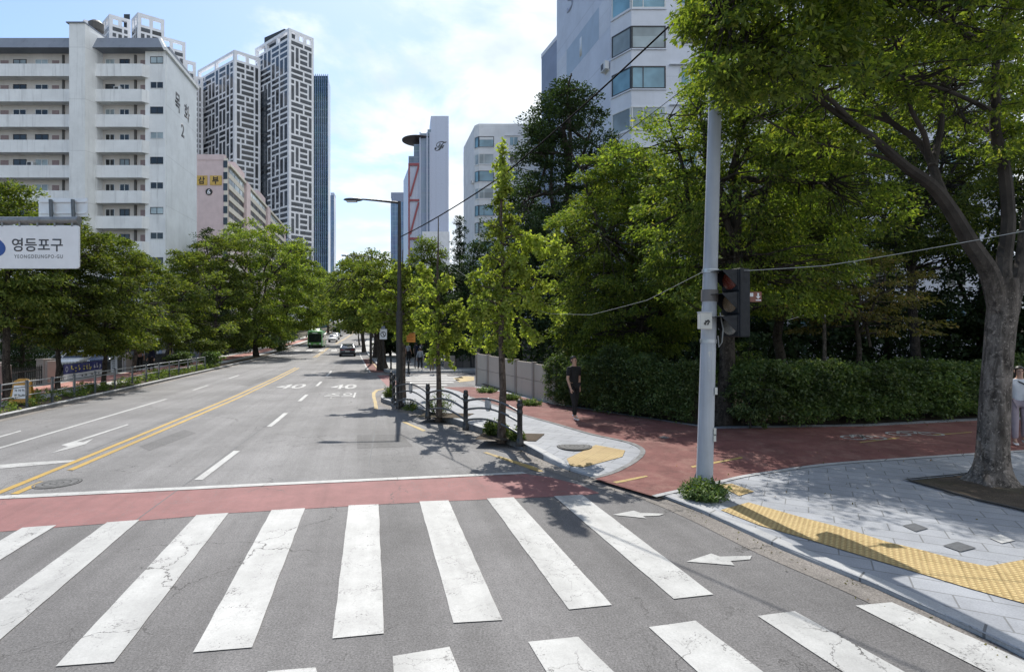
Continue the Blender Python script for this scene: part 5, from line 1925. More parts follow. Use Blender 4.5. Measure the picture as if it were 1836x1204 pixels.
# grey tube guard rail on the left kerb
def build_left_rail():
    ys = [13.2, 15.0, 16.95, 18.3, 19.75, 21.2, 22.8, 24.55, 26.4, 28.1, 29.8, 31.4, 33.0, 34.7, 36.5, 38.4]
    P_ = [Vector((lerp_table(KERB_L, y) - 0.34, y, 0)) for y in ys]
    o = P_[0].copy()
    t = thing('guard_rail', 'grey steel tube guard rail with rounded panels along the left kerb', 'railing', (o.x, o.y, 0.12))
    for p in P_:
        q = p - o
        m = MB()
        m.tube([(q.x, q.y, -0.05), (q.x, q.y, 0.90)], 0.040, 12)
        m.build('post', M['fence_post'], t, True)
    for a, b in zip(P_, P_[1:]):
        a2, b2 = a - o, b - o
        d = (b2 - a2).normalized()
        L = (b2 - a2).length
        s_, e = a2 + d * 0.06, b2 - d * 0.06
        m = MB()
        r = 0.07
        m.tube([s_ + UP * 0.40, s_ + UP * 0.78, s_ + d * 0.02 + UP * 0.82, s_ + d * r + UP * 0.85, e - d * r + UP * 0.85, e - d * 0.02 + UP * 0.82, e + UP * 0.78, e + UP * 0.40], 0.021, 8)
        m.tube([s_ + UP * 0.69, e + UP * 0.69], 0.016, 8)
        m.tube([s_ + UP * 0.41, e + UP * 0.41], 0.018, 8)
        m.build('rail_panel', M['rail_grey'], t, True)


build_left_rail()

# yellow A-board behind the left rail
def build_aboard():
    X, Y = gp(41, 726, 0.12)
    t = thing('warning_board', 'yellow folding board with white panel behind the left guard rail', 'sign board', (X, Y, 0.12), R(22))
    for s_ in (-1, 1):
        m = MB()
        m.prism([(-0.33, 0.22 * s_, 0), (-0.2, 0.22 * s_, 0), (-0.16, 0.18 * s_, 0.10), (0.16, 0.18 * s_, 0.10), (0.2, 0.22 * s_, 0), (0.33, 0.22 * s_, 0), (0.22, 0.03 * s_, 0.82), (0.1, 0.015 * s_, 0.9), (-0.1, 0.015 * s_, 0.9), (-0.22, 0.03 * s_, 0.82)], (0, -0.03, 0))
        lf = m.build('board_leaf', M['board_yellow'], t)
        if s_ == -1:
            q = MB()
            q.prism([(-0.23, -0.185, 0.24), (0.20, -0.185, 0.24), (0.17, -0.095, 0.68), (-0.2, -0.095, 0.68)], (0, -0.012, 0))
            pn = q.build('white_panel', M['white_sign'], lf)
            e = MB()
            for j, z in enumerate((0.36, 0.52)):
                for i in range(4):
                    x = -0.16 + i * 0.1
                    yy = -0.21 + (z - 0.24) / 0.44 * 0.09
                    e.box(x, x + 0.05, yy - 0.004, yy, z, z + 0.012)
                    e.box(x, x + 0.012, yy - 0.0045, yy + 0.001, z - 0.03, z + 0.04)
                    e.box(x + 0.036, x + 0.05, yy - 0.0042, yy + 0.001, z - 0.04, z + 0.03)
            e.build('print', M['faded_ink'], pn)


build_aboard()


# stone pillars and dark picket fence in front of the housing yard
def fence_x(Y):
    return -22.2 - 0.3 * (Y - 26)


def build_picket():
    pil = [(23.3, 'grey pink stone gate pillar at the left end of the picket fence'), (27.0, 'grey pink stone gate pillar between picket fence and blue banner'), (36.6, 'pale stone gate pillar right of the blue banner'), (45.5, 'reddish stone gate pillar beyond the two people at the fence'), (54, 'pale stone gate pillar in the shade farther along the left fence')]
    for Y, lab in pil:
        X = fence_x(Y)
        t = thing('gate_pillar', lab, 'pillar', (X, Y, 0.0), R(-16), 'stone pillars of the left fence')
        w = 0.36
        MB().box(-w, w * 0.35, -0.25, 0.25, -0.4, 1.28).build('shaft', M['pillar_stone'], t, bevel=0.015)
        MB().box(w * 0.35 + 0.012, w * 0.95, -0.22, 0.22, -0.4, 1.24).build('side_block', M['pillar_stone'], t, bevel=0.015)
        MB().box(-w - 0.03, w * 0.35 + 0.02, -0.28, 0.28, 1.283, 1.34).build('cap', M['pillar_stone'], t, bevel=0.01)
    for i, (ya, yb) in enumerate(((14.0, 22.9), (23.8, 26.5), (27.6, 36.0), (37.1, 45.0), (46, 53.5), (54.6, 74))):
        a, b = Vector((fence_x(ya), ya, 0)), Vector((fence_x(yb), yb, 0))
        L = (b - a).length
        d = (b - a).normalized()
        lab = ('dark picket fence leaving the picture left of the first stone pillar', 'dark picket fence between the first two stone pillars', 'dark picket fence behind the blue banner', 'dark picket fence beyond the blue banner with people before it', 'dark picket fence in deep shade past the reddish pillar', 'dark picket fence running to the far end of the left pavement')[i]
        t = thing('picket_fence', lab, 'fence', a)
        n = int(L / 0.16)
        m = MB()
        for k in range(n + 1):
            p = d * (L * k / n)
            m.box(p.x - 0.017, p.x + 0.017, p.y - 0.017, p.y + 0.017, -0.3, 1.02)
            m.box(p.x - 0.006, p.x + 0.006, p.y - 0.006, p.y + 0.006, 1.02, 1.09)
        m.build('pickets', M['black_iron'], t)['label'] = 'dark upright pickets'
        for z in (0.12, 0.86):
            MB().tube([Vector((0, 0, z)), d * L + UP * z], 0.022, 6).build('rail', M['black_iron'], t)


build_picket()


def build_banner():
    Ya, Yb = 28.3, 32.8
    a, b = Vector((fence_x(Ya) + 0.12, Ya, 0)), Vector((fence_x(Yb) + 0.12, Yb, 0))
    # seen from the street the banner reads left to right along d
    d = (b - a).normalized()
    L = (b - a).length
    t = thing('banner', 'blue and white cloth banner with yellow print tied to the picket fence', 'banner', a)
    O = Vector((0, 0, 0))
    n = 24

    def cloth(z0, z1, off, mat, name, u0=0.0, u1=1.0):
        m = MB()
        vs = []
        for k in range(n + 1):
            u = u0 + (u1 - u0) * k / n
            N = d.cross(UP)
            w = 0.02 * math.sin(u * 19) + 0.012 * math.sin(u * 43 + 1)
            p = d * (L * u) + N * (off + w)
            vs += [(p.x, p.y, z0 + 0.01 * math.sin(u * 9)), (p.x, p.y, z1 + 0.012 * math.sin(u * 7 + 2))]
        m.add(vs, [(2 * k, 2 * k + 2, 2 * k + 3, 2 * k + 1) for k in range(n)])
        return m.build(name, mat, t)
    cloth(0.48, 0.98, 0.0, M['banner_blue'], 'blue_field')
    cloth(0.20, 0.477, 0.0, M['banner_white'], 'white_strip')
    N = d.cross(UP)
    r_ = random.Random(3)
    m, m2, m3 = MB(), MB(), MB()
    u = 0.16
    for k in range(9):
        for q in range(5):
            u0 = u + r_.uniform(0, 0.03)
            z0 = 0.57 + r_.uniform(0, 0.24)
            if r_.random() < 0.5:
                (m if k < 6 else m2).fbox(O, d, L * u0, L * u0 + 0.035, 0.036, 0.04, z0, min(0.90, z0 + 0.18))
            else:
                (m if k < 6 else m2).fbox(O, d, L * u0, L * (u0 + 0.035), 0.0405, 0.0445, z0, z0 + 0.035)
        u += 0.085 if k not in (2, 5) else 0.115
    m.build('yellow_print', M['banner_yellow'], t)
    m2.build('white_print', M['banner_white'], t)
    for u in (0.42, 0.52, 0.68, 0.78, 0.87):
        m3.fbox(O, d, L * u, L * u + 0.16, 0.036, 0.041, 0.26, 0.40)
    m3.build('dark_print', M['ink'], t)
    em = MB()
    c = d * (L * 0.06) + N * 0.04 + UP * 0.74
    ring_disc(em, c, d, UP, 0.09, 0.15, 20)
    em.build('ring_emblem', M['pale_ink'], t)


build_banner()

# narrow white banner on a stand right of the blue one
a = Vector((fence_x(34.2) + 0.25, 34.2, 0))
t = thing('banner_stand', 'narrow white upright banner stand beside the blue banner', 'banner', (a.x, a.y, 0.1), R(-10))
MB().box(-0.22, 0.22, -0.01, 0.01, 0.1, 1.2).build('cloth', M['banner_white'], t)
m = MB()
for k in range(6):
    m.box(-0.12 + 0.03 * (k % 2), 0.10, -0.0145, -0.0101, 0.35 + k * 0.13, 0.41 + k * 0.13)
m.build('print', M['faded_ink'], t)
m = MB()
m.tube([(0.24, 0, 0), (0.24, 0, 1.3)], 0.012, 8)
m.tube([(-0.25, 0, 0.02), (0.28, 0, 0.02)], 0.015, 8)
m.build('stand', M['galv'], t)

# sign board and small things in the shade on the left
t = thing('notice_board', 'blue and white notice board in the shade of the left trees', 'notice board', (at(348, 640, 46).x, 46, 0.1))
MB().box(-0.36, 0.36, -0.03, 0.03, 0.55, 1.95).build('panel', M['back_blue'], t)
m = MB()
m.box(-0.30, 0.28, -0.036, -0.0302, 1.25, 1.5)
m.box(-0.30, 0.30, -0.036, -0.0302, 1.75, 1.85)
m.prism([(-0.2, -0.031, 1.1), (0.2, -0.031, 1.1), (0, -0.031, 0.85)], (0, -0.005, 0))
m.build('print', M['banner_white'], t)
for x in (-0.33, 0.33):
    MB().tube([(x, 0, -0.2), (x, 0, 1.95)], 0.03, 8).build('leg', M['galv'], t)
p = at(306, 632, 44)
t = thing('hanging_sign', 'small yellow tag hanging on a tree trunk on the left', 'sign', (p.x, 43.75, p.z))
MB().box(-0.13, 0.13, -0.01, 0.01, -0.28, 0.2).build('plate', M['banner_yellow'], t)
MB().tube([(-0.1, 0, 0.2), (0, 0.02, 0.42), (0.1, 0, 0.2)], 0.015, 6).build('loop', M['banner_yellow'], t)
MB().box(-0.03, 0.03, -0.013, -0.0101, -0.18, 0.1).build('print', M['ink'], t)
# guard hut
t = thing('guard_hut', 'small grey blue guard hut half hidden behind the left trees', 'hut', (at(281, 600, 50).x, 50, -0.5))
MB().box(-0.95, 0.95, -0.8, 0.8, 0, 2.05).build('walls', M['back_blue'], t)
m = MB()
m.add([(-1.1, -0.95, 2.05), (1.1, -0.95, 2.05), (1.1, 0.95, 2.05), (-1.1, 0.95, 2.05), (-0.5, 0, 2.75), (0.5, 0, 2.75)], [(0, 1, 5, 4), (1, 2, 5), (2, 3, 4, 5), (3, 0, 4), (3, 2, 1, 0)])
m.build('roof', M['roof_grey'], t)
window(t, V2(0, -0.8), EX, -0.6, 0.6, 0.95, 1.7, M['pane'], M['frame_white'], 0.06, 0.0, 0.04, 2)

# concrete panel wall on the right
def build_wall():
    a, b = Vector((-1.72, 27.6, 0)), Vector((1.45, 18.75, 0))
    t = thing('concrete_wall', 'low grey concrete panel wall with posts leading up to the hedge', 'wall', a)
    d = (b - a).normalized()
    L = (b - a).length
    n = 5
    O = Vector((0, 0, 0))
    for k in range(n):
        u0, u1 = L * k / n, L * (k + 1) / n
        MB().fbox(O, d, u0 + 0.09, u1 - 0.09, -0.05, 0.03, 0.05, 0.82).build('panel', M['concrete_wall'], t)
        MB().fbox(O, d, u0 + 0.09, u1 - 0.09, -0.05, 0.03, 0.835, 1.56 - 0.03 * k).build('panel', M['concrete_wall'], t)
    for k in range(n + 1):
        u0 = L * k / n
        MB().fbox(O, d, u0 - 0.09, u0 + 0.09, -0.09, 0.07, 0.0, 1.62 - 0.03 * k).build('post', M['concrete_post'], t)
    MB().fbox(O, d, -0.09, 0.0 + L, -0.10, 0.08, -0.2, 0.06).build('footing', M['concrete_post'], t)


build_wall()
# rough stone wall beyond the side street
t = thing('stone_wall', 'dark rough stone wall with sloping top beyond the side street', 'wall', (-4.15, 40.2, 0))
m = MB()
m.prism([(0.1, 0.0, 0.0), (4.4, -0.2, 0.0), (9, 0.4, 0), (9, 0.4, 2.7), (2.6, -0.1, 2.55), (1.0, 0.0, 1.3), (0.1, 0, 0.75)], (0, 0.5, 0))
m.build('masonry', M['stone_wall'], t)
MB().box(-0.75, 0.05, -0.15, 0.4, 0, 1.0).build('end_block', M['concrete_post'], t, bevel=0.02)

# no parking sign
p = at(687.2, 598.5, 38.0)
t = thing('parking_sign', 'square white sign with a black ring and pointer on a thin post', 'road sign', (p.x, 38.0, 0.13))
MB().tube([(0, 0.04, -0.1), (0, 0.04, p.z - 0.13 + 0.6)], 0.035, 10).build('post', M['lamp_post'], t, True)
z = p.z - 0.13
pl = MB().box(-0.25, 0.25, -0.012, 0.0, z - 0.36, z + 0.34).build('plate', M['white_sign'], t)
m = MB()
ring_disc(m, (0, -0.014, z - 0.02), EX, UP, 0.145, 0.19, 28)
m.tube([(0.085, -0.016, z - 0.15), (-0.04, -0.016, z + 0.10)], 0.028, 6)
m.build('ring_symbol', M['black_ink'], pl)
MB().box(-0.12, 0.12, -0.01, 0.0, z + 0.36, z + 0.55).build('top_plate', M['back_blue'], t)

# orange board of the stop
p = at(735, 604, 41)
t = thing('information_board', 'orange board under a small grey canopy by the far pavement', 'sign board', (p.x, 41, 0.13))
z = p.z - 0.13
pl = MB().box(-0.42, 0.40, -0.03, 0.02, z - 0.38, z + 0.30).build('panel', M['orange'], t)
m = MB()
for k in range(4):
    m.box(-0.25, 0.26 - 0.1 * (k % 2), -0.035, -0.0301, z - 0.24 + k * 0.115, z - 0.19 + k * 0.115)
m.build('print', M['orange_dark'], pl)
MB().box(-0.5, 0.44, -0.25, 0.15, z + 0.33, z + 0.43).build('canopy', M['arm_grey'], t)
for x in (-0.38, 0.36):
    MB().tube([(x, 0.06, -0.1), (x, 0.06, z + 0.33)], 0.035, 8).build('post', M['lamp_post'], t)
# bollards at the far corner
for i, (x, y) in enumerate(((732.5, 669), (701, 661))):
    X, Y = gp(x, y, 0.13)
    t = thing('bollard', ('short black bollard on the far pavement before the waiting people', 'short black bollard beside the post of the parking sign')[i], 'bollard', (X, Y, 0.13))
    MB().lathe((0, 0, 0), [(0.085, -0.05), (0.085, 0.05), (0.06, 0.09), (0.058, 0.55), (0.072, 0.58), (0.072, 0.64), (0.05, 0.68), (0.06, 0.72), (0.01, 0.78)], 14).build('shaft', M['black_iron'], t, True)
# blue panel behind the hedge
p = at(1156, 620, 22)
t = thing('blue_panel', 'dark blue upright panel standing behind the hedge in deep shade', 'panel', (p.x, 22, 0.15))
MB().box(-0.32, 0.32, -0.04, 0.04, 0.3, 2.35).build('board', M['banner_blue'], t)
for x in (-0.28, 0.28):
    MB().box(x - 0.03, x + 0.03, 0.045, 0.10, -0.2, 2.4).build('leg', M['fence_post'], t)
# pale sapling stakes in the shade on the right
p = at(1477, 570, 17)
t = thing('wooden_post', 'thin pale wooden post in the dark planting behind the hedge', 'post', (p.x, 17, 0.15))
MB().tube([(0, 0, -0.2), (0.02, 0, 2.0), (0.0, 0, 3.8)], [0.06, 0.055, 0.05], 10).build('stem', M['bark_grey'], t, True)
MB().tube([(0, 0, 2.9), (0.0, 0, 2.96)], 0.062, 10).build('tie', M['galv'], t, True)


# overhead cables
def cable(label, pts, r, mat, sag=0.0, n=14):
    out = []
    P_ = [Vector(p) for p in pts]
    for a, b in zip(P_, P_[1:]):
        for k in range(n):
            s_ = k / n
            p = a.lerp(b, s_)
            p.z -= sag * 4 * s_ * (1 - s_) * (b - a).length / 10
            out.append(p)
    out.append(P_[-1])
    o = MB().tube(out, r, 6).build('overhead_cable', mat, None, True)
    return tag(o, label, 'cable')


lampX, lampY = gp(716, 724, 0.17)
cable('thick black cable rising from the street lamp to the big tree', [at(719, 424, lampY), at(905, 312, 12.6), at(1203, 44, 9.2), at(1260, -30, 8.4)], 0.016, M['wire_dark'], 0.10)
cable('thin dark cable crossing below the bay windows of the tall block', [at(900, 420, 15), at(1130, 232, 12), at(1250, 140, 9.0)], 0.006, M['wire_dark'], 0.05)
cable('pale cable running right from the signal pole past the big trunk', [at(1268, 484, PY - 0.12), at(1345, 484.5, PY - 0.2), at(1480, 476, PY - 0.4), at(1640, 450, PY - 0.6), at(1836, 414, PY - 0.8), at(2000, 380, PY - 0.9)], 0.0055, M['wire_pale'], 0.03)
cable('pale cable sagging left from the signal pole to the ginkgo', [at(1266, 484, PY), at(1160, 538, PY + 1.6), at(1060, 564, PY + 2.6), at(985, 562, PY + 3.4), at(920, 542, 13.0), at(860, 512, 14.5), at(800, 470, 16.2)], 0.0035, M['wire_pale'], 0.02)
cable('thin pale stay wire in the dark planting on the right', [at(1412, 574, 15.5), at(1472, 555, 16.9)], 0.008, M['wire_pale'], 0.02)


# ---------------------------------------------------------------- plants
def leaf_arrays(rs, C, rad, per, L, flat=0.45, tilt=0.55, droop=0.25, wid=0.46, shell=0.5, out_c=None):
    """leaf quads round cluster centres C (N,3) with radii rad (N,)"""
    N = len(C)
    n = N * per
    ci = np.repeat(np.arange(N), per)
    d = rs.normal(size=(n, 3))
    d /= np.linalg.norm(d, axis=1, keepdims=True) + 1e-9
    rr = rs.random(n) ** shell
    off = d * rr[:, None]
    off[:, 2] *= flat
    pos = C[ci] + off * rad[ci][:, None]
    pos[:, 2] -= 0.18 * rad[ci] * (off[:, 0] ** 2 + off[:, 1] ** 2)
    ax = off.copy()
    ax[:, 2] *= 0.3
    if out_c is not None:
        o = C[ci] - out_c
        o /= np.linalg.norm(o, axis=1, keepdims=True) + 1e-9
        ax += 0.5 * o
    ax += rs.normal(size=(n, 3)) * 0.45
    ax[:, 2] -= droop
    ax /= np.linalg.norm(ax, axis=1, keepdims=True) + 1e-9
    nm = rs.normal(size=(n, 3)) * tilt
    nm[:, 2] += 1.0
    side = np.cross(ax, nm)
    side /= np.linalg.norm(side, axis=1, keepdims=True) + 1e-9
    s = L * (0.5 + 0.95 * rs.random(n))[:, None]
    w = s * wid * 0.5
    a = pos - ax * s * 0.5
    b = pos + side * w + ax * s * 0.05
    c = pos + ax * s * 0.5
    e = pos - side * w + ax * s * 0.05
    return np.stack([a, b, c, e], 1).reshape(-1, 3)


def leaf_mesh(name, V, mat):
    n = len(V) // 4
    me = bpy.data.meshes.new(name)
    me.vertices.add(len(V))
    me.vertices.foreach_set('co', V.astype(np.float32).ravel())
    me.loops.add(4 * n)
    me.loops.foreach_set('vertex_index', np.arange(4 * n, dtype=np.int32))
    me.polygons.add(n)
    me.polygons.foreach_set('loop_start', np.arange(0, 4 * n, 4, dtype=np.int32))
    me.polygons.foreach_set('loop_total', np.full(n, 4, dtype=np.int32))
    me.materials.append(mat)
    me.update(calc_edges=True)
    return me


def put(name, me, parent=None):
    o = bpy.data.objects.new(name, me)
    COL.objects.link(o)
    if parent is not None:
        o.parent = parent
    return o


def bend(rs, a, b, r0, r1, n=5, wob=0.06, sag=0.0):
    a, b = np.array(a, float), np.array(b, float)
    L = np.linalg.norm(b - a)
    pts, rad = [], []
    j = np.cumsum(rs.normal(size=(n + 1, 3)) * wob * L / math.sqrt(n), axis=0)
    for k in range(n + 1):
        s = k / n
        p = a + (b - a) * s + (j[k] - j[n] * s)
        p[2] += sag * L * math.sin(math.pi * s)
        pts.append(p)
        rad.append(r0 + (r1 - r0) * s)
    return pts, rad


def crown_points(rs, n, rx, ry, z0, z1, style, rcl, fill=0.42):
    """scattered cluster centres filling an uneven crown"""
    out = []
    ph = rs.random(6) * 6.28
    tries = 0
    gap = 0.78
    while len(out) < n and tries < n * 60:
        tries += 1
        if tries % (n * 12) == 0:
            gap *= 0.85
        az = rs.random() * 2 * math.pi
        h = rs.random()
        if style == 'round':
            pr = math.sqrt(max(0.02, 1 - (2 * (h - 0.42) / 1.16) ** 2)) if h > 0.42 else math.sqrt(max(0.05, 1 - ((0.42 - h) / 0.55) ** 2))
        elif style == 'cone':
            pr = (1 - h) ** 0.85 * 0.95 + 0.05
        elif style == 'vase':
            pr = 0.45 + 0.55 * math.sin(min(1, h * 1.25) * math.pi * 0.62) if h < 0.8 else 1.0 * math.sqrt(max(0.03, 1 - ((h - 0.8) / 0.22) ** 2))
        else:
            pr = math.sqrt(max(0.05, 1 - (2 * h - 1) ** 2))
        pr *= 1 + 0.16 * math.sin(3 * az + ph[0] + 4 * h) + 0.12 * math.sin(5 * az + ph[1] - 7 * h) + 0.10 * math.sin(2 * az + ph[2] + 11 * h)
        q = rs.random() ** fill
        p = np.array([rx * pr * q * math.cos(az), ry * pr * q * math.sin(az), z0 + (z1 - z0) * h])
        if all(np.sum(((p - o) / np.array([1, 1, 0.55])) ** 2) > (rcl * gap) ** 2 for o in out):
            out.append(p)
    return np.array(out)


def make_tree(name, label, X, Y, zb, H, rx, ry, z0, ncl, per, L, leaf, bark, seed, rcl=0.6, tr=0.14, style='round', group=None, limbs=6, fork=0.5, flat=0.42, droop=0.28, lean=(0, 0), twig=True, cat='tree', wid=0.46, tilt=0.55, crown_off=(0, 0)):
    rs = np.random.RandomState(seed)
    t = thing(name, label, cat, (X, Y, zb), 0, group)
    C = crown_points(rs, ncl, rx, ry, z0, H - rcl * 0.4, style, rcl)
    C[:, 0] += crown_off[0]
    C[:, 1] += crown_off[1]
    mb = MB()
    zf = z0 + (H - z0) * fork
    tp = np.array([lean[0] + crown_off[0] * 0.6, lean[1] + crown_off[1] * 0.6, zf if style != 'cone' else H * 0.96])
    tpts, trad = bend(rs, (0, 0, -0.15), tp, tr, tr * (0.5 if style != 'cone' else 0.12), 8, 0.025)
    trad[0] = tr * 1.35
    mb.tube(tpts, trad, 10)
    nodes = [(np.array(p), r) for p, r in zip(tpts[3:], trad[3:])]
    if style != 'cone':
        for k in range(limbs):
            az = 2 * math.pi * k / limbs + rs.random() * 0.8
            hh = rs.uniform(0.45, 0.95)
            e = np.array([crown_off[0] + rx * 0.66 * math.cos(az), crown_off[1] + ry * 0.66 * math.sin(az), z0 + (H - z0) * hh])
            i0 = rs.randint(4, 9)
            s = np.array(tpts[i0])
            lp, lr = bend(rs, s, e, tr * 0.45, tr * 0.12, 6, 0.08, 0.05)
            mb.tube(lp, lr, 7)
            nodes += [(np.array(p), r) for p, r in zip(lp[1:], lr[1:])]
    if twig:
        NP = np.array([p for p, _ in nodes])
        for c in C:
            dd = np.sum((NP - c) ** 2, axis=1) + 0.8 * np.maximum(0, NP[:, 2] - c[2] + 0.2) ** 2
            i = int(np.argmin(dd))
            bp, br = bend(rs, NP[i], c, min(nodes[i][1] * 0.7, 0.035), 0.006, 3, 0.1)
            mb.tube(bp, br, 5, caps=False)
    mb.build('trunk', bark, t, True)
    rad = rcl * (0.7 + 0.6 * rs.random(len(C)))
    V = leaf_arrays(rs, C, rad, per, L, flat, tilt, droop, wid, 0.5, np.array([0, 0, (z0 + H) / 2]))
    put('crown', leaf_mesh('crown', V, leaf), t)
    return t


def px_tree(name, label, cx, hw, ytop, ybot, Y, seed, leaf, bark, **k):
    """a tree standing at depth Y whose crown spans the surveyed rows and columns"""
    X = (cx - 918) * Y / 1000
    zb = prof(Y) + k.pop('zb', 0.12)
    H = 2.5 + (600 - ytop) * Y / 1000 - zb
    z0 = max(0.4, 2.5 + (600 - ybot) * Y / 1000 - zb)
    rx = hw * Y / 1000
    tx = k.pop('trunk_px', cx)
    TX = (tx - 918) * Y / 1000
    ry = k.pop('ry', rx)
    return make_tree(name, label, TX, Y, zb, H, rx, ry, z0, leaf=leaf, bark=bark, seed=seed, crown_off=(X - TX, k.pop('yoff', 0.0)), **k)


# left street trees
LT = 'street trees behind the left guard rail'
ls, bd, bg = M['leaf_street'], M['bark_dark'], M['bark_grey']
px_tree('street_tree', 'leafy tree behind the overhead sign at the left edge', 2, 95, 315, 590, 21, 11, ls, bd, ncl=130, per=240, L=0.13, rcl=0.55, trunk_px=20, group=LT)
px_tree('street_tree', 'tree between overhead sign and white trunked tree, thin dark trunk', 110, 85, 365, 618, 23.4, 12, ls, bd, ncl=120, per=224, L=0.13, rcl=0.55, trunk_px=104, tr=0.10, group=LT)
px_tree('street_tree', 'bushy tree right of the overhead sign, reaching the third corridor', 196, 78, 408, 632, 26, 13, ls, bd, ncl=120, per=224, L=0.14, rcl=0.55, trunk_px=187, tr=0.10, group=LT)
px_tree('street_tree', 'tree with a slim pale trunk behind the guard rail, left of the two people', 262, 66, 455, 636, 35, 14, ls, bg, ncl=100, per=208, L=0.16, rcl=0.6, trunk_px=239, tr=0.13, group=LT)
px_tree('street_tree', 'tree with thick dark trunk carrying the small yellow tag', 335, 66, 442, 628, 43.9, 15, ls, bd, ncl=110, per=208, L=0.19, rcl=0.7, trunk_px=299, tr=0.24, group=LT)
px_tree('street_tree', 'bright spreading tree whose crown hides the foot of the end wall', 396, 70, 420, 622, 53, 16, ls, bd, ncl=120, per=208, L=0.22, rcl=0.8, trunk_px=378, tr=0.2, group=LT)
px_tree('street_tree', 'tall dark trunked tree before the pink slab', 468, 92, 400, 618, 62, 17, M['leaf_zelkova'], bd, ncl=190, per=208, L=0.25, rcl=1.0, trunk_px=459, tr=0.28, group=LT, style='vase')
px_tree('street_tree', 'tall tree at the bend whose crown touches the teal glass tower', 530, 48, 432, 588, 84, 18, M['leaf_zelkova'], bd, ncl=130, per=176, L=0.32, rcl=1.15, trunk_px=500, tr=0.26, group=LT, zb=0.3)
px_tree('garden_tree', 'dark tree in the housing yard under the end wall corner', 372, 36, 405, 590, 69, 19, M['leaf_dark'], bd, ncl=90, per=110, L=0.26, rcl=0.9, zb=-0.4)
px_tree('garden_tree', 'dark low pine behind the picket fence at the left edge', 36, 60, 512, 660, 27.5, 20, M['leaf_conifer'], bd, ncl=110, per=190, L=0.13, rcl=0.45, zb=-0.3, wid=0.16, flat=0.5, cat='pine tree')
px_tree('garden_tree', 'shaded tree in the yard behind the white parked car', 130, 70, 480, 640, 55, 21, M['leaf_dark'], bd, ncl=110, per=110, L=0.24, rcl=0.9, zb=-0.5)  # dark leaf colour carries the shade of the yard
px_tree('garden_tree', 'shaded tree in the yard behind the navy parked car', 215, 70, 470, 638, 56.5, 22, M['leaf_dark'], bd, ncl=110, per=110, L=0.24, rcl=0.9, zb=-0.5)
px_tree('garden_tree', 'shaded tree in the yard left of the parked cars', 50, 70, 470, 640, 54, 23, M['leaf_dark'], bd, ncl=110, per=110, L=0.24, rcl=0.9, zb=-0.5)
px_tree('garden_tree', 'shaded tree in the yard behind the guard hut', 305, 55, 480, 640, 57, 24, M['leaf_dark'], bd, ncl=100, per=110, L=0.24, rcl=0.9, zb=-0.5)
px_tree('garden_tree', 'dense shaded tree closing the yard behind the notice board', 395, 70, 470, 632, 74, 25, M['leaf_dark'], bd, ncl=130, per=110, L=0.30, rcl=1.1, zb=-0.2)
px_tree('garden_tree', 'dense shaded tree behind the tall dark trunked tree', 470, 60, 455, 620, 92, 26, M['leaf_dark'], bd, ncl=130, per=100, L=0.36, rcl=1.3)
FL = 'trees lining the far left side of the street'
far1 = px_tree('street_tree', 'far left tree beyond the green bus', 564, 32, 474, 580, 118, 27, M['leaf_zelkova'], bd, ncl=100, per=100, L=0.40, rcl=1.3, tr=0.3, group=FL, limbs=5)

# right street trees beyond the side street
FR = 'trees lining the far right side of the street'
px_tree('street_tree', 'broad yellow green tree at the far corner leaning over the road', 668, 78, 462, 592, 39.5, 31, ls, bd, ncl=150, per=150, L=0.18, rcl=0.65, trunk_px=686, tr=0.34, group=FR)
r2 = px_tree('street_tree', 'second tree on the far right pavement, rising over the corner tree', 668, 52, 444, 590, 58, 32, M['leaf_zelkova'], bd, ncl=140, per=120, L=0.25, rcl=0.9, trunk_px=672, tr=0.28, group=FR)
px_tree('street_tree', 'third tree on the far right pavement, top showing left of the lamp', 640, 36, 448, 588, 80, 33, ls, bd, ncl=120, per=110, L=0.32, rcl=1.1, trunk_px=652, tr=0.28, group=FR)
px_tree('street_tree', 'far tree over the right side of the street beyond the sedan', 622, 34, 462, 584, 112, 34, M['leaf_zelkova'], bd, ncl=110, per=100, L=0.40, rcl=1.3, trunk_px=645, group=FR)
sides = [(150, 0), (150, 1), (185, 0), (185, 1), (225, 0), (225, 1), (270, 0), (275, 1), (330, 0), (330, 1), (390, 0), (390, 1)]
for i, (Y, s) in enumerate(sides):
    X = lerp_table(KERB_L, Y) - 1.6 if s == 0 else lerp_table(KERB_R_FAR, Y) + 0.9
    word = ['nearest', 'second', 'third', 'fourth', 'fifth', 'last'][i // 2]
    lab = f'{word} of the distant trees closing the street on its ' + ('left side' if s == 0 else 'right side')
    dup(far1, (X, Y, prof(Y) + 0.12), 0.9 * i + 0.4, 1.0 + 0.12 * ((i * 7) % 3), lab, FL if s == 0 else FR)
# trees behind the far right pavement
px_tree('garden_tree', 'dark spired conifer before the old apartment block', 824, 22, 384, 600, 46, 41, M['leaf_conifer'], bd, ncl=90, per=150, L=0.22, rcl=0.55, style='cone', wid=0.25)
px_tree('garden_tree', 'rounded mid green tree left of the spired conifer', 765, 46, 420, 610, 52, 42, M['leaf_zelkova'], bd, ncl=130, per=130, L=0.22, rcl=0.8)
px_tree('garden_tree', 'rounded dark tree behind the leafless topped ginkgo', 858, 52, 428, 640, 41, 43, M['leaf_dark'], bd, ncl=130, per=130, L=0.18, rcl=0.7)
px_tree('garden_tree', 'shaded tree over the stone wall of the side street', 800, 62, 470, 642, 45, 44, M['leaf_dark'], bd, ncl=130, per=120, L=0.20, rcl=0.75)
px_tree('garden_tree', 'shaded tree at the mouth of the side street behind the people', 735, 40, 470, 625, 56, 45, M['leaf_dark'], bd, ncl=100, per=110, L=0.24, rcl=0.85)
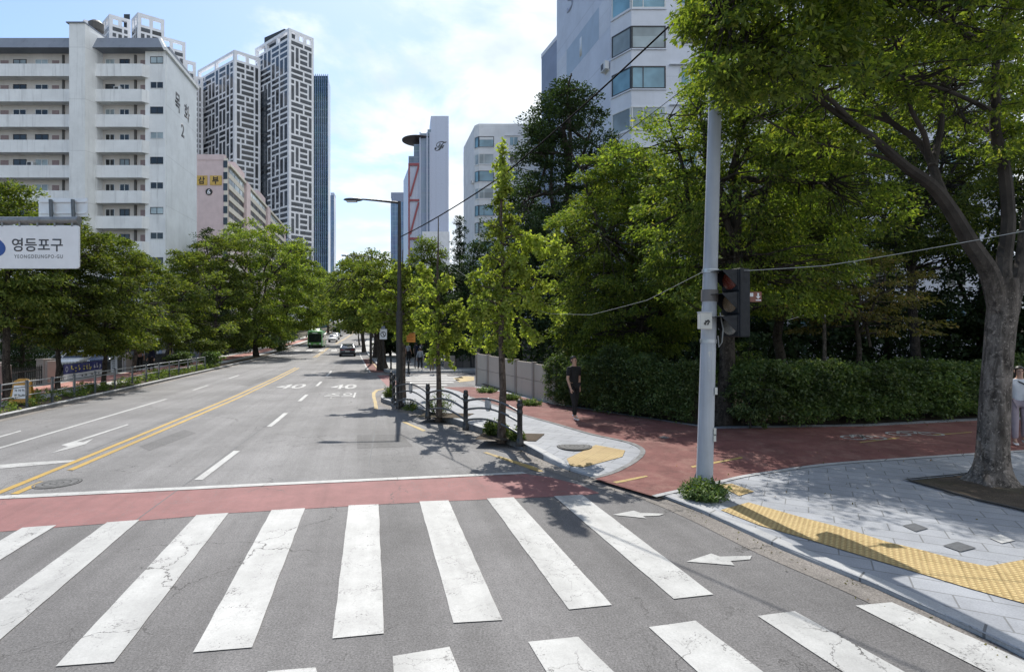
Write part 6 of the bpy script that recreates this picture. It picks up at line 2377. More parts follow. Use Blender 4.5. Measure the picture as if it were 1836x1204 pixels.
for cx, Y, hw, yt, sd, lab in ((700, 63, 30, 500, 141, 'dark tree behind the parking sign closing the far pavement'), (742, 60, 34, 490, 142, 'dark tree right behind the orange board'), (778, 64, 30, 500, 143, 'dark low tree above the stone wall beyond the khaki trousers')):
    px_tree('garden_tree', lab, cx, hw, yt, 636, Y, sd, M['leaf_dark'], bd, ncl=120, per=130, L=0.28, rcl=0.8)
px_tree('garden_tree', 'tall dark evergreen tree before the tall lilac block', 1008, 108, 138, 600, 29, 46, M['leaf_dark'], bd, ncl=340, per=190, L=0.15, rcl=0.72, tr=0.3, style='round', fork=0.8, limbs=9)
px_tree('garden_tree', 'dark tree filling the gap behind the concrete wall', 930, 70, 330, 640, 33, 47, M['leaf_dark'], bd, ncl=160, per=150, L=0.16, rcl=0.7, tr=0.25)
px_tree('zelkova_tree', 'large sunlit zelkova rising behind the hedge left of the signal pole', 1118, 142, 252, 632, 19.5, 48, M['leaf_zelkova'], bd, ncl=360, per=220, L=0.105, rcl=0.52, tr=0.22, trunk_px=1165, limbs=10)
px_tree('zelkova_tree', 'dark trunked tree at the end of the hedge shading the red path', 1350, 215, 90, 560, 14.6, 49, M['leaf_zelkova'], bd, ncl=430, per=170, L=0.10, rcl=0.48, tr=0.24, trunk_px=1293, limbs=9, ry=2.3, yoff=0.4)
px_tree('zelkova_tree', 'sunlit tree behind the hedge right of the signal pole', 1400, 130, 215, 560, 20, 50, M['leaf_street'], bd, ncl=300, per=190, L=0.11, rcl=0.55, tr=0.2, limbs=8)
px_tree('maple_tree', 'brownish maple branch layers in the shade behind the second hedge', 1540, 120, 440, 600, 17, 51, M['leaf_maple'], bd, ncl=60, per=130, L=0.10, rcl=0.55, tr=0.1, flat=0.2, limbs=7)
px_tree('zelkova_tree', 'bright tree behind the forked trunk, filling its upper gaps', 1640, 170, 60, 470, 24, 52, M['leaf_street'], bd, ncl=300, per=210, L=0.13, rcl=0.7, tr=0.2, limbs=9)
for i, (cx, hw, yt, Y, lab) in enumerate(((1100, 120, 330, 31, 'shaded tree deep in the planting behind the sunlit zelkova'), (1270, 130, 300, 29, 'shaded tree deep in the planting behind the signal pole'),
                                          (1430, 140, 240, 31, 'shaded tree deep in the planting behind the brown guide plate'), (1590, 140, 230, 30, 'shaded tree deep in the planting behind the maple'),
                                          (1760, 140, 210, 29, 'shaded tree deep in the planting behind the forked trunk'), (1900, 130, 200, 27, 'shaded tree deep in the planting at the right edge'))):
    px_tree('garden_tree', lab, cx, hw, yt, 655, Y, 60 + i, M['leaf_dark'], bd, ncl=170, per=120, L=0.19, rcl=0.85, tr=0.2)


for i, (X, Y, lab) in enumerate(((21, 19.5, 'shaded tree past the right edge behind the second hedge'), (27, 24, 'shaded tree farthest right in the planting'))):
    make_tree('garden_tree', lab, X, Y, 0.15, 9.5, 3.6, 3.6, 1.2, 150, 110, 0.19, M['leaf_dark'], bd, 160 + i, rcl=0.8, tr=0.2)
for i, (X, Y, lab) in enumerate(((-27, 22, 'yard tree outside the left edge behind the first pillar'), (-33, 31, 'yard tree at the left edge between fence and apartment block'))):
    make_tree('garden_tree', lab, X, Y, -0.4, 8.5, 3.4, 3.4, 1.6, 140, 120, 0.17, M['leaf_street'], bd, 170 + i, rcl=0.75, tr=0.2)
# ginkgos along the railing, branch by branch
def ginkgo(label, X, Y, zb, H, arms, seed, tr, top_leaf=True, L=0.075, bare=0.0, per=26, lean=0.0, spire=((0, .4, .6, 1), (.1, .2, .2, .05))):
    rs = np.random.RandomState(seed)
    t = thing('ginkgo_tree', label, 'ginkgo tree', (X, Y, zb), 0, 'ginkgo trees along the railing')
    mb = MB()
    tpts, trad = bend(rs, (0, 0, -0.1), (lean, 0, H), tr, 0.012, 12, 0.012)
    trad[0] *= 1.25
    mb.tube(tpts, trad, 10)
    cl, rd = [], []
    tp = np.array(tpts)
    for (z, dx, dy, dz, dens) in arms:
        i = min(11, max(0, int(z / H * 12)))
        f = z / H * 12 - i
        s = tp[i] * (1 - f) + tp[i + 1] * f
        e = s + np.array([dx, dy, dz])
        n = 6
        bp, br = bend(rs, s, e, tr * 0.33, 0.006, n, 0.05, 0.10)
        mb.tube(bp, br, 6)
        Lb = math.sqrt(dx * dx + dy * dy + dz * dz)
        m = max(3, int(Lb * 8.5 * dens))
        for k in range(m):
            q = rs.uniform(0.18, 1.03)
            j = min(n - 1, int(q * n))
            p = np.array(bp[j]) * (1 - (q * n - j)) + np.array(bp[min(n, j + 1)]) * (q * n - j)
            cl.append(p + rs.normal(size=3) * 0.07 * (1.2 - 0.4 * q))
            rd.append(rs.uniform(0.09, 0.19))
        # short hanging sprays
        for k in range(int(Lb * 4.2 * dens)):
            q = rs.uniform(0.4, 1.0)
            j = min(n - 1, int(q * n))
            p = np.array(bp[j])
            e2 = p + np.array([rs.normal() * 0.16, rs.normal() * 0.16, -rs.uniform(0.1, 0.42)])
            sp, sr = bend(rs, p, e2, 0.008, 0.003, 3, 0.08)
            mb.tube(sp, sr, 4, caps=False)
            for w in sp[1:]:
                cl.append(np.array(w))
                rd.append(rs.uniform(0.08, 0.14))
    z = H * (0.42 if top_leaf else 0.3)
    while z < H * (1 - bare):
        i = min(11, int(z / H * 12))
        f = z / H * 12 - i
        s = tp[i] * (1 - f) + tp[i + 1] * f
        w = float(np.interp(z / H, spire[0], spire[1])) * (0.75 + 0.45 * math.sin(z * 7.1 + seed) * math.sin(z * 2.3))
        for _ in range(2 if math.sin(z * 9 + seed) > -0.2 else 1):
            a = rs.random() * 6.28
            r = w * rs.random() ** 0.6
            cl.append(s + np.array([r * math.cos(a), r * math.sin(a), rs.normal() * 0.05 - 0.3 * r]))
            rd.append(rs.uniform(0.08, 0.17))
        z += 0.062 if top_leaf else 0.12
    mb.build('trunk', M['bark_ginkgo'], t, True)
    V = leaf_arrays(rs, np.array(cl), np.array(rd), per, L, 0.85, 0.8, 0.35, 0.85, 0.6)
    put('crown', leaf_mesh('crown', V, M['leaf_ginkgo']), t)
    return t


rs0 = random.Random(21)
X3, Y3 = gp(900, 784, 0.17)
k3 = Y3 / 1000
arms = []
# (photo column, row) of arm tips; each arm starts a little lower on the trunk
for (px, py, py0) in ((1005, 455, 432), (975, 440, 440), (985, 520, 480), (1000, 560, 520), (960, 600, 560), (850, 485, 500), (835, 510, 520), (825, 560, 560), (840, 600, 575), (870, 470, 470), (935, 480, 490), (880, 410, 420), (938, 400, 400), (905, 330, 360),
                      (870, 620, 590), (930, 625, 585), (855, 540, 545), (950, 540, 530), (890, 560, 540), (915, 590, 560)):
    zt = 2.37 + (600 - py) * k3
    zs = 2.37 + (600 - py0) * k3
    arms.append((zs, (px - 900) * k3, rs0.uniform(-0.7, 0.7), zt - zs, 1.25))
ginkgo('tall narrow yellow green ginkgo with a spire, behind the railing emblem', X3, Y3, 0.17, 2.37 + (600 - 262) * k3, arms, 71, 0.092, L=0.07, per=30, spire=((0, .40, .52, .60, .68, .74, .82, .92, 1.0), (.1, .12, .18, .36, .46, .40, .27, .17, .03)))
X2, Y2 = gp(786, 746, 0.17)
k2 = Y2 / 1000
arms = []
for (px, py, py0) in ((735, 500, 530), (745, 560, 560), (760, 600, 590), (830, 540, 560), (850, 580, 575), (815, 500, 520), (840, 622, 590), (770, 530, 545), (800, 560, 560), (805, 615, 590), (755, 480, 510), (800, 640, 600), (770, 630, 600), (825, 600, 590)):
    zt, zs = 2.37 + (600 - py) * k2, 2.37 + (600 - py0) * k2
    arms.append((zs, (px - 786) * k2, rs0.uniform(-0.8, 0.8), zt - zs, 1.05))
ginkgo('low ginkgo with a bare leafless top, between the two others', X2, Y2, 0.17, 2.37 + (600 - 392) * k2, arms, 72, 0.085, False, 0.08, 0.52, 28)
X1, Y1 = gp(704, 716, 0.17)
k1 = Y1 / 1000
arms = []
for (px, py, py0) in ((598, 545, 570), (620, 500, 540), (640, 560, 570), (660, 590, 580), (680, 470, 520), (720, 480, 520), (745, 530, 550), (770, 560, 565), (655, 520, 550), (700, 520, 550), (730, 580, 575), (750, 600, 580), (690, 600, 585), (625, 575, 580), (710, 610, 590), (670, 545, 560), (640, 520, 545), (760, 500, 530)):
    zt, zs = 2.37 + (600 - py) * k1, 2.37 + (600 - py0) * k1
    arms.append((zs, (px - 704) * k1, rs0.uniform(-1.2, 1.2), zt - zs, 1.0))
ginkgo('wide low ginkgo around the street lamp reaching over the road', X1 + 0.25, Y1 + 0.6, 0.17, 2.37 + (600 - 445) * k1, arms, 73, 0.10, True, 0.09, 0.1, 30)


# the big forked tree at the right, limb by limb
def big_tree():
    Yb = 9.26
    zb = 0.06
    t = thing('zelkova_tree', 'big forked grey zelkova in a square pit, crown over the pavement', 'tree', (TP[0], Yb, zb))
    o = Vector((TP[0], Yb, zb))
    rs = np.random.RandomState(5)
    L_ = lambda x, y, dy=0.0: np.array(at(x, y, Yb + dy) - o)
    wood = MB()

    def limb(pts, r0, r1, n=8):
        P_ = smooth_pts([Vector(p) for p in pts], 4)
        m = len(P_)
        rad = [r0 + (r1 - r0) * (i / (m - 1)) ** 0.8 for i in range(m)]
        wood.tube(P_, rad, n)
        return [np.array(p) for p in P_], rad
    # trunk with root flare
    tr = smooth_pts([Vector(p) for p in (L_(1777, 880), L_(1779, 850), L_(1782, 780), L_(1788, 680), L_(1794, 600), L_(1800, 540), L_(1800, 500))], 5)
    rr = []
    for p in tr:
        z = p.z
        rr.append(0.222 + 0.15 * math.exp(-max(z, 0) / 0.17) - 0.012 * z + 0.02 * math.exp(-((z - 2.9) / 0.5) ** 2))
    tm = MB()
    n = 28
    vs, fs = [], []
    for i, p in enumerate(tr):
        for k in range(n):
            a = 2 * math.pi * k / n
            f = 1 + 0.05 * math.sin(3 * a + 1) + 0.035 * math.sin(7 * a + p.z * 2) + (0.22 * max(0, math.sin(5 * a + 0.7)) * math.exp(-max(p.z, 0) / 0.16))
            vs.append((p.x + rr[i] * f * math.cos(a), p.y + rr[i] * f * math.sin(a), p.z))
    for i in range(len(tr) - 1):
        for k in range(n):
            fs.append((i * n + k, i * n + (k + 1) % n, (i + 1) * n + (k + 1) % n, (i + 1) * n + k))
    tm.add(vs, fs)
    tk = tm.build('trunk', M['bark_big'], t, True)
    P_ = []
    q = lambda *a: [L_(*x) for x in a]
    P_ += [limb(q((1793, 560), (1774, 490, -.1), (1740, 436, -.2), (1703, 374, -.3), (1670, 332, -.4), (1624, 299, -.6), (1566, 249, -.8), (1525, 220, -.9), (1470, 180, -1.1), (1400, 120, -1.3)), 0.165, 0.025)]
    P_ += [limb(q((1700, 372, -.3), (1682, 328, -.1), (1666, 282, .1), (1641, 249, .2), (1599, 220, .2), (1566, 183, .3), (1525, 145, .3), (1480, 80, .3)), 0.085, 0.02)]
    P_ += [limb(q((1672, 300, 0), (1678, 270, .2), (1687, 228, .3), (1691, 174, .4), (1716, 125, .5), (1728, 83, .6), (1750, 0, .7)), 0.075, 0.02)]
    P_ += [limb(q((1665, 284, .1), (1657, 241, 0), (1633, 195, -.2), (1624, 145, -.4), (1600, 60, -.6)), 0.055, 0.015)]
    P_ += [limb(q((1691, 174, .4), (1650, 130, .8), (1610, 100, 1.0)), 0.035, 0.012)]
    P_ += [limb(q((1803, 545), (1799, 478, .1), (1808, 395, .2), (1799, 291, .2), (1784, 233, .1), (1786, 179, 0), (1783, 137, -.1), (1795, 62, -.2), (1803, -20, -.3), (1790, -120, -.4)), 0.13, 0.03)]
    P_ += [limb(q((1810, 560), (1832, 470, .3), (1840, 400, .5), (1862, 300, .6), (1900, 180, .7), (1930, 60, .6)), 0.13, 0.03)]
    P_ += [limb(q((1786, 205, .1), (1760, 190, -.2), (1707, 166, -.5), (1645, 145, -.8), (1560, 120, -1.1)), 0.05, 0.012)]
    P_ += [limb(q((1608, 290, -.6), (1575, 280, -.7), (1525, 270, -.8), (1441, 249, -1.0), (1400, 228, -1.1)), 0.035, 0.008)]
    P_ += [limb(q((1792, 260, .2), (1760, 225, .6), (1730, 215, 1.0), (1700, 150, 1.4)), 0.05, 0.012)]
    P_ += [limb(q((1599, 220, .2), (1540, 200, .4), (1500, 190, .6), (1450, 150, .8)), 0.04, 0.010)]
    P_ += [limb(q((1525, 215, -.9), (1450, 140, -1.6), (1360, 70, -2.0), (1290, 30, -2.2)), 0.04, 0.010)]
    P_ += [limb(q((1790, 100, -.2), (1700, 40, -1.0), (1560, -30, -1.8), (1420, -60, -2.2)), 0.06, 0.012)]
    P_ += [limb(q((1795, 60, -.2), (1850, -60, .8), (1900, -160, 1.5)), 0.06, 0.015)]
    P_ += [limb(q((1728, 83, .6), (1690, -20, 1.4), (1640, -120, 2.0)), 0.045, 0.012)]
    nodes = np.array([p for a, r in P_ for p in a[2:]])
    # leaf sprays: the crown is a broad dome whose underside dips towards its left rim
    C = []

    def scatter(nn, x0, x1, y0, y1, d0, d1, cond=None):
        for _ in range(nn):
            x, y, d = rs.uniform(x0, x1), rs.uniform(y0, y1), rs.uniform(d0, d1)
            if cond is None or cond(x, y):
                C.append(L_(x, y, d))

    def under(x):
        return np.interp(x, [1225, 1245, 1300, 1360, 1430, 1520, 1600, 1700, 1780, 1860], [60, 105, 165, 185, 175, 150, 140, 110, 150, 230])

    scatter(330, 1232, 1560, -160, 195, -3.0, -0.2, lambda x, y: y < under(x) - 8 and y > -160 + (1400 - x) * 0.25)
    scatter(260, 1480, 1880, -220, 150, -2.6, 1.2, lambda x, y: y < under(x) - 10)
    scatter(70, 1560, 1900, -200, 60, 1.0, 3.2)
    scatter(36, 1235, 1330, 20, 200, -2.2, -0.8, lambda x, y: y < under(x) + 20)
    scatter(30, 1780, 1900, 120, 300, -0.6, 1.2)
    scatter(16, 1540, 1700, 130, 200, -0.6, 0.6)
    scatter(14, 1395, 1560, 215, 265, -1.2, -0.5)
    scatter(120, 1400, 1900, -420, -160, -2.0, 2.2)
    for _ in range(300):  # further sprays towards the sun, added to shade the limbs and pavement
        yy = rs.uniform(10.5, 14.5)
        C.append(np.array(Vector((rs.uniform(4.5, 13.5), yy, 2.5 + (rs.uniform(0.56, 0.78) if rs.random() < 0.35 else rs.uniform(0.33, 0.56)) * yy)) - o))
    C = np.array(C)
    for c in C:
        dd = np.sum((nodes - c) ** 2, axis=1)
        i = int(np.argmin(dd))
        bp, br = bend(rs, nodes[i], c, 0.016, 0.004, 4, 0.08)
        wood.tube(bp, br, 5, caps=False)
    wood.build('limbs', M['bark_big'], t, True)
    rad = 0.30 * (0.7 + 0.7 * rs.random(len(C)))
    V = leaf_arrays(rs, C, rad, 110, 0.09, 0.42, 0.5, 0.42, 0.40, 0.55)
    put('crown', leaf_mesh('crown', V, M['leaf_near']), t)


big_tree()


# clipped hedges
def hedge(label, pts, w, h, n, seed, L=0.062, zb=0.17, ragged=0.12):
    rs = np.random.RandomState(seed)
    P_ = [Vector((*p, 0)) for p in pts]
    seg = [(b - a).length for a, b in zip(P_, P_[1:])]
    T = sum(seg)
    o = P_[0]
    t = thing('hedge', label, 'hedge', (o.x, o.y, zb))

    def loc(u):
        u *= T
        for a, b, s in zip(P_, P_[1:], seg):
            if u <= s:
                d = (b - a).normalized()
                return a + d * u - o, d
            u -= s
        d = (P_[-1] - P_[-2]).normalized()
        return P_[-1] - o, d
    cs, rd = [], []
    for _ in range(n):
        u = rs.random()
        p, d = loc(u)
        nrm = Vector((-d.y, d.x, 0))
        # mostly on the front, top and ends of a rounded body
        k = rs.random()
        z_ph = rs.random()
        bul = ragged * (1.5 * mnoise.noise(Vector((u * T * 0.9, z_ph * 2.5, seed))) + 1.0 * mnoise.noise(Vector((u * T * 2.7, z_ph * 5, seed + 5))) + rs.normal() * 0.4)
        if k < 0.50:
            v, z = -0.5 + 0.16 * rs.random(), z_ph ** 0.8
        elif k < 0.82:
            v, z = rs.uniform(-0.5, 0.5), 1 - 0.12 * rs.random()
        else:
            v, z = rs.uniform(-0.5, 0.5), rs.random()
        if z > 0.85:
            v *= 0.86
        if z < 0.12 and rs.random() < 0.6:
            continue
        hh = h * (1 + 0.03 * rs.normal() + 0.20 * mnoise.noise(Vector((u * T * 0.8, seed, 1.5))) + 0.16 * mnoise.noise(Vector((u * T * 2.3, seed, 4.5))) + 0.0 * math.sin(u * T * 1.3 + seed) + 0.04 * math.sin(u * T * 5.1))
        q = p + nrm * (v * w + (bul if v < 0 else 0) * -1) + UP * (0.08 + z * hh)
        e = 0.0
        if u < 0.04:
            q -= d * 0.25 * rs.random()
        cs.append((q.x, q.y, q.z))
        rd.append(rs.uniform(0.07, 0.22))
    for _ in range(int(n * 0.05)):          # untrimmed shoots above the top and out of the face
        p, d = loc(rs.random())
        nrm = Vector((-d.y, d.x, 0))
        q = p + nrm * rs.uniform(-0.62, 0.4) * w + UP * (h * rs.uniform(0.85, 1.17))
        if rs.random() < 0.4:
            q = p - nrm * (0.5 * w + rs.uniform(0.0, 0.28)) + UP * (h * rs.uniform(0.2, 1.0))
        cs.append((q.x, q.y, q.z))
        rd.append(rs.uniform(0.06, 0.12))
    V = leaf_arrays(rs, np.array(cs), np.array(rd), 16, L, 0.8, 0.8, 0.0, 0.55, 0.6)
    put('foliage', leaf_mesh('foliage', V, M['leaf_hedge']), t)
    m = MB()
    for _ in range(int(T * 16)):
        u = rs.random()
        p, d = loc(u)
        nrm = Vector((-d.y, d.x, 0))
        b = p + nrm * rs.uniform(-0.32, 0.32) * w
        e = b + Vector((rs.normal() * 0.12, rs.normal() * 0.12, rs.uniform(0.5, 0.95) * h))
        m.tube([b, (b + e) / 2 + Vector((rs.normal() * 0.04, rs.normal() * 0.04, 0)), e], [0.014, 0.01, 0.005], 5, caps=False)
    m.build('stems', M['twig'], t)
    return t


hedge('clipped green hedge from the concrete wall to the signal pole, man in black before it', [(1.75, 19.3), (3.4, 16.6), (5.1, 15.0)], 1.3, 1.45, 6800, 81)
hedge('shaded hedge along the red cycle path between pole and forked tree', [(5.9, 14.55), (7.4, 14.9), (9.4, 15.35), (12.6, 16.3), (17, 17.2)], 1.5, 1.36, 8600, 82, 0.08, 0.17, 0.2)
px_tree('shrub', 'loose sunlit shrub right of the dark trunk at the hedge end', 1345, 42, 655, 775, 13.9, 83, M['leaf_hedge'], bd, ncl=46, per=130, L=0.075, rcl=0.26, tr=0.03, fork=0.3, cat='shrub')
px_tree('shrub', 'small pale leaved shrub behind the traffic light', 1336, 34, 608, 660, 15.2, 84, M['leaf_weed'], bd, ncl=16, per=70, L=0.08, rcl=0.25, tr=0.03, fork=0.3, cat='shrub', zb=0.14)
# undergrowth in the dark behind the hedges
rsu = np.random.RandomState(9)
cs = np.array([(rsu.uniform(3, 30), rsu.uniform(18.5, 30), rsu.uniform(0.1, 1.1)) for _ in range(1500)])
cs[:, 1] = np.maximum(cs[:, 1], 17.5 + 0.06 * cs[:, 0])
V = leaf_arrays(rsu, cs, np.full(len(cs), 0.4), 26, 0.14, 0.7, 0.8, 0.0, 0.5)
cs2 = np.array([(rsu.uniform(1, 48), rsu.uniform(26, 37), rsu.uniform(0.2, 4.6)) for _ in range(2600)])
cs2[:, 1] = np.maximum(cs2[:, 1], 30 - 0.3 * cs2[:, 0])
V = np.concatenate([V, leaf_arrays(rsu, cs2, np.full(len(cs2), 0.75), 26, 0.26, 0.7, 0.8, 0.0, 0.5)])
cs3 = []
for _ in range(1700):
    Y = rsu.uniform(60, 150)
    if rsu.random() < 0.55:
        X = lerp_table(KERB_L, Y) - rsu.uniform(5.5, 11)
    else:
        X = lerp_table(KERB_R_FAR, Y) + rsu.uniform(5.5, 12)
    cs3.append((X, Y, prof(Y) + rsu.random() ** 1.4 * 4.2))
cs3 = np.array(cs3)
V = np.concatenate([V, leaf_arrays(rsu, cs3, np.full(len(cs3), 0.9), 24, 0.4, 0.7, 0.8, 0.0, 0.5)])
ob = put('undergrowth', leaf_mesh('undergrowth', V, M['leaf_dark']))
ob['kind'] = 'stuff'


# weeds and verge plants
def weeds(label, X, Y, zb, r, h, n, seed, L=0.09, leaf='leaf_weed', cat='weeds', name='weed_tuft', kind=None):
    rs = np.random.RandomState(seed)
    t = thing(name, label, cat, (X, Y, zb))
    m = MB()
    cs, rd = [], []
    for _ in range(n):
        a, q = rs.random() * 6.28, rs.random() ** 0.6
        b = np.array([r * 0.55 * q * math.cos(a), r * 0.55 * q * math.sin(a), -0.02])
        e = np.array([r * q * math.cos(a) * 1.1, r * q * math.sin(a) * 1.1, h * (0.35 + 0.75 * rs.random()) * (1.1 - 0.5 * q)])
        m.tube([b, (b + e) / 2 + rs.normal(size=3) * 0.02, e], [0.004, 0.003, 0.002], 4, caps=False)
        for s in (0.35, 0.6, 0.8, 1.0):
            cs.append(b + (e - b) * s)
            rd.append(0.05 + 0.05 * rs.random())
    m.build('stems', M['leaf_weed'], t)
    V = leaf_arrays(rs, np.array(cs), np.array(rd), 10, L, 0.8, 0.9, 0.1, 0.35, 0.6)
    put('foliage', leaf_mesh('foliage', V, M[leaf]), t)
    return t


weeds('clump of green weeds round the foot of the signal pole', PX - 0.10, PY - 0.32, 0.05, 0.34, 0.26, 150, 91, 0.055, 'leaf_hedge')
X, Y = gp(889, 779, 0.17)
weeds('sunlit weeds at the foot of the tall narrow ginkgo', X, Y, 0.175, 0.30, 0.34, 90, 92, 0.07)
X, Y = gp(925, 790, 0.17)
weeds('dry pale weeds at the foot of the nearest fence bollard', X, Y + 0.15, 0.175, 0.16, 0.25, 36, 93, 0.07)
X, Y = gp(788, 742, 0.17)
weeds('tall wispy weeds round the low ginkgo with the bare top', X, Y + 0.1, 0.175, 0.40, 0.75, 55, 94, 0.05)
X, Y = gp(736, 735, 0.17)
weeds('wispy weeds on the kerb between the lamp and the low ginkgo', X, Y, 0.175, 0.24, 0.3, 22, 95, 0.06)
X, Y = gp(698, 712, 0.17)
weeds('bright weeds at the far end of the railing', X, Y, 0.175, 0.2, 0.45, 30, 96, 0.07)
for i, (x, y, lab) in enumerate(((873, 703, 'green weeds along the foot of the concrete wall at its far end'), (950, 726, 'dark green weeds at the near foot of the concrete wall'), (915, 716, 'low green weeds halfway along the concrete wall'))):
    X, Y = gp(x, y, 0.17)
    weeds(lab, X, Y, 0.17, 0.4, 0.22, 70, 97 + i, 0.06, 'leaf_hedge')
# verge planting along the left kerb
rsv = np.random.RandomState(33)
cs, rd = [], []
for _ in range(1500):
    Y = rsv.uniform(12, 42)
    if 19.9 < Y < 21.3 and rsv.random() < 0.8:
        continue
    thick = 0.5 + 0.5 * math.sin(Y * 1.7) + 0.4 * math.sin(Y * 0.63 + 1)
    if rsv.random() > 0.35 + 0.5 * thick:
        continue
    X = lerp_table(KERB_L, Y) - rsv.uniform(0.2, 1.25)
    cs.append((X, Y, 0.14 + rsv.random() * (0.16 + 0.22 * max(0, thick))))
    rd.append(rsv.uniform(0.10, 0.2))
V = leaf_arrays(rsv, np.array(cs), np.array(rd), 20, 0.085, 0.7, 0.8, 0.0, 0.4)
ob = put('verge_plants', leaf_mesh('verge_plants', V, M['leaf_weed']))
ob['kind'] = 'stuff'
for i, (cx, cy, hw, Y, lab) in enumerate(((322, 640, 22, 38, 'dark rounded shrub behind the guard rail near the notice board'), (378, 640, 16, 40.5, 'bright shrub at the far end of the left guard rail'), (505, 620, 14, 74, 'rounded green shrub on the left kerb beside the green bus'))):
    px_tree('shrub', lab, cx, hw, cy - 12, cy + 26, Y, 110 + i, M['leaf_hedge'], bd, ncl=34, per=110, L=0.13, rcl=0.33 if Y < 60 else 0.5, tr=0.03, fork=0.3, cat='shrub')
# fallen leaves and grit lying in the gutters
rsl = np.random.RandomState(44)
pts = []
for _ in range(260):
    Y = rsl.uniform(4.3, 21)
    X = None
    for (a, b) in zip(KR, KR[1:]):
        if a[1] <= Y <= b[1]:
            X = a[0] + (b[0] - a[0]) * (Y - a[1]) / max(1e-6, b[1] - a[1])
            break
    if X is None:
        continue
    pts.append((X - abs(rsl.normal()) * 0.16 - 0.03, Y, 0.010))
for _ in range(160):
    X, Y = rsl.uniform(2.5, 12), rsl.uniform(6.5, 13)
    if X > np.interp(Y, [5, 6.5, 7.8, 8.8, 9.8, 12], [4.2, 3.6, 3.1, 2.6, 1.9, 0.9]):
        pts.append((X, Y, walk_h(X, Y) + 0.016))
for _ in range(420):
    u = rsl.random()
    a_, b_ = ((1.25, 18.6), (4.85, 14.0)) if rsl.random() < 0.45 else ((5.0, 13.8), (13.0, 15.3))
    d_ = abs(rsl.normal()) * 0.35
    pts.append((a_[0] + (b_[0] - a_[0]) * u - 0.3 * d_, a_[1] + (b_[1] - a_[1]) * u - d_, 0.184))
V = leaf_arrays(rsl, np.array(pts), np.full(len(pts), 0.01), 1, 0.035, 0.0, 0.12, 0.0, 0.5)
ob = put('fallen_leaves', leaf_mesh('fallen_leaves', V, M['leaf_maple']))
ob['kind'] = 'stuff'


# ---------------------------------------------------------------- vehicles
def loft(mb, stations, mi=0):
    """stations: list of point rings (same length) along the body"""
    n = len(stations[0])
    vs = [p for r in stations for p in r]
    fs = []
    for i in range(len(stations) - 1):
        for k in range(n):
            k2 = (k + 1) % n
            fs.append((i * n + k, i * n + k2, (i + 1) * n + k2, (i + 1) * n + k))
    fs.append(tuple(range(n))[::-1])
    fs.append(tuple(range((len(stations) - 1) * n, len(stations) * n)))
    mb.add(vs, fs, mi)


def wheels(t, xs, half, r, w=0.2):
    for x in xs:
        for s in (-1, 1):
            wh = MB().lathe((s * half, x, r), [(r * 0.6, -w / 2), (r * 0.94, -w / 2), (r, -w / 2 + 0.03), (r, w / 2 - 0.03), (r * 0.94, w / 2), (r * 0.6, w / 2)], 22, axis='x').build('wheel', M['tyre'], t, True)
            m = MB()
            m.lathe((s * (half + w * 0.42 * 1), x, r), [(r * 0.62, -0.02), (r * 0.62, 0.03), (r * 0.2, 0.045), (0.01, 0.045)] if s > 0 else [(0.01, -0.045), (r * 0.2, -0.045), (r * 0.62, -0.03), (r * 0.62, 0.02)], 18, axis='x')
            m.build('rim', M['rim'], wh, True)


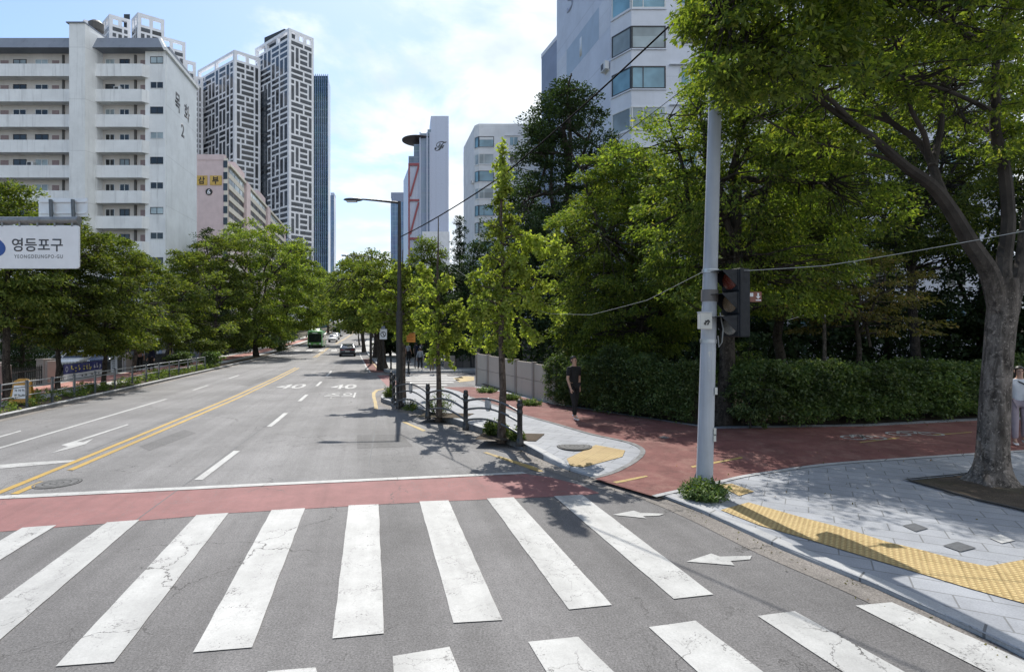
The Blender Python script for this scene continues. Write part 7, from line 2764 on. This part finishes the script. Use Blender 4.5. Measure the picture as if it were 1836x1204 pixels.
def make_car(label, paint, X, Y, zb, heading, kind='sedan', group=None):
    """front along local +Y"""
    t = thing('car', label, 'car', (X, Y, zb), heading, group)
    suv = kind == 'suv'
    up = 0.24 if suv else 0.0
    st = [(-2.32, .50, .92, .70), (-2.22, .30, 1.02, .82), (-1.6, .24, 1.04, .90), (-0.6, .20, 1.00, .92), (0.6, .20, .97, .92), (1.3, .22, .94, .90), (1.9, .24, .84, .86), (2.2, .28, .74, .78), (2.32, .40, .64, .66)]
    rings = []
    for y, a, b, w in st:
        b += up * 0.75
        a += up * 0.4
        m_ = (a + b) / 2
        rings.append([(-w * .86, y, a), (w * .86, y, a), (w, y, a + .14), (w, y, m_ + .1), (w * .95, y, b - .06), (w * .80, y, b), (-w * .80, y, b), (-w * .95, y, b - .06), (-w, y, m_ + .1), (-w, y, a + .14)])
    mb = MB()
    loft(mb, rings)
    body = mb.build('body', paint, t, True)
    if suv:
        cab = [(-2.2, 1.18, .66, 1.20, .60), (-2.0, 1.2, .80, 1.66, .62), (-1.0, 1.18, .80, 1.74, .66), (0.2, 1.16, .80, 1.72, .66), (.65, 1.14, .80, 1.62, .64), (1.35, 1.10, .78, 1.13, .70)]
    else:
        cab = [(-1.85, 1.00, .74, 1.03, .66), (-1.0, .99, .80, 1.38, .60), (-0.3, .98, .80, 1.46, .60), (0.35, .97, .80, 1.43, .60), (1.25, .93, .78, .96, .70)]
    rings = []
    for y, z0, w0, z1, w1 in cab:
        rings.append([(-w0, y, z0), (w0, y, z0), (w1 + .03, y, z1 - .06 if z1 - z0 > .1 else z1), (w1 - .06, y, z1), (-w1 + .06, y, z1), (-w1 - .03, y, z1 - .06 if z1 - z0 > .1 else z1)])
    mb = MB()
    loft(mb, rings)
    gl = mb.build('glasshouse', M['car_glass'], t, True)
    # roof skin
    top = [c for c in cab if c[3] - c[1] > 0.3]
    mb = MB()
    rings = [[(-c[4] - .02, c[0], c[3] - .055), (c[4] + .02, c[0], c[3] - .055), (c[4] - .05, c[0], c[3] + .012), (-c[4] + .05, c[0], c[3] + .012)] for c in top]
    loft(mb, rings)
    mb.build('roof', paint, t, True)
    mb = MB()
    for s in (-1, 1):
        pts = [(s * (c[2] - 0.01), c[0], c[1]) for c in (cab[0], cab[-1])]
        mb.tube([(s * cab[0][2], cab[0][0] + .05, cab[0][1]), (s * (top[0][4] + .02), top[0][0], top[0][3] - .04)], .045, 6)
        mb.tube([(s * cab[-1][2], cab[-1][0] - .03, cab[-1][1]), (s * (top[-1][4] + .02), top[-1][0], top[-1][3] - .04)], .04, 6)
        mb.tube([(s * .82, -.15, cab[2][1]), (s * (top[-1][4] + .03), -.2, top[-1][3] - .03)], .035, 6)
    mb.build('pillars', paint, t, True)
    zl = .74 + up * .75
    for s in (-1, 1):
        MB().ball((s * .64, 2.20, .64 + up * .7), (.17, .09, .075), 12).build('headlight', M['head_lens'], t, True)
        MB().box(s * .60 - .16, s * .60 + .16, -2.33, -2.24, zl - .02, zl + .12).build('tail_light', M['tail_red'], t, bevel=.02)
        MB().ball((s * 1.0, .72, 1.02 + up), (.10, .07, .075), 10).build('mirror', paint, t, True)
    if not suv:
        MB().box(-.5, .5, -2.335, -2.28, zl + .03, zl + .07).build('light_bar', M['tail_red'], t)
    MB().box(-.26, .26, -2.345, -2.30, .55 + up * .6, .67 + up * .6).build('number_plate', M['plate_white'], t)
    MB().box(-.26, .26, 2.28, 2.34, .42 + up * .5, .53 + up * .5).build('number_plate', M['plate_white'], t)
    MB().box(-.72, .72, -2.325, -2.05, .26 + up * .4, .46 + up * .4).build('rear_bumper', M['trim_black'], t, bevel=.03)
    MB().box(-.62, .62, 2.05, 2.325, .26 + up * .4, .40 + up * .4).build('front_grille', M['trim_black'], t, bevel=.03)
    wheels(t, (-1.38, 1.40), .80, .33 + up * .2)
    return t


def make_bus(label, paint, X, Y, zb, heading, roofpod=True):
    """front along local +Y, 11 m long, front at y = 0"""
    t = thing('bus', label, 'bus', (X, Y, zb), heading, None)
    w, L, h = 1.24, 10.6, 3.05
    rings = []
    for y, k, kz in ((-L, .94, .97), (-L + .12, 1, 1), (-.35, 1, 1), (-.12, .97, .985), (0.0, .90, .94)):
        a, b = .32, h * kz
        rings.append([(-w * k, y, a), (w * k, y, a), (w * k, y, b - .30), (w * k * .96, y, b - .12), (w * k * .82, y, b), (-w * k * .82, y, b), (-w * k * .96, y, b - .12), (-w * k, y, b - .30)])
    mb = MB()
    loft(mb, rings)
    mb.build('body', paint, t, True)
    ws = MB()
    ws.prism([(-1.06, .0, 1.02), (1.06, .0, 1.02), (1.10, -.03, 2.45), (-1.10, -.03, 2.45)], (0, .03, 0))
    ws.build('windscreen', M['car_glass'], t)
    ds = MB().prism([(-.98, -.04, 2.49), (.98, -.04, 2.49), (.94, -.06, 2.76), (-.94, -.06, 2.76)], (0, .055, 0)).build('destination_display', M['trim_black'], t)
    m = MB()
    m.prism([(-.42, .02, 2.56), (.42, .02, 2.56), (.42, .014, 2.70), (-.42, .014, 2.70)], (0, .006, 0))
    m.build('display_text', M['banner_white'], ds)
    for s in (-1, 1):
        for i in range(6):
            y1 = -.75 - i * 1.6
            MB().box(s * 1.215 if s > 0 else -1.252, s * 1.252 if s > 0 else -1.215, y1 - 1.45, y1, 1.35, 2.42).build('side_window', M['car_glass'], t)
        MB().ball((s * .86, .0, .74), (.20, .07, .12), 12).build('headlight', M['head_lens'], t, True)
        m = MB()
        m.tube([(s * 1.1, -.05, 2.65), (s * 1.36, .18, 2.6), (s * 1.38, .2, 2.2)], .025, 6)
        m.box(s * 1.38 - .10, s * 1.38 + .10, .14, .20, 1.85, 2.25)
        m.build('mirror', M['trim_black'], t)
    MB().box(-1.15, 1.15, -.10, .035, .34, .56).build('front_bumper', M['trim_black'], t, bevel=.03)
    MB().box(-.26, .26, .036, .05, .60, .72).build('number_plate', M['plate_white'], t)
    for i in range(2):
        MB().box(-1.242, -1.238 + .03, -1.9 - i * 4.2, -.62 - i * 4.2 - .1, .40, 2.3).build('door', M['car_glass'], t) if i == 1 else None
    if roofpod:
        rg = [[(-.85, y, h - .05), (.85, y, h - .05), (.72, y, h + z), (-.72, y, h + z)] for y, z in ((-6.6, .12), (-6.2, .34), (-1.2, .36), (-.7, .14))]
        mb = MB()
        loft(mb, rg)
        mb.build('roof_pod', paint, t)
    wheels(t, (-2.3, -7.9), 1.08, .48, .28)
    return t


def street_dir(Y, tab=CENTRE):
    d = Vector((lerp_table(tab, Y + 4) - lerp_table(tab, Y - 4), 8))
    return math.atan2(-d.x, d.y)           # rotation that turns +Y onto the street


Yc = 64.0
make_car('graphite sedan seen from behind driving away in the right lane', M['car_grey'], at(622, 0, Yc + 2).x, Yc + 2.3, prof(Yc) + 0.005, street_dir(64))
hd = street_dir(96) + math.pi
bus = make_bus('bright green city bus coming towards the crossing', M['bus_green'], at(564.5, 0, 97).x, 97, prof(98), hd)
make_car('white sport utility car right behind the green bus', M['car_white'], at(592, 0, 126).x, 128, prof(128) + .02, street_dir(128) + math.pi, 'suv')
make_car('white car following the white sport utility car', M['car_silver'], at(599.5, 0, 142).x, 143, prof(143) + .02, street_dir(143) + math.pi, 'suv')
make_bus('grey bus with dark front farther up the street', M['bus_grey'], at(603.5, 0, 158).x, 158, prof(159) + .02, street_dir(165) + math.pi, False)
make_car('white car beside the rear of the grey bus', M['car_white'], at(620, 0, 183).x, 183, prof(183) + .02, street_dir(183) + math.pi, 'suv')
make_car('dark car far up the street behind the grey bus', M['car_black'], at(622, 0, 230).x, 230, prof(230) + .02, street_dir(230) + math.pi, 'suv')
make_car('white car driving away at the far end of the street', M['car_white'], at(633, 0, 225).x, 225, prof(225) + .02, street_dir(225), 'suv')
make_car('silver car driving away at the far end of the street', M['car_silver'], at(637, 0, 205).x, 207, prof(207) + .02, street_dir(207))
# parked in the yard
make_car('white parked car with dark windscreen behind the blue banner', M['car_white'], at(126.5, 0, 49).x, 50, -0.62, R(196), 'suv')
make_car('navy parked car behind the right half of the blue banner', M['car_navy'], at(178, 0, 47).x, 48, -0.45, R(200), 'suv')
make_car('silver parked car half hidden by the tree trunk behind the picket fence', M['car_silver'], at(86, 0, 50).x, 52, -0.62, R(200))
make_car('black parked car in the shade near the guard hut', M['car_black'], at(228, 0, 50).x, 50.5, -0.55, R(196), 'suv')


# ---------------------------------------------------------------- people
def skin_mesh(name, pts, edges, rad, mat, sub=2):
    me = bpy.data.meshes.new(name)
    me.from_pydata(pts, edges, [])
    ob = bpy.data.objects.new("tmp", me)
    COL.objects.link(ob)
    ob.modifiers.new("skin", 'SKIN').use_smooth_shade = True
    if not me.skin_vertices:
        bpy.context.view_layer.objects.active = ob
        bpy.ops.mesh.customdata_skin_add()
    for i, r in enumerate(rad):
        sv = me.skin_vertices[0].data[i]
        sv.radius = r if hasattr(r, '__len__') else (r, r)
        sv.use_root = (i == 0)
    if sub:
        sb = ob.modifiers.new("sub", 'SUBSURF')
        sb.levels = sb.render_levels = sub
    dg = bpy.context.evaluated_depsgraph_get()
    dg.update()
    out = bpy.data.meshes.new_from_object(ob.evaluated_get(dg))
    out.name = name
    out.materials.clear()
    out.materials.append(mat)
    bpy.data.objects.remove(ob)
    bpy.data.meshes.remove(me)
    for p in out.polygons:
        p.material_index = 0
        p.use_smooth = True
    return out


class Skel:
    def __init__(s):
        s.p, s.e, s.r = [], [], []

    def v(s, co, r, link=None):
        s.p.append(tuple(co))
        s.r.append(r)
        if link is not None:
            s.e.append((link, len(s.p) - 1))
        return len(s.p) - 1


def person(label, X, Y, zb, rz, H, shirt, trousers, shoes, sleeve='short', stride=0.0, arm=0.05, hair='short', bag=None, lean=0.0, fingers=True):
    """faces local -Y"""
    t = thing('person', label, 'person', (X, Y, zb), rz)
    k = H / 1.75
    P3 = lambda x, y, z: (x * k, (y - lean * max(0, z - 0.9)) * k, z * k)
    hipz = 0.93
    fl, fr = -stride, stride * 0.9           # left / right foot along y
    legs = {}
    for s, f in ((-1, fl), (1, fr)):
        lift = 0.0 if f <= 0 else min(0.06, f * 0.25)
        legs[s] = dict(hip=P3(.092 * s, 0, hipz), knee=P3(.096 * s, f * .5 - .03 - abs(f) * .12, .50 + lift * .3), ank=P3(.10 * s, f, .095 + lift), toe=P3(.105 * s, f - .14, .035 + lift * .2))
    arms_ = {}
    for s in (-1, 1):
        sw = arm * s
        arms_[s] = dict(sh=P3(.165 * s, 0, 1.41), el=P3(.235 * s, .02 + sw * .5, 1.13), wr=P3(.245 * s, -.05 + sw * 1.6, .89), hd=P3(.245 * s, -.07 + sw * 1.9, .82))
    b = Skel()
    pel = b.v(P3(0, 0, .95), (.125 * k, .095 * k))
    wai = b.v(P3(0, 0, 1.10), (.115 * k, .09 * k), pel)
    che = b.v(P3(0, 0, 1.29), (.145 * k, .105 * k), wai)
    ups = b.v(P3(0, .005, 1.41), (.10 * k, .08 * k), che)
    nk = b.v(P3(0, .0, 1.49), .052 * k, ups)
    ch = b.v(P3(0, -.022, 1.565), (.058 * k, .068 * k), nk)
    hm = b.v(P3(0, -.008, 1.645), (.072 * k, .088 * k), ch)
    b.v(P3(0, .0, 1.715), (.052 * k, .06 * k), hm)
    for s in (-1, 1):
        a = arms_[s]
        i = b.v(a['sh'], .056 * k, ups)
        i = b.v(a['el'], .040 * k, i)
        i = b.v(a['wr'], .026 * k, i)
        hd = b.v(a['hd'], (.038 * k, .020 * k), i)
        if fingers:
            hx, hy, hz = a['hd']
            for q, (dy, ln) in enumerate(((-.030, .070), (-.010, .082), (.010, .078), (.029, .062))):
                m1 = b.v((hx + .004 * s, hy + dy * k, hz - ln * .55 * k), .0085 * k, hd)
                b.v((hx - .008 * s, hy + (dy - .006) * k, hz - ln * k), .0070 * k, m1)
            m1 = b.v((hx - .018 * s * k, hy - .048 * k, hz + .004 * k), .010 * k, hd)
            b.v((hx - .026 * s * k, hy - .064 * k, hz - .030 * k), .008 * k, m1)
        l = legs[s]
        i = b.v(l['hip'], .085 * k, pel)
        i = b.v(l['knee'], .055 * k, i)
        i = b.v(l['ank'], .036 * k, i)
        b.v(l['toe'], (.038 * k, .028 * k), i)
    put('body', skin_mesh('body', b.p, b.e, b.r, M['skin'], 2), t)
    # face
    fy = lambda z: (0 - lean * (z - 0.9))
    for s in (-1, 1):
        MB().ball(P3(.031 * s, -.093, 1.652), .0115 * k, 8).build('eye', M['black_ink'], t, True)
        MB().ball(P3(.082 * s, .006, 1.635), (.012 * k, .022 * k, .033 * k), 8).build('ear', M['skin'], t, True)
    MB().ball(P3(0, -.102, 1.622), (.013 * k, .022 * k, .024 * k), 8).build('nose', M['skin'], t, True)
    MB().ball(P3(0, -.088, 1.578), (.024 * k, .010 * k, .007 * k), 8).build('mouth', M['cloth_pink'], t, True)
    hr = MB()
    hr.ball(P3(0, .016, 1.668), (.090 * k, .108 * k, .094 * k), 18, zcut=0.02, M=Matrix.Rotation(R(-24), 3, 'X'))
    hr.ball(P3(0, .052, 1.635), (.086 * k, .075 * k, .10 * k), 14)
    if hair == 'long':
        hr.ball(P3(0, .065, 1.54), (.085 * k, .05 * k, .15 * k), 14)
    if hair == 'cap':
        pass
    hr.build('hair', M['hair'] if hair != 'cap' else M['cloth_white'], t, True)
    # shirt
    c = Skel()
    a0 = c.v(P3(0, 0, .90), (.148 * k, .115 * k))
    a1 = c.v(P3(0, 0, 1.08), (.142 * k, .112 * k), a0)
    a2 = c.v(P3(0, 0, 1.28), (.162 * k, .122 * k), a1)
    a3 = c.v(P3(0, .005, 1.42), (.115 * k, .092 * k), a2)
    c.v(P3(0, .003, 1.475), .066 * k, a3)
    for s in (-1, 1):
        a = arms_[s]
        i = c.v(a['sh'], .075 * k, a3)
        el = Vector(a['el'])
        sh = Vector(a['sh'])
        if sleeve == 'short':
            c.v(sh.lerp(el, .78), .064 * k, i)
        else:
            j = c.v(el, .055 * k, i)
            c.v(el.lerp(Vector(a['wr']), .9), .042 * k, j)
    put('shirt', skin_mesh('shirt', c.p, c.e, c.r, shirt, 2), t)
    c = Skel()
    a0 = c.v(P3(0, 0, .97), (.132 * k, .105 * k))
    for s in (-1, 1):
        l = legs[s]
        i = c.v(l['hip'], (.102 * k, .105 * k), a0)
        i = c.v(l['knee'], .072 * k, i)
        q = Vector(l['knee']).lerp(Vector(l['ank']), .93)
        c.v(q, .060 * k, i)
    put('trousers', skin_mesh('trousers', c.p, c.e, c.r, trousers, 2), t)
    for s in (-1, 1):
        l = legs[s]
        c = Skel()
        ax, ay, az = l['ank']
        i = c.v((ax, ay + .03 * k, az - .04 * k), (.042 * k, .045 * k))
        i = c.v((ax, ay - .07 * k, az - .052 * k), (.045 * k, .036 * k), i)
        c.v((ax, ay - .165 * k, az - .064 * k), (.042 * k, .026 * k), i)
        put('shoe', skin_mesh('shoe', c.p, c.e, c.r, shoes, 1), t)
    if bag:
        mt, side = bag
        m = MB()
        m.ball(P3(.20 * side, -.10, 1.08), (.10 * k, .16 * k, .15 * k), 14)
        bo = m.build('shoulder_bag', mt, t, True)
        MB().tube([P3(.2 * side, -.08, 1.2), P3(.05 * side, -.14, 1.36), P3(-.12 * side, -.02, 1.47)], .014 * k, 6).build('strap', mt, bo, True)
    return t


X, Y = gp(1029, 751.5, 0.175)
person('man in black T-shirt and trousers with white shoes walking along the hedge', X, Y, 0.177, R(34), 1.74, M['cloth_black'], M['cloth_black'], M['shoe_white'], stride=0.16, arm=0.06)
X, Y = gp(1826, 806, 0.06)
person('person in white T-shirt and mauve trousers with black shoulder bag beside the big trunk', X + 0.02, Y, walk_h(X, Y) + 0.012, R(-28), 1.66, M['cloth_white'], M['cloth_mauve'], M['shoe_white'], stride=0.10, bag=(M['cloth_black'], 1), hair='long')
X, Y = gp(1864, 800, 0.06)
person('person in black standing behind the one with the shoulder bag', X + 0.06, Y, walk_h(X, Y) + 0.012, R(-20), 1.72, M['cloth_white'], M['cloth_black'], M['shoe_black'])
X, Y = gp(753, 663.5, 0.13)
person('person in grey top and black trousers walking away on the far pavement', X, Y, 0.133, R(165), 1.52, M['cloth_grey'], M['cloth_black'], M['shoe_white'], 'long', 0.14, lean=0.10, hair='short')
X, Y = gp(774, 667, 0.13)
person('person in dark top and khaki trousers near the stone wall', X, Y, 0.133, R(20), 1.62, M['cloth_black'], M['cloth_khaki'], M['shoe_white'], 'short', 0.08, lean=0.06)
for i, (px, Yp, sh, tr, lab, H) in enumerate(((732, 47.5, 'cloth_grey', 'cloth_black', 'person in pale grey shirt waiting under the orange board', 1.72), (746.5, 49, 'cloth_navy', 'cloth_navy', 'person in dark navy clothes in the shade by the far bus stop', 1.7), (756, 48, 'cloth_grey', 'cloth_navy', 'person in grey shirt and navy trousers in the shade behind the stooping one', 1.74))):
    person(lab, at(px, 0, Yp).x, Yp, 0.133, R(150 + 40 * i), H, M[sh], M[tr], M['shoe_black'], 'short', 0.06)
X, Y = gp(272, 668, 0.12)
person('person in dark clothes with white cap and white shoes behind the guard rail', X, Y, 0.135, R(-30), 1.70, M['cloth_navy'], M['cloth_black'], M['shoe_white'], 'long', 0.12, hair='cap')
person('person in dusty pink top before the picket fence', at(251, 0, 36.5).x, 36.5, 0.135, R(20), 1.62, M['cloth_pink'], M['cloth_black'], M['shoe_black'], 'short', 0.08, hair='long')
